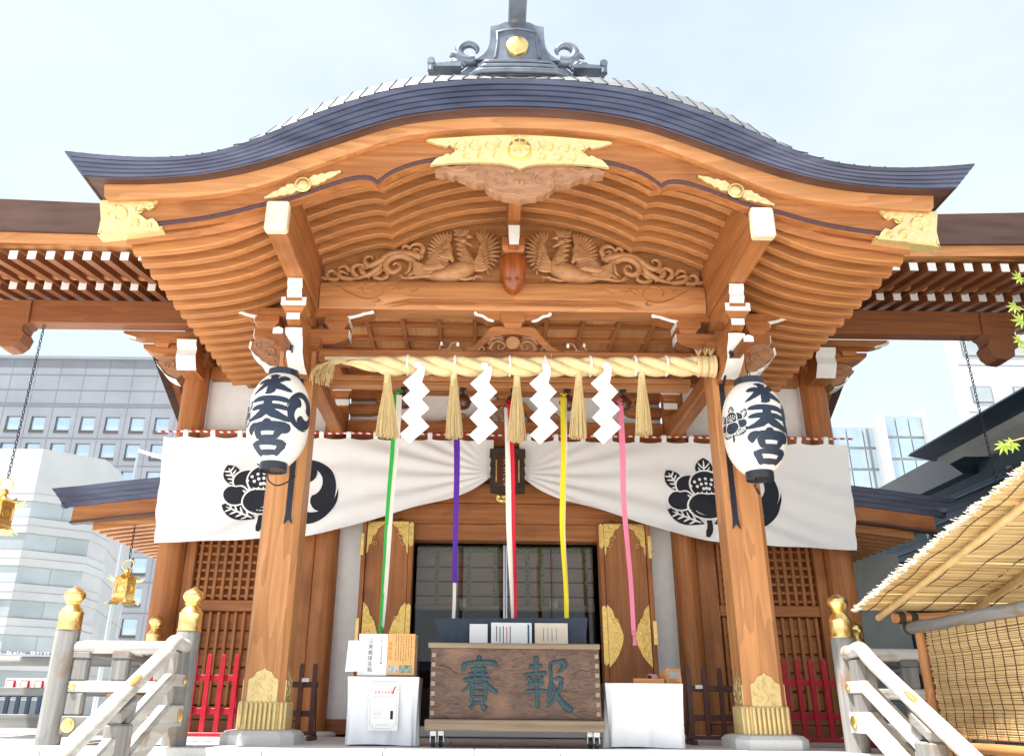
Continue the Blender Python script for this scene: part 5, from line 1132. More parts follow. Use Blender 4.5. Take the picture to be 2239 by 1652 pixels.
# ------------------------------------------------------------------ bells and their ribbons
RB = [('green', (868, 862), (852, 1100), (833, 1375), (829, 1408)), ('purple', (998, 905), (996, 1150), (990, 1385), (988, 1404)), ('red', (1112, 890), (1120, 1150), (1125, 1382), (1118, 1402)), ('yellow', (1232, 868), (1230, 1150), (1240, 1365), (1232, 1402)), ('pink', (1356, 885), (1364, 1100), (1386, 1385), (1388, 1410))]
YB_ = 10.72
for col, a, b, c, d in RB:
    A, B, C, D = (at(*q, YB_) for q in (a, b, c, d))
    bl = thing('bell', 'round bronze bell above the %s ribbon' % col, 'bell', (A.x+.06, 10.9, A.z-.25), 'bells under the porch beam')
    bx_, bz = A.x+.08, A.z-.03
    bz = 4.0
    m = MB(); m.lathe([(.001, .11), (.03, .108), (.07, .085), (.1, .045), (.112, .012), (.125, .006), (.125, -.012), (.112, -.018), (.108, -.05), (.09, -.09), (.05, -.118), (.001, -.125)], 24, (bx_, 10.91, bz)); m.build('bell_body', M['bellb'], bl, 40)
    m = MB(); m.box(bx_-.045, bx_+.045, 10.86, 10.96, 4.155, 4.188, .006); m.build('hanger_plate', M['iron'], bl)
    for q in range(2):
        m = MB(); ring = [(bx_+.022*cos(t*pi/6)*(1 if q else .2), 10.91+.022*cos(t*pi/6)*(.2 if q else 1), 4.135-.035*q+.026*sin(t*pi/6)) for t in range(13)]; m.tube(ring, .007, 6, cap=False); m.build('ring', M['iron'], bl, 50)
    rb = thing('bell_ribbon', {'green': 'green and white ribbon hanging from a bell beside the donation notices', 'purple': 'purple ribbon with white tail hanging from a bell over the offertory box', 'red': 'red and white ribbon hanging in front of the name board', 'yellow': 'yellow ribbon hanging from a bell over the offertory box', 'pink': 'pink ribbon hanging in front of an open door leaf'}[col], 'ribbon', (D.x, YB_, D.z), 'ribbons for ringing the bells')
    n = 26; pts = spline([A, A.lerp(B, .5)+Vector((.012, 0, 0)), B, B.lerp(C, .6)+Vector((.008, -.02, 0)), C], n)
    def strip(off, w, mtn, i0=0, i1=n, prof=None, y=0):
        m = MB(); rows = []
        for i in range(i0, i1):
            t = i/(n-1); ww = w*(1-.45*t) if prof is None else w*prof(t); o = off*(1-.55*t)
            p = pts[i]; rows.append([(p.x+o+ww*q, p.y+y+.012*sin(t*9+q*2)+.006*q, p.z) for q in (-.5, 0, .5)]+[(p.x+o+ww*q, p.y+y+.012*sin(t*9+q*2)+.006*q+.005, p.z) for q in (.5, 0, -.5)])
        m.loft(rows); m.build('ribbon_strip', M[mtn], rb, 60)
    if col == 'green': strip(-.03, .062, 'green'); strip(.032, .075, 'offwhite', y=.012)
    elif col == 'purple': strip(0, .088, 'purple', 0, 19); strip(.0, .04, 'offwhite', 16, n, lambda t: 1.3-.3*t, .008)
    elif col == 'red': strip(.022, .062, 'scarlet'); strip(-.038, .085, 'offwhite', prof=lambda t: .5+.7*sin(pi*min(1, t*1.1)), y=.01)
    elif col == 'yellow': strip(-.008, .072, 'yellow', prof=lambda t: 1-.25*t); strip(.04, .02, 'offwhite', y=.006)
    else: strip(0, .088, 'pink', prof=lambda t: 1-.4*t)
    mk_ = {'green': 'green', 'purple': 'offwhite', 'red': 'scarlet', 'yellow': 'yellow', 'pink': 'pink'}[col]
    m = MB(); m.ell((C.x, C.y, C.z), (.032, .03, .036)); m.build('knot', M[mk_], rb, 60)
    m = MB(); m.tube([(C.x, C.y, C.z), (lerp(C.x, D.x, .6), C.y-.01, lerp(C.z, D.z, .5)), (D.x, C.y, D.z)], [.016, .022, .03], 6, flat=.3); m.build('tail', M[mk_], rb)
    m = MB()
    for q in range(4): m.tube(spline([(A.x+.01*q, A.y, A.z+.02), (A.x+.03-.02*q, A.y+.06, A.z+.08), (bx_, 10.9, 4.11)], 6), .012, 6)
    tag(m.build('tie', M[mk_ if col != 'purple' else 'purple'], rb), kind='stuff')

# ------------------------------------------------------------------ hanging gilt lanterns on chains
def chain(m, a, b, pitch=.05, r=.006, w=.016):
    a, b = Vector(a), Vector(b); n = max(2, int((b-a).length/pitch)); d = (b-a)/n; u = d.normalized()
    for i in range(n):
        c = a+d*(i+.5); side = Vector((1, 0, 0)) if i % 2 else Vector((0, 1, 0)); P = []
        for k in range(9): g = k*pi/4; P.append(c+u*(pitch*.62*cos(g))+side*(w*sin(g)))
        m.tube(P, r, 4, cap=False)
def gilt_lantern(name, label, loc, chain_to, pull=None, scale=1.0):
    t = thing(name, label, 'lantern', (0, 0, 0), 'gilt hanging lanterns on chains')
    hx = lambda r, z, ph=0: [(r*cos(ph+k*pi/3), r*sin(ph+k*pi/3), z) for k in range(6)]
    m = MB(); P = [(.085*cos(k*pi/10), 0, -.085+.085*sin(k*pi/10)) for k in range(21)]; m.tube(P, .01, 6, cap=False); m.build('top_ring', M['gold'], t, 50)
    m = MB(); m.lathe([(.001, -.13), (.035, -.14), (.05, -.17), (.045, -.20), (.03, -.215), (.06, -.23), (.12, -.27), (.19, -.31), (.20, -.32), (.001, -.32)], 18); rf = m.build('canopy', M['gold'], t, 40)
    for k in range(12):
        a = k*pi/6; R = RZ(a); m = MB(); rows = []
        for i in range(5):
            q = i/4; w = .045*(sin(pi*min(1, .15+.8*q))+.02); rows.append([R @ Vector((.17+.12*q, s_*w, -.315-.02*sin(pi*q)+.035*q*q)) for s_ in (-1, 0, 1)])
        m.grid(rows); m.build('petal', M['gold'], rf, 50)
    m = MB(); m.loft([hx(.165, -.32), hx(.165, -.375)]); m.build('frieze', M['gold_old'], t)
    m = MB(); m.loft([hx(.15, -.376), hx(.15, -.53)]); bd = m.build('fire_box', M['gold_old'], t)
    m = MB(); m.loft([hx(.168, -.531), hx(.168, -.575)]); m.build('frieze', M['gold'], t)
    for k in range(6):
        a = k*pi/3; m = MB(); m.tube([(.16*cos(a), .16*sin(a), -.376), (.16*cos(a), .16*sin(a), -.53)], .012, 6); m.build('corner_post', M['gold'], bd, 50)
        a += pi/6; R = RZ(a); m = MB(); m.lathe([(.045, -.004), (.045, .006), (.001, .012)], 14, M=R @ T(.132, 0, -.453) @ Matrix.Rotation(pi/2, 4, 'Y')); m.build('crest_disc', M['gold'], bd, 40)
        m = MB(); rows = []
        for i in range(6):
            q = i/5; w = .085*(1-.15*q)+.02*q; rows.append([R @ Vector((.145+.10*q*q+.0*q, s_*w, -.575-.10*q+(.04*abs(s_) if q > .8 else 0)*(1-abs(s_)))) for s_ in (-1, -.5, 0, .5, 1)])
        m.grid(rows); m.build('foot_skirt', M['gold'], t, 50)
    t.matrix_basis = T(*loc) @ Matrix.Scale(scale, 4)
    m = MB(); chain(m, (0, 0, 0), ((Vector(chain_to)-Vector(loc))/scale)); m.build('chain', M['iron'], t)
    if pull:
        m = MB(); m.tube([(0, 0, -.6), (0, 0, -pull)], .004, 4); m.build('pull_cord', M['paper'], t)
    return t
c = at(17, 1046, 12.0); gilt_lantern('hanging_lantern', 'gilt hexagonal lantern on a long chain before the white office building', c, (c.x+.02, 12.0, 5.6), None, 1.18)
c = at(283, 1222, 13.0); gilt_lantern('hanging_lantern', 'gilt hexagonal lantern hung under the small side roof', c, (c.x, 13.0, 2.62), 2.2, 1.0)
c = at(2186, 1085, 12.0); gilt_lantern('hanging_lantern', 'gilt lantern on a long chain mostly hidden by the reed roof', c, (c.x-.02, 12.0, 5.6), None, 1.18)
# ------------------------------------------------------------------ offertory box on casters
M['navy_felt'] = mat('navy_board', (.010, .022, .045), (.016, .032, .06), .5, ns=3)
def glyphs(m, text, size, M4, vertical=False, step=1.12):
    """characters of a built-in typeface added to the mesh collector m"""
    for k, ch in enumerate(text):
        cu = bpy.data.curves.new('glyph', 'FONT'); cu.body = ch; cu.size = size; cu.resolution_u = 2
        ob = bpy.data.objects.new('glyph', cu); COL.objects.link(ob)
        me = ob.evaluated_get(bpy.context.evaluated_depsgraph_get()).to_mesh()
        off = Vector((0, -k*size*step, 0)) if vertical else Vector((k*size*step, 0, 0))
        m.add([M4 @ (v.co+off) for v in me.vertices], [tuple(p.vertices) for p in me.polygons])
        bpy.data.objects.remove(ob); bpy.data.curves.remove(cu)
    return m
UPR = Matrix(((1, 0, 0, 0), (0, 0, 1, 0), (0, 1, 0, 0), (0, 0, 0, 1)))      # text plane -> wall plane facing the viewer
def facing(x, y, z): return T(x, y, z) @ Matrix.Rotation(pi/2, 4, 'X')
ob = thing('offertory_box', 'old carved wooden offertory box on casters before the glass doors', 'offertory box', (0, 9.85, DECK))
m = MB(); nx = 60; rows = []
for i in range(nx+1):
    x = lerp(-.925, .915, i/nx); row = []
    for j in range(25):
        z = lerp(-.115, .598, j/24); row.append((x, 9.505+.006*noise.noise(Vector((x*3, z*9, 1)))+.004*noise.noise(Vector((x*9, z*22, 4))), z))
    rows.append(row)
m.grid(rows); m.build('front_panel', M['boxwood'], ob, 60)
m = MB(); m.box(-.922, .912, 9.52, 10.18, -.12, .597); m.build('box_body', M['boxwood'], ob)
m = MB(); m.box(-.958, .925, 9.47, 9.62, .60, .655, .006); m.build('lid_board', M['boxwood_x'], ob); m = MB(); m.box(-.955, .922, 10.05, 10.21, .60, .652, .006); m.build('lid_board', M['boxwood_x'], ob)
for k in range(9):
    m = MB(); x = -.86+.21*k; m.box(x, x+.05, 9.622, 10.048, .605, .64, .004); m.build('grate_bar', M['boxwood_x'], ob)
m = MB(); m.box(-.97, .945, 9.43, 9.60, -.235, -.122, .012); m.build('base_beam', M['boxwood_x'], ob); m = MB(); m.box(-.965, .94, 10.06, 10.22, -.235, -.122, .012); m.build('base_beam', M['boxwood_x'], ob)
for s, x0 in ((-1, -.925), (1, .855)):
    for k in range(7):
        z = .525-.098*k; m = MB(); m.box(x0+.008, x0+.052, 9.493, 9.512, z-.022, z+.026, .004); m.build('dovetail_joint', M['boxend'], ob)
    m = MB(); m.box(s*.93-.006, s*.93+.006, 9.45, 9.53, -.11, .59); 
K_SAI = [([(.5, 1.03), (.5, .93)], [.05, .09]), ([(.06, .72), (.1, .84), (.14, .88)], [.05, .075, .05]), ([(.12, .875), (.5, .90), (.92, .88), (.90, .80)], [.05, .06, .075, .04]), ([(.27, .76), (.72, .77)], .05), ([(.22, .665), (.76, .67)], .05), ([(.08, .555), (.5, .58), (.82, .57)], .055), ([(.40, .83), (.38, .56)], .05), ([(.60, .83), (.62, .56)], .05), ([(.36, .55), (.22, .42), (.02, .32)], [.06, .05, .02]), ([(.64, .55), (.78, .42), (1.02, .30)], [.05, .075, .05]), ([(.32, .45), (.31, .12)], .05), ([(.31, .45), (.66, .455), (.66, .12)], .05), ([(.33, .345), (.62, .35)], .045), ([(.33, .235), (.62, .24)], .045), ([(.30, .125), (.66, .13)], .05), ([(.38, .10), (.26, .02)], .05), ([(.58, .10), (.70, .0)], [.05, .08])]
K_HO = [([(.12, .82), (.44, .845)], .055), ([(.29, 1.03), (.29, .70)], [.075, .06]), ([(-.02, .665), (.30, .69), (.54, .70)], [.04, .055, .065]), ([(.10, .62), (.20, .52)], .055), ([(.44, .63), (.36, .52)], .055), ([(.08, .48), (.48, .50)], .05), ([(.02, .34), (.28, .36), (.54, .355)], .055), ([(.29, .69), (.30, .3), (.31, .02)], [.05, .06, .06]), ([(.62, .90), (.63, .5), (.55, .12)], [.05, .055, .05]), ([(.62, .89), (.80, .92), (.96, .92), (.90, .78), (.78, .70)], [.05, .055, .085, .06, .03]), ([(.68, .58), (.88, .60), (.84, .42), (.70, .20), (.52, .04)], [.05, .065, .06, .055, .03]), ([(.66, .52), (.80, .24), (1.04, .02), (1.14, .06)], [.045, .07, .10, .03])]
for KK, x0, wd in ((K_SAI, -.60, .40), (K_HO, .09, .46)):
    for p, w in KK:
        P = spline([(q[0], q[1], 0) for q in p], 12); W = w if isinstance(w, list) else [w, w]; R = []
        for i in range(12):
            k = i/11*(len(W)-1); j = min(int(k), len(W)-2); R.append(lerp(W[j], W[j+1], k-j)*.78*.52*(.6 if i in (0, 11) else 1))
        m = MB(); m.tube([(x0+q.x*wd, 9.503, -.02+q.y*.53) for q in P], R, 8, flat=.6, up=(0, 1, 0)); m.build('brush_stroke', M['verdigris'], ob, 60)
for (x, y) in ((-.88, 9.55), (-.80, 9.62), (.80, 9.62), (.86, 9.55)):
    cs = MB(); cs.lathe([(.02, -.02), (.052, -.02), (.058, -.01), (.058, .01), (.052, .02), (.02, .02)], 20, M=T(x, y, DECK+.06) @ Matrix.Rotation(pi/2, 4, 'Y') @ RZ(.3)); c_ = cs.build('caster', M['rubber'], ob, 40)
    m = MB(); m.box(x-.035, x+.035, y-.03, y+.03, DECK+.11, DECK+.165, .005); m.box(x-.032, x-.024, y-.02, y+.02, DECK+.05, DECK+.11); m.box(x+.024, x+.032, y-.02, y+.02, DECK+.05, DECK+.11); tag(m.build('caster_fork', M['steel'], c_), kind='stuff')
q = [at(a, b, 10.2) for a, b in ((950, 1351), (1285, 1350), (1280, 1404), (964, 1404))]; m = MB(); m.prism([(v.x, v.z) for v in q], 10.2, 10.23); m.build('rear_screen', M['navy_felt'], ob)
m = MB(); m.tube(spline([(-.83, 9.5, .42), (-.74, 9.5, .40), (-.68, 9.5, .36), (-.62, 9.5, .33), (-.5, 9.5, .335)], 14), [.004, .004, .005, .005, .005, .004, .004, .003, .003, .003, .002, .002, .002, .001], 5); m.tube(spline([(.86, 9.5, .40), (.78, 9.5, .37), (.70, 9.5, .38), (.62, 9.5, .33)], 12), .003, 5); tag(m.build('crack', M['twine'], ob), kind='stuff')
# cards standing behind the box
for (a, b, lab, kind) in (((1027, 1363), (1066, 1404), 'small plain white card standing on the offertory box', 0), ((1074, 1360), (1163, 1404), 'wide white card with blue stripe standing on the offertory box', 1), ((1169, 1361), (1242, 1404), 'stained cream card standing on the offertory box', 2)):
    A, B = at(*a, 10.12), at(*b, 10.12); cd = thing('standing_card', lab, 'card', ((A.x+B.x)/2, 10.12, .653), 'cards on the offertory box')
    m = MB(); m.box(A.x, B.x, 10.12, 10.128, .653, A.z, .002); m.build('sheet', M['paper'] if kind < 2 else mat('stained_card', (.76, .62, .44), (.80, .74, .66), .8, scale=(5, 5, 3), ns=1.5), cd)
    m = MB()
    if kind == 1:
        m.box(B.x-.05, B.x-.03, 10.115, 10.118, .66, A.z-.02); m.build('blue_bar', M['blue'], cd)
        for k in range(5): m = MB(); m.box(A.x+.06+.04*k, A.x+.068+.04*k, 10.115, 10.118, .72-.01*k, A.z-.04-.01*(k % 2)); m.build('text_line', M['ink'] if k != 3 else M['scarlet'], cd)
    elif kind == 2:
        for k in range(4): m = MB(); m.box(A.x+.10+.05*k, A.x+.105+.05*k, 10.115, 10.118, .73, A.z-.06); m.build('text_line', M['boxend'], cd)

# ------------------------------------------------------------------ covered tables with notices
def table(x0, x1, y0, y1, zt, lab):
    t = thing('covered_table', lab, 'table', ((x0+x1)/2, (y0+y1)/2, DECK), 'cloth covered tables')
    n = 240; per = []
    L1, L2 = x1-x0, y1-y0
    for i in range(n):
        d = i/n*2*(L1+L2)
        if d < L1: p = (x0+d, y0)
        elif d < L1+L2: p = (x1, y0+d-L1)
        elif d < 2*L1+L2: p = (x1-(d-L1-L2), y1)
        else: p = (x0, y1-(d-2*L1-L2))
        per.append((p, d))
    cxm, cym = (x0+x1)/2, (y0+y1)/2; rows = []
    for (z, k) in ((zt, .0), (zt-.012, .006), (zt-.1, .006), (zt-.25, .007), (zt-.4, .010), (zt-.55, .016), (DECK+.05, .022), (DECK+.012, .024)):
        ring = []
        for p, d in per:
            dx, dy = p[0]-cxm, p[1]-cym; l = math.hypot(dx, dy); f = (zt-z)/(zt-DECK)
            cd_ = min(abs(d), abs(d-L1), abs(d-L1-L2), abs(d-2*L1-L2), abs(d-2*(L1+L2))); o = k*.4-.035*f+f*(.020*sin(d*9.5)+.018*sin(d*17.3+1)+.012*sin(d*31))*(.4+.9*f)+.035*f*math.exp(-(cd_-.09)**2/.002)-.03*f*math.exp(-cd_**2/.004)
            ring.append((p[0]+dx/l*o, p[1]+dy/l*o, z+(.006*sin(d*6) if z < DECK+.02 else 0)))
        rows.append(ring)
    m = MB(); m.loft(rows); m.build('tablecloth', M['cloth2'], t, 60)
    m = MB(); m.grid([[(x1-.16, y0-.012, zt-.02), (x1-.05, y0-.012, zt-.02)], [(x1-.20, y0-.013, zt-.3), (x1-.02, y0-.03, zt-.3)]]) if False else None
    return t
table(-1.85, -1.06, 9.72, 10.35, .305, 'small table under a white cloth carrying the donation notices')
table(1.0, 1.865, 9.72, 10.35, .262, 'small table under a plain white cloth with a wooden tray')
nt_ = thing('taped_notice', 'white framed notice with red heading taped to the tablecloth', 'notice', (-1.43, 9.70, -.1))
x0, x1, z0, z1 = -1.60, -1.275, -.245, .245
m = MB(); m.box(x0, x1, 9.690, 9.694, z0, z1); m.build('sheet', M['paper'], nt_)
m = MB(); gold_grey = mat('grey_print', (.45, .46, .52), (.5, .51, .56), .8)
fr = [(x0+.02, z0+.06), (x0+.05, z0+.05), (x0+.06, z0+.02), (x1-.06, z0+.02), (x1-.05, z0+.05), (x1-.02, z0+.06), (x1-.02, z1-.06), (x1-.05, z1-.05), (x1-.06, z1-.02), (x0+.06, z1-.02), (x0+.05, z1-.05), (x0+.02, z1-.06)]
m.tube([(x, 9.689, z) for x, z in fr+[fr[0]]], .0025, 4); m.build('printed_border', gold_grey, nt_)
m = MB(); glyphs(m, '能登半島地震', .032, facing(-1.545, 9.6885, .13)); tag(m.build('red_heading', M['scarlet'], nt_), kind='stuff')
m = MB()
for z, a, b in ((.19, .06, .24), (.175, .09, .2), (.10, .04, .26), (.09, .04, .25), (.045, .05, .16), (.03, .05, .22), (-.04, .04, .2), (-.06, .05, .14), (-.075, .05, .15), (-.09, .05, .14), (-.12, .04, .2), (-.19, .09, .22)): m.box(x0+a, x0+b, 9.688, 9.6895, z, z+.004)
tag(m.build('text_line', gold_grey, nt_), kind='stuff')
m = MB(); m.box(x1-.085, x1-.055, 9.687, 9.6895, -.13, -.045); m.build('bottle_picture', M['ink'], nt_); m = MB(); m.prism([(x1-.075, .12), (x1-.06, .13), (x1-.05, .17), (x1-.03, .205), (x1-.045, .205), (x1-.065, .175)], 9.687, 9.6895); m.build('map_picture', M['scarlet'], nt_)

dbx = thing('donation_box', 'wooden donation box with white and orange notice boards on the cloth table', 'donation box', (-1.44, 9.95, .305))
m = MB(); m.box(-1.72, -1.10, 9.83, 10.15, .307, .76, .008); m.build('box_body', M['boxwood_x'], dbx)
m = MB(); m.box(-1.765, -1.437, 9.80, 9.825, .318, .765, .004); wb = m.build('white_board', M['paper'], dbx)
m = MB(); glyphs(m, '災害義援金箱', .058, facing(-1.655, 9.7985, .665), True, 1.05); tag(m.build('characters', M['ink'], wb), kind='stuff')
m = MB(); glyphs(m, '令和六年能登半島地震', .026, facing(-1.515, 9.7985, .705), True, 1.12); tag(m.build('characters', M['ink'], wb), kind='stuff')
orange = mat('orange_paper', (.72, .38, .13), (.78, .44, .17), .8)
m = MB(); m.box(-1.434, -1.125, 9.80, 9.825, .325, .768, .004); obd = m.build('orange_board', orange, dbx)
m = MB(); glyphs(m, '義援金箱', .045, facing(-1.425, 9.7985, .64), True, 1.12); tag(m.build('characters', mat('orange_red_ink', (.75, .17, .05), (.8, .2, .07), .8), obd), kind='stuff')
m = MB()
for k in range(7):
    x = -1.345+.029*k; z = .75
    while z > .46+.02*(k % 3):
        l = rng.uniform(.008, .03); m.box(x, x+.0045, 9.797, 9.799, z-l, z); z -= l+rng.uniform(.004, .012)
tag(m.build('text_column', M['ink'], obd), kind='stuff')
for (a, b, c1, c2) in ((-1.415, -1.365, (.25, .27, .29), (.5, .52, .55)), (-1.355, -1.305, (.2, .22, .2), (.6, .6, .6)), (-1.295, -1.155, (.06, .14, .04), (.35, .42, .38))):
    m = MB(); m.box(a, b, 9.797, 9.7995, .35, .43); m.build('printed_photo', mat('photo_print', c1, c2, .5, scale=(20, 20, 20), ns=1.5), obd)
ls = thing('loose_sheet', 'pale sheet of faint print leaning beside the white notice board', 'sheet', (-1.78, 9.78, .31))
m = MB(); m.prism([(-1.895, .355), (-1.665, .362), (-1.675, .688), (-1.878, .688)], 9.775, 9.779); m.build('sheet', M['paper'], ls)
m = MB()
for k in range(6): m.box(-1.85+.03*k, -1.848+.03*k, 9.772, 9.774, .50, .66)
for k in range(5): m.box(-1.87, -1.70, 9.772, 9.774, .39+.018*k, .392+.018*k)
tag(m.build('text_line', mat('pale_print', (.62, .64, .70), None, .8), ls), kind='stuff')

tr = thing('wooden_tray', 'low wooden tray on the plain white table', 'tray', (1.5, 9.95, .265))
m = MB(); m.box(1.34, 1.68, 9.82, 10.05, .266, .278); m.build('tray_base', M['pale_x'], tr)
for (a, b, c, d) in ((1.34, 1.68, 9.81, 9.818), (1.34, 1.68, 10.052, 10.06), (1.332, 1.339, 9.81, 10.06)):
    m = MB(); m.box(a, b, c, d, .264, .315); m.build('tray_side', M['pale_x'], tr)
fb = thing('glass_fronted_box', 'small tilted wooden box with glass front at the table corner', 'box', (1.75, 9.95, .265))
R = T(1.76, 9.93, .275) @ RZ(.45); m = MB(); m.box(-.10, .10, -.1, .1, -.008, .012, .003, M=R); m.build('base', M['pale_x'], fb)
m = MB(); m.prism([(-.1, .012), (.1, .012), (.1, .05), (-.09, .15)], -.10, .10, 'yz', M=R); m.build('body', M['pale_x'], fb)
m = MB(); m.add([R @ Vector(p) for p in ((-.08, -.102, .04), (.08, -.102, .04), (.08, -.098, .125), (-.08, -.098, .125))], [(0, 1, 2, 3)]); m.build('glass_front', M['steel'], fb)
rl = thing('rubber_stamp', 'pinkish round stamp lying on the wooden tray', 'stamp', (1.56, 9.9, .28))
m = MB(); m.tube([(1.53, 9.86, .325), (1.60, 9.92, .325)], .042, 16); m.build('body', mat('pink_plastic', (.5, .25, .27), (.6, .35, .36), .35), rl, 40); m = MB(); m.tube([(1.525, 9.855, .325), (1.529, 9.859, .325)], .03, 14); m.build('face', M['ink'], rl); m = MB(); m.ell((1.63, 9.9, .297), (.05, .04, .018)); m.build('cloth_pad', M['cloth2'], rl, 60)

# ------------------------------------------------------------------ low picket barriers
def barrier(lab, x0, n, pitch, y, h, mt, grp, lean=0.0):
    t = thing('picket_barrier', lab, 'barrier', (x0+pitch*(n-1)/2, y, DECK), grp)
    x1 = x0+pitch*(n-1)
    for k in range(n):
        x = x0+pitch*k; m = MB(); m.loft([[(x-.028, y-.017, z), (x+.028, y-.017, z), (x+.028, y+.017, z), (x-.028, y+.017, z)] for z in (DECK+.10, DECK+h-.03)]+[[(x-.018, y-.012, DECK+h), (x+.018, y-.012, DECK+h), (x+.018, y+.012, DECK+h), (x-.018, y+.012, DECK+h)]]); m.build('picket', M[mt], t)
    for z in (DECK+h*.34, DECK+h*.72):
        m = MB(); m.box(x0-.05, x1+.05, y+.018, y+.04, z-.035, z+.035, .004); m.build('cross_rail', M[mt], t)
    m = MB(); m.box(x0-.07, x1+.07, y-.03, y+.03, DECK+.055, DECK+.10, .006); m.build('bottom_rail', M[mt], t)
    for x in (x0-.02, x1+.02):
        m = MB(); m.box(x-.03, x+.03, y-.20, y+.22, DECK+.0, DECK+.054, .006); m.build('foot', M[mt], t)
        m = MB(); m.tube([(x, y+.02, DECK+h*.7), (x, y+.2, DECK+.03)], .016, 4); m.build('stay', M[mt], t)
    return t
barrier('red picket barrier between the stair railing and the post by the donation table', -4.27, 7, .164, 10.42, .965, 'red', 'red picket barriers')
barrier('red picket barrier beside the post nearest the reed-roofed hut', 3.26, 7, .160, 10.42, .975, 'red', 'red picket barriers')
bl_ = barrier('brown picket barrier half behind the post by the donation table', -3.0, 4, .17, 11.2, .90, 'brown', 'brown picket barriers')
br_ = barrier('brown picket barrier between the plain white table and the porch post', 2.24, 5, .20, 11.0, .89, 'brown', 'brown picket barriers')
for par, x, y, z in ((bl_, -2.6, 11.175, .30), (br_, 2.36, 10.975, .26)):
    m = MB(); m.box(x-.045, x+.045, y-.008, y-.002, z-.022, z+.022); m.build('white_tag', M['paper'], par)

# ------------------------------------------------------------------ weathered railings with gilt finials
def newel(par, x, y, r=.124, zb=DECK-.02):
    m = MB(); m.lathe([(r*.99, zb), (r, .0), (r, .715), (r*.96, .73)], 24, (x, y, 0)); n = m.build('newel_post', M['grey_z'], par, 40)
    m = MB(); k = r/.124
    prof = [(.118, .725), (.127, .73), (.127, .748), (.121, .755), (.121, .90), (.124, .905), (.124, .918), (.112, .93), (.10, .955), (.072, .985), (.067, 1.0), (.078, 1.01), (.085, 1.018), (.075, 1.028), (.088, 1.045), (.108, 1.075), (.112, 1.10), (.104, 1.13), (.08, 1.155), (.045, 1.173), (.018, 1.188), (.001, 1.20)]
    m.lathe([(a*k, z) for a, z in prof], 28, (x, y, 0)); m.build('finial', M['gold'], n, 50)
    m = MB(); m.box(x-.20, x+.20, y-.20, y+.20, zb-.12, zb, .012); m.build('stone_foot', M['granite'], n)
    return n
def rail_x(par, x0, x1, y, ztop=.56):
    m = MB(); m.tube([(x0, y, ztop), (x1, y, ztop)], .066, 14); m.build('top_rail', M['bleach_x'], par, 50)
    m = MB(); m.box(x0, x1, y-.05, y+.05, ztop-.45, ztop-.34, .012); m.build('middle_rail', M['bleach_x'], par)
    m = MB(); m.box(x0, x1, y-.07, y+.07, ztop-.86, ztop-.68, .012); m.build('bottom_rail', M['grey_x'], par)
def strut(par, x, y, ztop=.56, w=.085, axis=0):
    for z0, z1, ww in ((ztop-.34, ztop-.11, w), (ztop-.68, ztop-.45, w*1.1)):
        m = MB(); m.box(x-ww, x+ww, y-.05, y+.05, z0, z1, .02); m.build('strut', M['grey_z'], par)
    m = MB(); m.box(x-w*1.1, x+w*1.1, y-.06, y+.06, ztop-.115, ztop-.045, .012); m.build('cap_block', M['grey_x'], par)
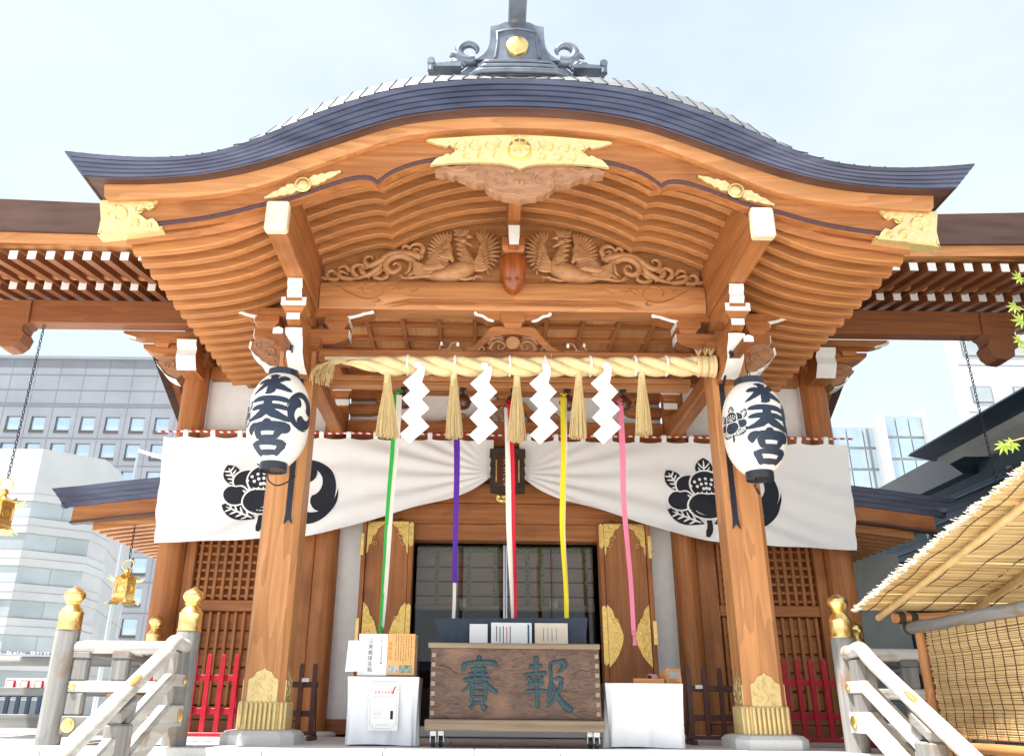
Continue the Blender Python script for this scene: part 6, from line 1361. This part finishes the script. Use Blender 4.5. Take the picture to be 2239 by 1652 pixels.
def stair_rail(s):
    lab = 'weathered wooden stair railing with gilt finials beside the red barrier and gilt side lantern' if s < 0 else 'weathered wooden stair railing with gilt finial in front of the reed hut'
    t = thing('stair_railing', lab, 'railing', (s*3.53, 9.3, GND), 'stair railings')
    X = s*3.535
    newel(t, X, 9.3); newel(t, s*4.83, 9.3)
    rail_x(t, min(s*3.66, s*4.71), max(s*3.66, s*4.71), 9.3); strut(t, s*3.75, 9.3); strut(t, s*4.62, 9.3); strut(t, s*4.2, 9.3)
    xk = s*3.52; sl_ = .455 if s < 0 else .53
    def zz(y): return .57-sl_*max(0, 8.86-y)
    P = [(xk, 9.2, .575)]+[(xk, y, zz(y)+(.02 if 8.7 < y < 9 else 0)) for y in (9.05, 8.95, 8.86, 8.78, 8.65, 8.4, 8.0, 7.5, 7.0, 6.6)]
    m = MB(); m.tube(spline(P, 40), .072, 14); m.build('handrail', M['bleach_y'], t, 50)
    for (d, h, w, mn) in ((.40, .115, .052, 'middle_rail'), (.78, .20, .07, 'bottom_rail')):
        m = MB(); ys = (9.2, 8.98, 8.86, 8.7, 7.6, 6.6); m.loft([[(xk-w, y, zz(y)-d), (xk+w, y, zz(y)-d), (xk+w, y, zz(y)-d+h), (xk-w, y, zz(y)-d+h)] for y in ys]); m.build(mn, M['bleach_y'], t)
    for y in (9.0, 7.9, 6.9):
        for (a, b) in ((-.29, -.08), (-.58, -.395)):
            m = MB(); m.loft([[(xk-.045, y-.09, zz(y)+a-.0), (xk+.045, y-.09, zz(y)+a), (xk+.045, y+.09, zz(y)+a), (xk-.045, y+.09, zz(y)+a)], [(xk-.045, y-.09, zz(y)+b), (xk+.045, y-.09, zz(y)+b), (xk+.045, y+.09, zz(y)+b), (xk-.045, y+.09, zz(y)+b)]]); m.build('strut', M['grey_z'], t)
    y = 7.95; m = MB(); m.box(xk-.075, xk+.075, y-.32, y-.02, GND, zz(y-.17)-.24, .02); m.build('stair_post', M['grey_z'], t)
    m = MB(); m.box(-.07, .07, -.17, .17, -.05, .05, .012, M=T(xk, y-.17, zz(y-.17)-.125) @ Matrix.Rotation(math.atan(sl_), 4, 'X')); m.build('saddle_block', M['grey_y'], t)
    m = MB(); m.ell((xk+(.02 if s < 0 else -.02), y-.05, zz(y-.05)+.055), (.045, .16, .022), M=Matrix.Rotation(math.atan(sl_), 4, 'X')); m.build('wood_patch', M['pale_y'], t, 60)
    for (y_, z_, r_) in ((9.16, zz(9.1)-.345, .035), (9.10, zz(9.1)-.68, .062)):
        m = MB(); m.lathe([(r_, 0), (r_, .012), (r_*.7, .022), (.001, .03)], 18, M=T(xk-s*(.055 if r_ < .05 else .072), y_, z_) @ Matrix.Rotation(-s*pi/2, 4, 'Y')); m.build('gilt_boss', M['gold'], t, 40)
    for (x_, z_, r_) in ((s*4.66, .165, .035), (s*4.62, -.21, .07)):
        m = MB(); m.lathe([(r_, 0), (r_, .012), (r_*.7, .02), (r_*.66, .03), (.001, .034)], 20, M=T(x_, 9.3-(.052 if r_ < .05 else .072), z_) @ Matrix.Rotation(pi/2, 4, 'X')); m.build('gilt_boss', M['gold'], t, 40)
    # side run back to the veranda
    m = MB(); m.tube([(s*4.87, 9.42, .56), (s*5.0, 12.2, .56)], .06, 12); m.build('side_rail', M['grey_y'], t, 50)
    for z in (.16, -.2):
        m = MB(); m.loft([[(x-.045, yy, z-.05), (x+.045, yy, z-.05), (x+.045, yy, z+.05), (x-.045, yy, z+.05)] for x, yy in ((s*4.88, 9.42), (s*5.0, 12.2))]); m.build('side_rail', M['grey_y'], t)
    newel(t, s*5.02, 12.32, .118, DECK+.0)
    # veranda rail running on outwards
    for yv in (12.32, 14.6):
        if yv == 12.32 and s < 0: continue
    yv = 13.6
    m = MB(); m.tube([(s*5.3, yv, .60), (s*10.5, yv, .60)], .07, 12); m.build('veranda_rail', M['grey_x'], t, 50)
    m = MB(); m.box(s*5.3, s*10.5, yv-.05, yv+.05, .10, .22, .01); m.build('veranda_rail', M['grey_x'], t); m = MB(); m.box(s*5.3, s*10.5, yv-.07, yv+.07, -.36, -.16, .01); m.build('veranda_rail', M['grey_x'], t)
    for k in range(5):
        x = s*(5.7+1.15*k); m = MB(); m.box(x-.10, x+.10, yv-.05, yv+.05, -.158, .098, .01); m.build('strut', M['grey_z'], t); m = MB(); m.box(x-.09, x+.09, yv-.05, yv+.05, .222, .535, .01); m.build('strut', M['grey_z'], t)
for s in (-1, 1): stair_rail(s)

# ------------------------------------------------------------------ reed hut beside the stairs
hut = thing('reed_hut', 'bamboo hut with reed mat roof and reed blind walls beside the stairs', 'hut', (5.0, 7.0, GND))
def rfz(y): return 1.0+.215*(8.95-y)
m = MB(); nR = 210
for i in range(nR):
    y = 9.0-4.3*i/nR; z = rfz(y)+rng.uniform(-.012, .012); x0 = 3.60+rng.uniform(-.014, .02); sg = .012*sin(y*3)
    m.tube([(x0, y, z+.01), (4.9, y+rng.uniform(-.006, .006), z+sg), (6.6, y, z+.02)], [.0105, .0115, .0115], 5)
    if i % 2: m.tube([(x0+rng.uniform(-.02, .02), y+.01, z+.024), (5.0, y+.01, z+.022), (6.6, y+.01, z+.04)], .011, 5)
tag(m.build('roof_reeds', M['reed_roof'], hut, 50), kind='stuff')
m = MB()
for i in range(700):
    y = 9.02-4.3*rng.random(); z = rfz(y)+rng.uniform(-.012, .03); a = rng.uniform(-.5, .5); m.tube([(3.62, y, z), (3.62-rng.uniform(.015, .085), y+.02*a, z+rng.uniform(-.02, .02))], [.006, .003], 3)
tag(m.build('reed_fringe', mat('bleached_reed', (.62, .55, .42), (.72, .66, .54), .8), hut), kind='stuff')  # frayed reed ends, paler than the mat
for k, x in enumerate((3.70, 3.98, 4.26, 4.54, 4.9, 5.3, 5.7)):
    m = MB(); m.tube([(x+.02*sin(i*.7), 9.0-.09*i, rfz(9.0-.09*i)-.013) for i in range(48)], .005, 4); m.build('mat_string', M['twine'], hut)
for x, r in ((3.86, .033), (4.72, .03), (5.6, .03)):
    n = 40; m = MB(); m.tube([(x, lerp(9.08, 4.8, i/n), rfz(lerp(9.08, 4.8, i/n))-.052) for i in range(n+1)], [r+(.004 if i % 8 == 4 else 0) for i in range(n+1)], 10); m.build('bamboo_rafter', M['bamboo'], hut, 50)
def log(a, b, r, mt, nm='log_beam'):
    n = 14; m = MB(); A, B = Vector(a), Vector(b); m.tube([A.lerp(B, i/n)+Vector((rng.uniform(-1, 1), rng.uniform(-1, 1), rng.uniform(-1, 1)))*.004 for i in range(n+1)], [r*(1+.05*sin(i*2.1)) for i in range(n+1)], 14); return m.build(nm, M[mt], hut, 50)
log((3.92, 8.86, .905), (6.4, 8.86, .95), .05, 'pale_x')
log((4.06, 8.92, .80), (4.06, 4.4, .80), .058, 'grey_y')
log((4.12, 8.78, GND), (4.12, 8.78, .76), .05, 'pale_z', 'hut_post'); log((4.20, 8.66, GND), (4.20, 8.66, .76), .045, 'pale_z', 'hut_post')
log((4.06, 8.7, -.30), (4.06, 4.4, -.30), .045, 'pale_y'); log((6.2, 8.8, GND), (6.2, 8.8, 1.0), .05, 'pale_z', 'hut_post'); log((4.1, 4.6, GND), (4.1, 4.6, 1.8), .05, 'pale_z', 'hut_post'); log((6.2, 4.6, GND), (6.2, 4.6, 1.85), .05, 'pale_z', 'hut_post')
for c_ in ((4.06, 8.82, .80), (3.97, 8.86, .905), (4.1, 8.86, .90)):
    m = MB(); ax = 'X' if c_[0] > 4.05 and c_[2] < .85 else 'Y'
    for q in range(3): m.lathe([(.06, -.012), (.066, 0), (.06, .012)], 14, M=T(c_[0]+(.02*q if ax == 'Y' else 0), c_[1]+(.022*q if ax == 'X' else 0), c_[2]) @ Matrix.Rotation(pi/2, 4, ax))
    tag(m.build('twine_lashing', M['twine'], hut, 50), kind='stuff')
for (z0, z1, nn_) in ((.74, -.235, 64), (-.36, -1.45, 64)):
    m = MB()
    for i in range(nn_):
        z = lerp(z0, z1, i/nn_)+rng.uniform(-.003, .003); m.tube([(4.10, 8.62+rng.uniform(-.03, .02), z), (4.105, 7.2, z+rng.uniform(-.006, .006)), (4.10, 4.5, z)], .0078, 5)
        m.tube([(4.118, 8.62+rng.uniform(-.03, .02), z-.0076), (4.12, 7.2, z-.0076+rng.uniform(-.004, .004)), (4.118, 4.5, z-.0076)], .0078, 4)
    tag(m.build('blind_reeds', M['reed'], hut, 50), kind='stuff')
    for k in range(26):
        y = 8.5-.155*k; m = MB(); m.tube([(4.09+.006*(i % 2), y+.012*sin(i*1.3), lerp(z0+.01, z1, i/12)) for i in range(13)], .004, 4); m.build('blind_string', M['twine'], hut)
# ------------------------------------------------------------------ the town behind
def atz(px, py, Z):
    a = px-1119.5-PPX; b = 826-py; d = RT*(a/F)+UP*(b/F)+_f; t = Z/d.z
    return Vector((CX+d.x*t, d.y*t, Z))
M['concrete'] = mat('grey_panel', (.165, .18, .21), (.205, .22, .25), .8, scale=(.3, .3, .3), ns=1, rnd=.05)
M['joint'] = mat('panel_joint', (.17, .185, .21), None, .8)
M['tile_white'] = mat('white_tile', (.36, .375, .39), (.42, .435, .445), .55, scale=(.5, .5, .5), ns=1, rnd=.02)
M['sky_glass'] = mat('mirror_glass', (.55, .66, .74), (.66, .76, .83), .08, .8, scale=(.3, .3, .3), ns=1, rnd=.06)
M['green_glass'] = mat('green_glass', (.30, .34, .355), (.42, .465, .48), .15, .3, scale=(.4, .4, .4), ns=1, rnd=.14)
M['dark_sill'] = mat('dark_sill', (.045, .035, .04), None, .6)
M['frame_grey'] = mat('window_frame', (.20, .22, .25), None, .5, .4)
# grey office block with square windows
YB0 = 90
w0 = at(27, 926, YB0); dx = at(81.5, 926, YB0).x-w0.x; r0 = at(27, 926, YB0).z; dz = r0-at(60, 985, YB0).z
zr = at(160, 786, YB0).z
of = thing('office_block', 'tall grey panelled office block with rows of square windows', 'building', (-38, YB0+8, GND))
xl, xr = w0.x-3.5*dx, w0.x+12.5*dx
nfl = int((r0-GND)/dz)
zlev = [r0-dz*j for j in range(nfl+1)]
# wall built in strips so that every window is a real opening
ww, wh = dx*.29, dz*.30
def strip(z0, z1, x0=xl, x1=xr):
    m = MB(); m.box(x0, x1, YB0, YB0+18, z0, z1); return m.build('wall', M['concrete'], of)
strip(zlev[0]+wh, zr)
for j in range(nfl):
    strip(zlev[j+1]+wh, zlev[j]-wh)
    for k in range(-3, 13):
        a = w0.x+dx*(k-1)+ww if k > -3 else xl; b = w0.x+dx*k-ww
        if b > a: strip(zlev[j]-wh, zlev[j]+wh, a, b)
    a = w0.x+dx*12+ww; strip(zlev[j]-wh, zlev[j]+wh, a, xr)
pane = MB(); pane.box(-ww, ww, .28, .40, -wh, wh); pane = pane.mesh('window', M['sky_glass'])
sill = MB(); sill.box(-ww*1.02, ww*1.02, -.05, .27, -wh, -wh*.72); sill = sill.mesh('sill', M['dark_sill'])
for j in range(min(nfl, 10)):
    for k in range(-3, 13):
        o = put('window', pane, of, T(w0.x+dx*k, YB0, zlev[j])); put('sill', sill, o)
for k in range(-4, 13):
    m = MB(); x = w0.x+dx*(k+.5); m.box(x-.025, x+.025, YB0-.03, YB0+.02, GND, zr); m.build('panel_joint', M['joint'], of)
for z in [zr-1.9*i for i in range(1, 4)]+[zlev[0]+wh*2.3, zlev[0]+wh*2.7]+[zl+dz*.5 for zl in zlev[1:8]]:
    m = MB(); m.box(xl, xr, YB0-.036, YB0+.02, z-.03, z+.03); m.build('panel_joint', M['joint'], of)
m = MB(); m.box(xl-.3, xr+.3, YB0-.3, YB0+18, zr, zr+.35); m.build('parapet', M['concrete'], of)
# white office building with ribbon windows, bent front
wb_ = thing('clinic_building', 'white tiled office building with ribbon windows and a bent front', 'building', (-30, 55, GND))
ZT = at(95, 981, 50).z
C0, C1, C2, C3 = at(-230, 977, 50), at(95, 981, 50), atz(230, 1004, ZT), atz(264, 1031, ZT)
C0.z = ZT
pl = [(C0.x, 50.0), (C1.x, C1.y), (C2.x, C2.y), (C3.x, C3.y), (C3.x-4, C3.y+14), (C0.x, 70)]
zb1, zb1b = at(60, 1093, 50).z, at(60, 1130, 50).z; fl = (zb1-at(50, 1385, 50).z)/4; bh_ = zb1-zb1b
faces = [(pl[0], pl[1]), (pl[1], pl[2]), (pl[2], pl[3])]
lev = [zb1-fl*k for k in range(9)]
def inset(poly, d): c = Vector((sum(p[0] for p in poly)/len(poly), sum(p[1] for p in poly)/len(poly))); return [((p[0]-c.x)*(1-d)+c.x, (p[1]-c.y)*(1-d)+c.y) for p in poly]
zs = [ZT]+[v for z in lev for v in (z, z-bh_)]+[GND]
for i in range(0, len(zs)-1, 2):
    m = MB(); m.prism(pl, zs[i+1], zs[i], 'xy'); m.build('spandrel', M['tile_white'], wb_)
core = MB(); core.prism(inset(pl, .02), GND, ZT-.5, 'xy'); core.build('core', M['tile_white'], wb_)
for z in lev[:8]:
    for fi, ((ax, ay), (bx_, by)) in enumerate(faces):
        L_ = math.hypot(bx_-ax, by-ay); n = max(1, round(L_/1.75)); u = Vector((bx_-ax, by-ay, 0))/L_; nn = Vector((u.y, -u.x, 0))
        if fi == 2: n = 2
        for k in range(n):
            if fi == 2 and k == 1: continue
            a = Vector((ax, ay, 0))+u*(L_*k/n+.025)-nn*.12; b = Vector((ax, ay, 0))+u*(L_*(k+1)/n-.025)-nn*.12
            m = MB(); m.add([(a.x, a.y, z-bh_+.05), (b.x, b.y, z-bh_+.05), (b.x, b.y, z-.05), (a.x, a.y, z-.05)]+[(p.x-nn.x*.08, p.y-nn.y*.08, zz_) for p, zz_ in ((a, z-bh_+.05), (b, z-bh_+.05), (b, z-.05), (a, z-.05))], [(0, 1, 2, 3), (7, 6, 5, 4), (0, 4, 5, 1), (1, 5, 6, 2), (2, 6, 7, 3), (3, 7, 4, 0)]); m.build('window_pane', M['green_glass'], wb_)
m = MB(); zt_ = lev[4]-bh_+.12
(ax, ay), (bx_, by) = faces[0]; 
for seg, txt, x_off in ((0, 'MAKI DENTAL OFFICE', None),):
    A = at(-22, 1429, 49.8); B = at(112, 1431, 49.8); n_ = len(txt); st = (B.x-A.x)/n_
    for k, ch in enumerate(txt):
        if ch != ' ': glyphs(m, ch, st*1.25 if k in (0, 5, 12) else st*1.0, facing(A.x+st*k, 49.72, A.z+.0))
tag(m.build('lettering', M['paper'], wb_), kind='stuff')
for z in [lev[k]+(fl-bh_)*.5 for k in range(0, 8)]:
    m = MB(); P = [(p[0], p[1]) for p in pl[:4]]
    for (ax, ay), (bx_, by) in faces:
        nn = Vector((by-ay, -(bx_-ax), 0)).normalized(); m.tube([(ax+nn.x*.01, ay+nn.y*.01, z), (bx_+nn.x*.01, by+nn.y*.01, z)], .02, 4)
    tag(m.build('tile_joint', M['frame_grey'], wb_), kind='stuff')
# slim street lamp
lp_ = thing('street_lamp', 'slim grey street lamp with bent arm before the office block', 'street lamp', (at(300, 1100, 40).x, 40, GND))
a = at(303, 985, 40); b = at(356, 1001, 40)
m = MB(); m.tube([(a.x, 40, GND), (a.x, 40, a.z)], [.12, .07], 10); m.build('pole', M['steel'], lp_, 50); m = MB(); m.tube([(a.x, 40, a.z), (b.x, 40, b.z)], [.09, .10], 8); m.build('arm', M['steel'], lp_, 50)
# glass tower far away
gt = thing('glass_tower', 'pale blue glass tower with white floor bands far behind the curtain end', 'building', (at(1900, 990, 150).x, 155, GND))
def tower(x0, x1, ytop, Y, nb, par):
    A, B = at(x0, ytop, Y), at(x1, ytop, Y); base = at(x0, 1250, Y).z; h = A.z-base; nfl_ = int(h/4.2)
    m = MB(); m.box(A.x, B.x, Y+.3, Y+16, GND, A.z); m.build('core', M['tile_white'], par)
    for i in range(nb):
        for j in range(nfl_):
            a_, b_ = lerp(A.x, B.x, i/nb)+.12, lerp(A.x, B.x, (i+1)/nb)-.12; z1 = A.z-.3-4.2*j
            m = MB(); m.box(a_, b_, Y, Y+.28, z1-3.7, z1); m.build('glass_panel', M['sky_glass'], par)
    m = MB(); m.box(A.x-.4, A.x, Y-1.2, Y+2, GND, A.z+1); m.build('fin', M['tile_white'], par); m = MB(); m.box(B.x, B.x+.4, Y-1.2, Y+2, GND, A.z+1); m.build('fin', M['tile_white'], par)
tower(1812, 1920, 932, 150, 3, gt); tower(1926, 2012, 908, 146, 3, gt)
# white tower at the edge
wt = thing('white_tower', 'white tiled tower with few windows beyond the hall eave', 'building', (at(2150, 900, 70).x, 75, GND))
A = at(2074, 700, 70); ztw = at(2160, 560, 70).z
m = MB(); x1 = A.x+22; zz0, zz1 = at(2095, 880, 70).z, at(2090, 842, 70).z
m.box(A.x, x1, 70, 71.5, GND, ztw); m.build('wall', M['tile_white'], wt)
for j in range(-3, 5):
    for (p, q) in ((.6, 2.5), (4.5, 7.0), (9, 11)):
        z = zz0+4.6*j; m = MB(); m.box(A.x+p, A.x+q, 69.93, 70.1, z, z+1.6); f = m.build('window', M['frame_grey'], wt); m = MB(); m.box(A.x+p+.1, A.x+q-.1, 69.88, 69.92, z+.1, z+1.5); m.build('pane', M['green_glass'], f)
for j in range(8):
    m = MB(); z = zz0-.9+4.6*(j-3); m.box(A.x, x1, 69.97, 70.05, z, z+.06); m.build('tile_joint', M['frame_grey'], wt)

# dark shrine office to the right, long eaves running towards the viewer
M['navy'] = mat('navy_metal', (.012, .028, .055), (.022, .045, .08), .45, .3, scale=(2, 2, 2), ns=1, rnd=.12)
M['navy2'] = mat('navy_wall', (.045, .078, .11), (.06, .10, .135), .6, scale=(2, 2, 2), ns=1)
M['soffit'] = mat('grey_soffit', (.34, .36, .36), (.42, .44, .44), .8, scale=(2, 2, 2), ns=1)
an = thing('shrine_office', 'dark navy louvred building with long pale soffit beside the hall', 'building', (10, 13, GND))
ex, ez = 7.72, 4.50
m = MB(); m.prism([(ex, ez), (ex+.06, ez+.06), (ex+4, ez+.75), (ex+4, ez+.5), (ex+.55, ez+.0), (ex+.5, ez-.10)], 5.0, 15.0); m.build('roof_edge', M['navy'], an)
m = MB(); m.grid([[(ex+.56, 5.0, ez-.12), (ex+.56, 14.6, ez-.12)], [(ex+1.5, 5.0, ez-.11), (ex+1.5, 14.6, ez-.11)]]); m.build('soffit', M['soffit'], an)
m = MB(); m.box(ex+.45, ex+.62, 5.0, 14.8, ez-.22, ez-.01); m.build('soffit_trim', M['soffit'], an)
m = MB(); m.prism([(ex+.60, ez+.02), (ex+4, ez+.4), (ex+4, ez-.1), (ex+1.0, ez-.33)], 15.02, 21); m.build('lower_roof', M['navy'], an)
m = MB(); m.box(ex+1.42, ex+6, 5.0, 21, GND, ez-.13); m.build('wall', M['navy2'], an)
sl2 = MB(); sl2.box(-.05, .05, 5.0, 20.8, -.06, .06, .01); sl2 = sl2.mesh('louvre', M['navy'])
for k in range(13): put('louvre', sl2, an, T(ex+1.16, 0, 3.9-.33*k))
for y in (8, 11, 14, 17):
    m = MB(); m.box(ex+1.215, ex+1.28, y, y+.08, GND, 4.05); m.build('louvre_post', M['soffit'], an)
m = MB(); m.box(ex+1.30, ex+1.40, 5.0, 21, GND, 4.36); m.build('louvre_back', M['navy2'], an)
m = MB(); m.box(5.26, 7.5, 15.6, 15.9, GND, 2.75); m.build('annex_wall', mat('annex_plaster', (.42, .46, .46), (.48, .52, .51), .85, ns=1), an)
m = MB(); m.box(7.5, 9.6, 15.5, 15.9, GND, 2.6); m.build('annex_wall', M['navy2'], an)
for z in (.2, .9, 1.6):
    m = MB(); m.box(7.52, 9.5, 15.42, 15.5, z, z+.12); m.build('annex_rail', M['navy'], an)

# street side: iron fence, posters, shrub
fn = thing('iron_fence', 'dark iron bar fence beyond the weathered rails', 'fence', (-13, 20, GND))
for k in range(30):
    x = -16.5+.24*k; m = MB(); m.box(x-.045, x+.045, 20, 20.05, GND, .28); m.build('fence_bar', M['navy'], fn)
for z in (.12, -1.2):
    m = MB(); m.box(-16.6, -9.4, 20.06, 20.1, z, z+.06); m.build('fence_rail', M['navy'], fn)
m = MB(); m.box(-16.6, -9.4, 20.4, 20.5, GND, .05); m.build('backing_panel', M['frame_grey'], fn)
po = thing('poster_board', 'white board with three red framed posters above the iron fence', 'poster board', (-11, 21, GND))
A, B = at(14, 1481, 21), at(100, 1512, 21); m = MB(); m.box(A.x, B.x, 21, 21.05, B.z, A.z); m.build('board', M['paper'], po)
for k in range(3):
    x = lerp(A.x, B.x, (k+.12)/3); w = (B.x-A.x)/3*.62; m = MB(); m.box(x, x+w, 20.97, 20.995, B.z+.08, A.z-.05); f = m.build('poster', M['scarlet'], po); m = MB(); m.box(x+.03, x+w-.03, 20.94, 20.965, B.z+.1, A.z-.07); m.build('poster_face', mat('poster_print', (.75, .45, .38), (.82, .78, .72), .7, scale=(6, 6, 6), ns=1), f)
for x in (A.x+.1, B.x-.1): m = MB(); m.box(x-.03, x+.03, 21.06, 21.1, GND, A.z); m.build('leg', M['steel'], po)
def leafy(name, label, c, rad, n, col, size=.07):
    t = thing(name, label, 'shrub', (c[0], c[1], GND)); m = MB(); lm = mat('leaf_green', col, tuple(min(1, k*1.8) for k in col), .6, scale=(3, 3, 3), ns=1)
    for i in range(n):
        d = Vector((rng.gauss(0, 1), rng.gauss(0, 1), rng.gauss(0, 1))).normalized()*rng.uniform(.4, 1)**.5; p = Vector(c)+Vector((d.x*rad[0], d.y*rad[1], d.z*rad[2]))
        a = Vector((rng.gauss(0, 1), rng.gauss(0, 1), rng.gauss(0, 1))).normalized()*size; b = a.orthogonal().normalized()*size*.5
        m.add([p-a, p+b, p+a, p-b], [(0, 1, 2, 3)])
    tag(m.build('foliage', lm, t), kind='stuff'); m = MB()
    for k in range(4): m.tube([(c[0]+.1*k-.15, c[1], GND), (c[0]+rng.uniform(-.4, .4)*rad[0], c[1], c[2])], [.04, .015], 6)
    tag(m.build('stem', M['boxend'], t), kind='stuff'); return t
leafy('shrub', 'bright green leafy shrub by the poster board', (-14.0, 22, .35), (.9, .6, .75), 1400, (.10, .20, .03))
# maple twigs reaching in from the side
mp_ = thing('maple_branch', 'bright yellow-green maple twigs reaching in from the side', 'branch', (2.6, 2.6, .9))
lm = mat('young_maple_leaf', (.17, .25, .02), (.30, .36, .04), .5, scale=(20, 20, 20), ns=1, rnd=.15)
def mleaf(c, size, rot, tilt):
    R = T(*c) @ RZ(tilt) @ Matrix.Rotation(rot, 4, 'Y'); m = MB()
    for k in range(7):
        a = (k-3)*.62; l = size*(1-.10*abs(k-3)**1.3); w = .12*size
        d = Vector((sin(a), 0, cos(a))); s_ = Vector((cos(a), 0, -sin(a)))
        m.add([R @ p for p in (Vector((0, 0, 0)), d*l*.45+s_*w+Vector((0, .004, 0)), d*l, d*l*.45-s_*w+Vector((0, .004, 0)))], [(0, 1, 2, 3)])
    o = m.build('leaf', lm, mp_); return o
for (px, py, s_, r_) in ((2215, 968, .052, -2.3), (2196, 972, .05, -2.6), (2232, 606, .055, -1.8), (2222, 668, .05, -2.2), (2236, 700, .06, -1.6), (2232, 742, .05, -2.0), (2252, 760, .06, -2.0), (2262, 590, .06, -2.2)):
    c = at(px, py, 2.6); mleaf(c, s_*.8, r_, rng.uniform(-.5, .5))
for (q0, q1) in (((2205, 966), (2300, 950)), ((2225, 605), (2320, 640)), ((2220, 675), (2320, 690)), ((2228, 740), (2320, 720))):
    a, b = at(*q0, 2.6), at(*q1, 2.62); m = MB(); m.tube(spline([a, a.lerp(b, .5)+Vector((0, 0, .006)), b], 8), [.0015, .0015, .002, .002, .002, .0025, .003, .003], 5); m.build('twig', M['bamboo'], mp_)
m = MB(); m.tube(spline([at(2300, 550, 2.62), at(2318, 650, 2.62), at(2320, 800, 2.62), at(2300, 960, 2.62), at(2330, 1150, 2.62)], 14), .006, 6); m.build('twig', M['boxend'], mp_)
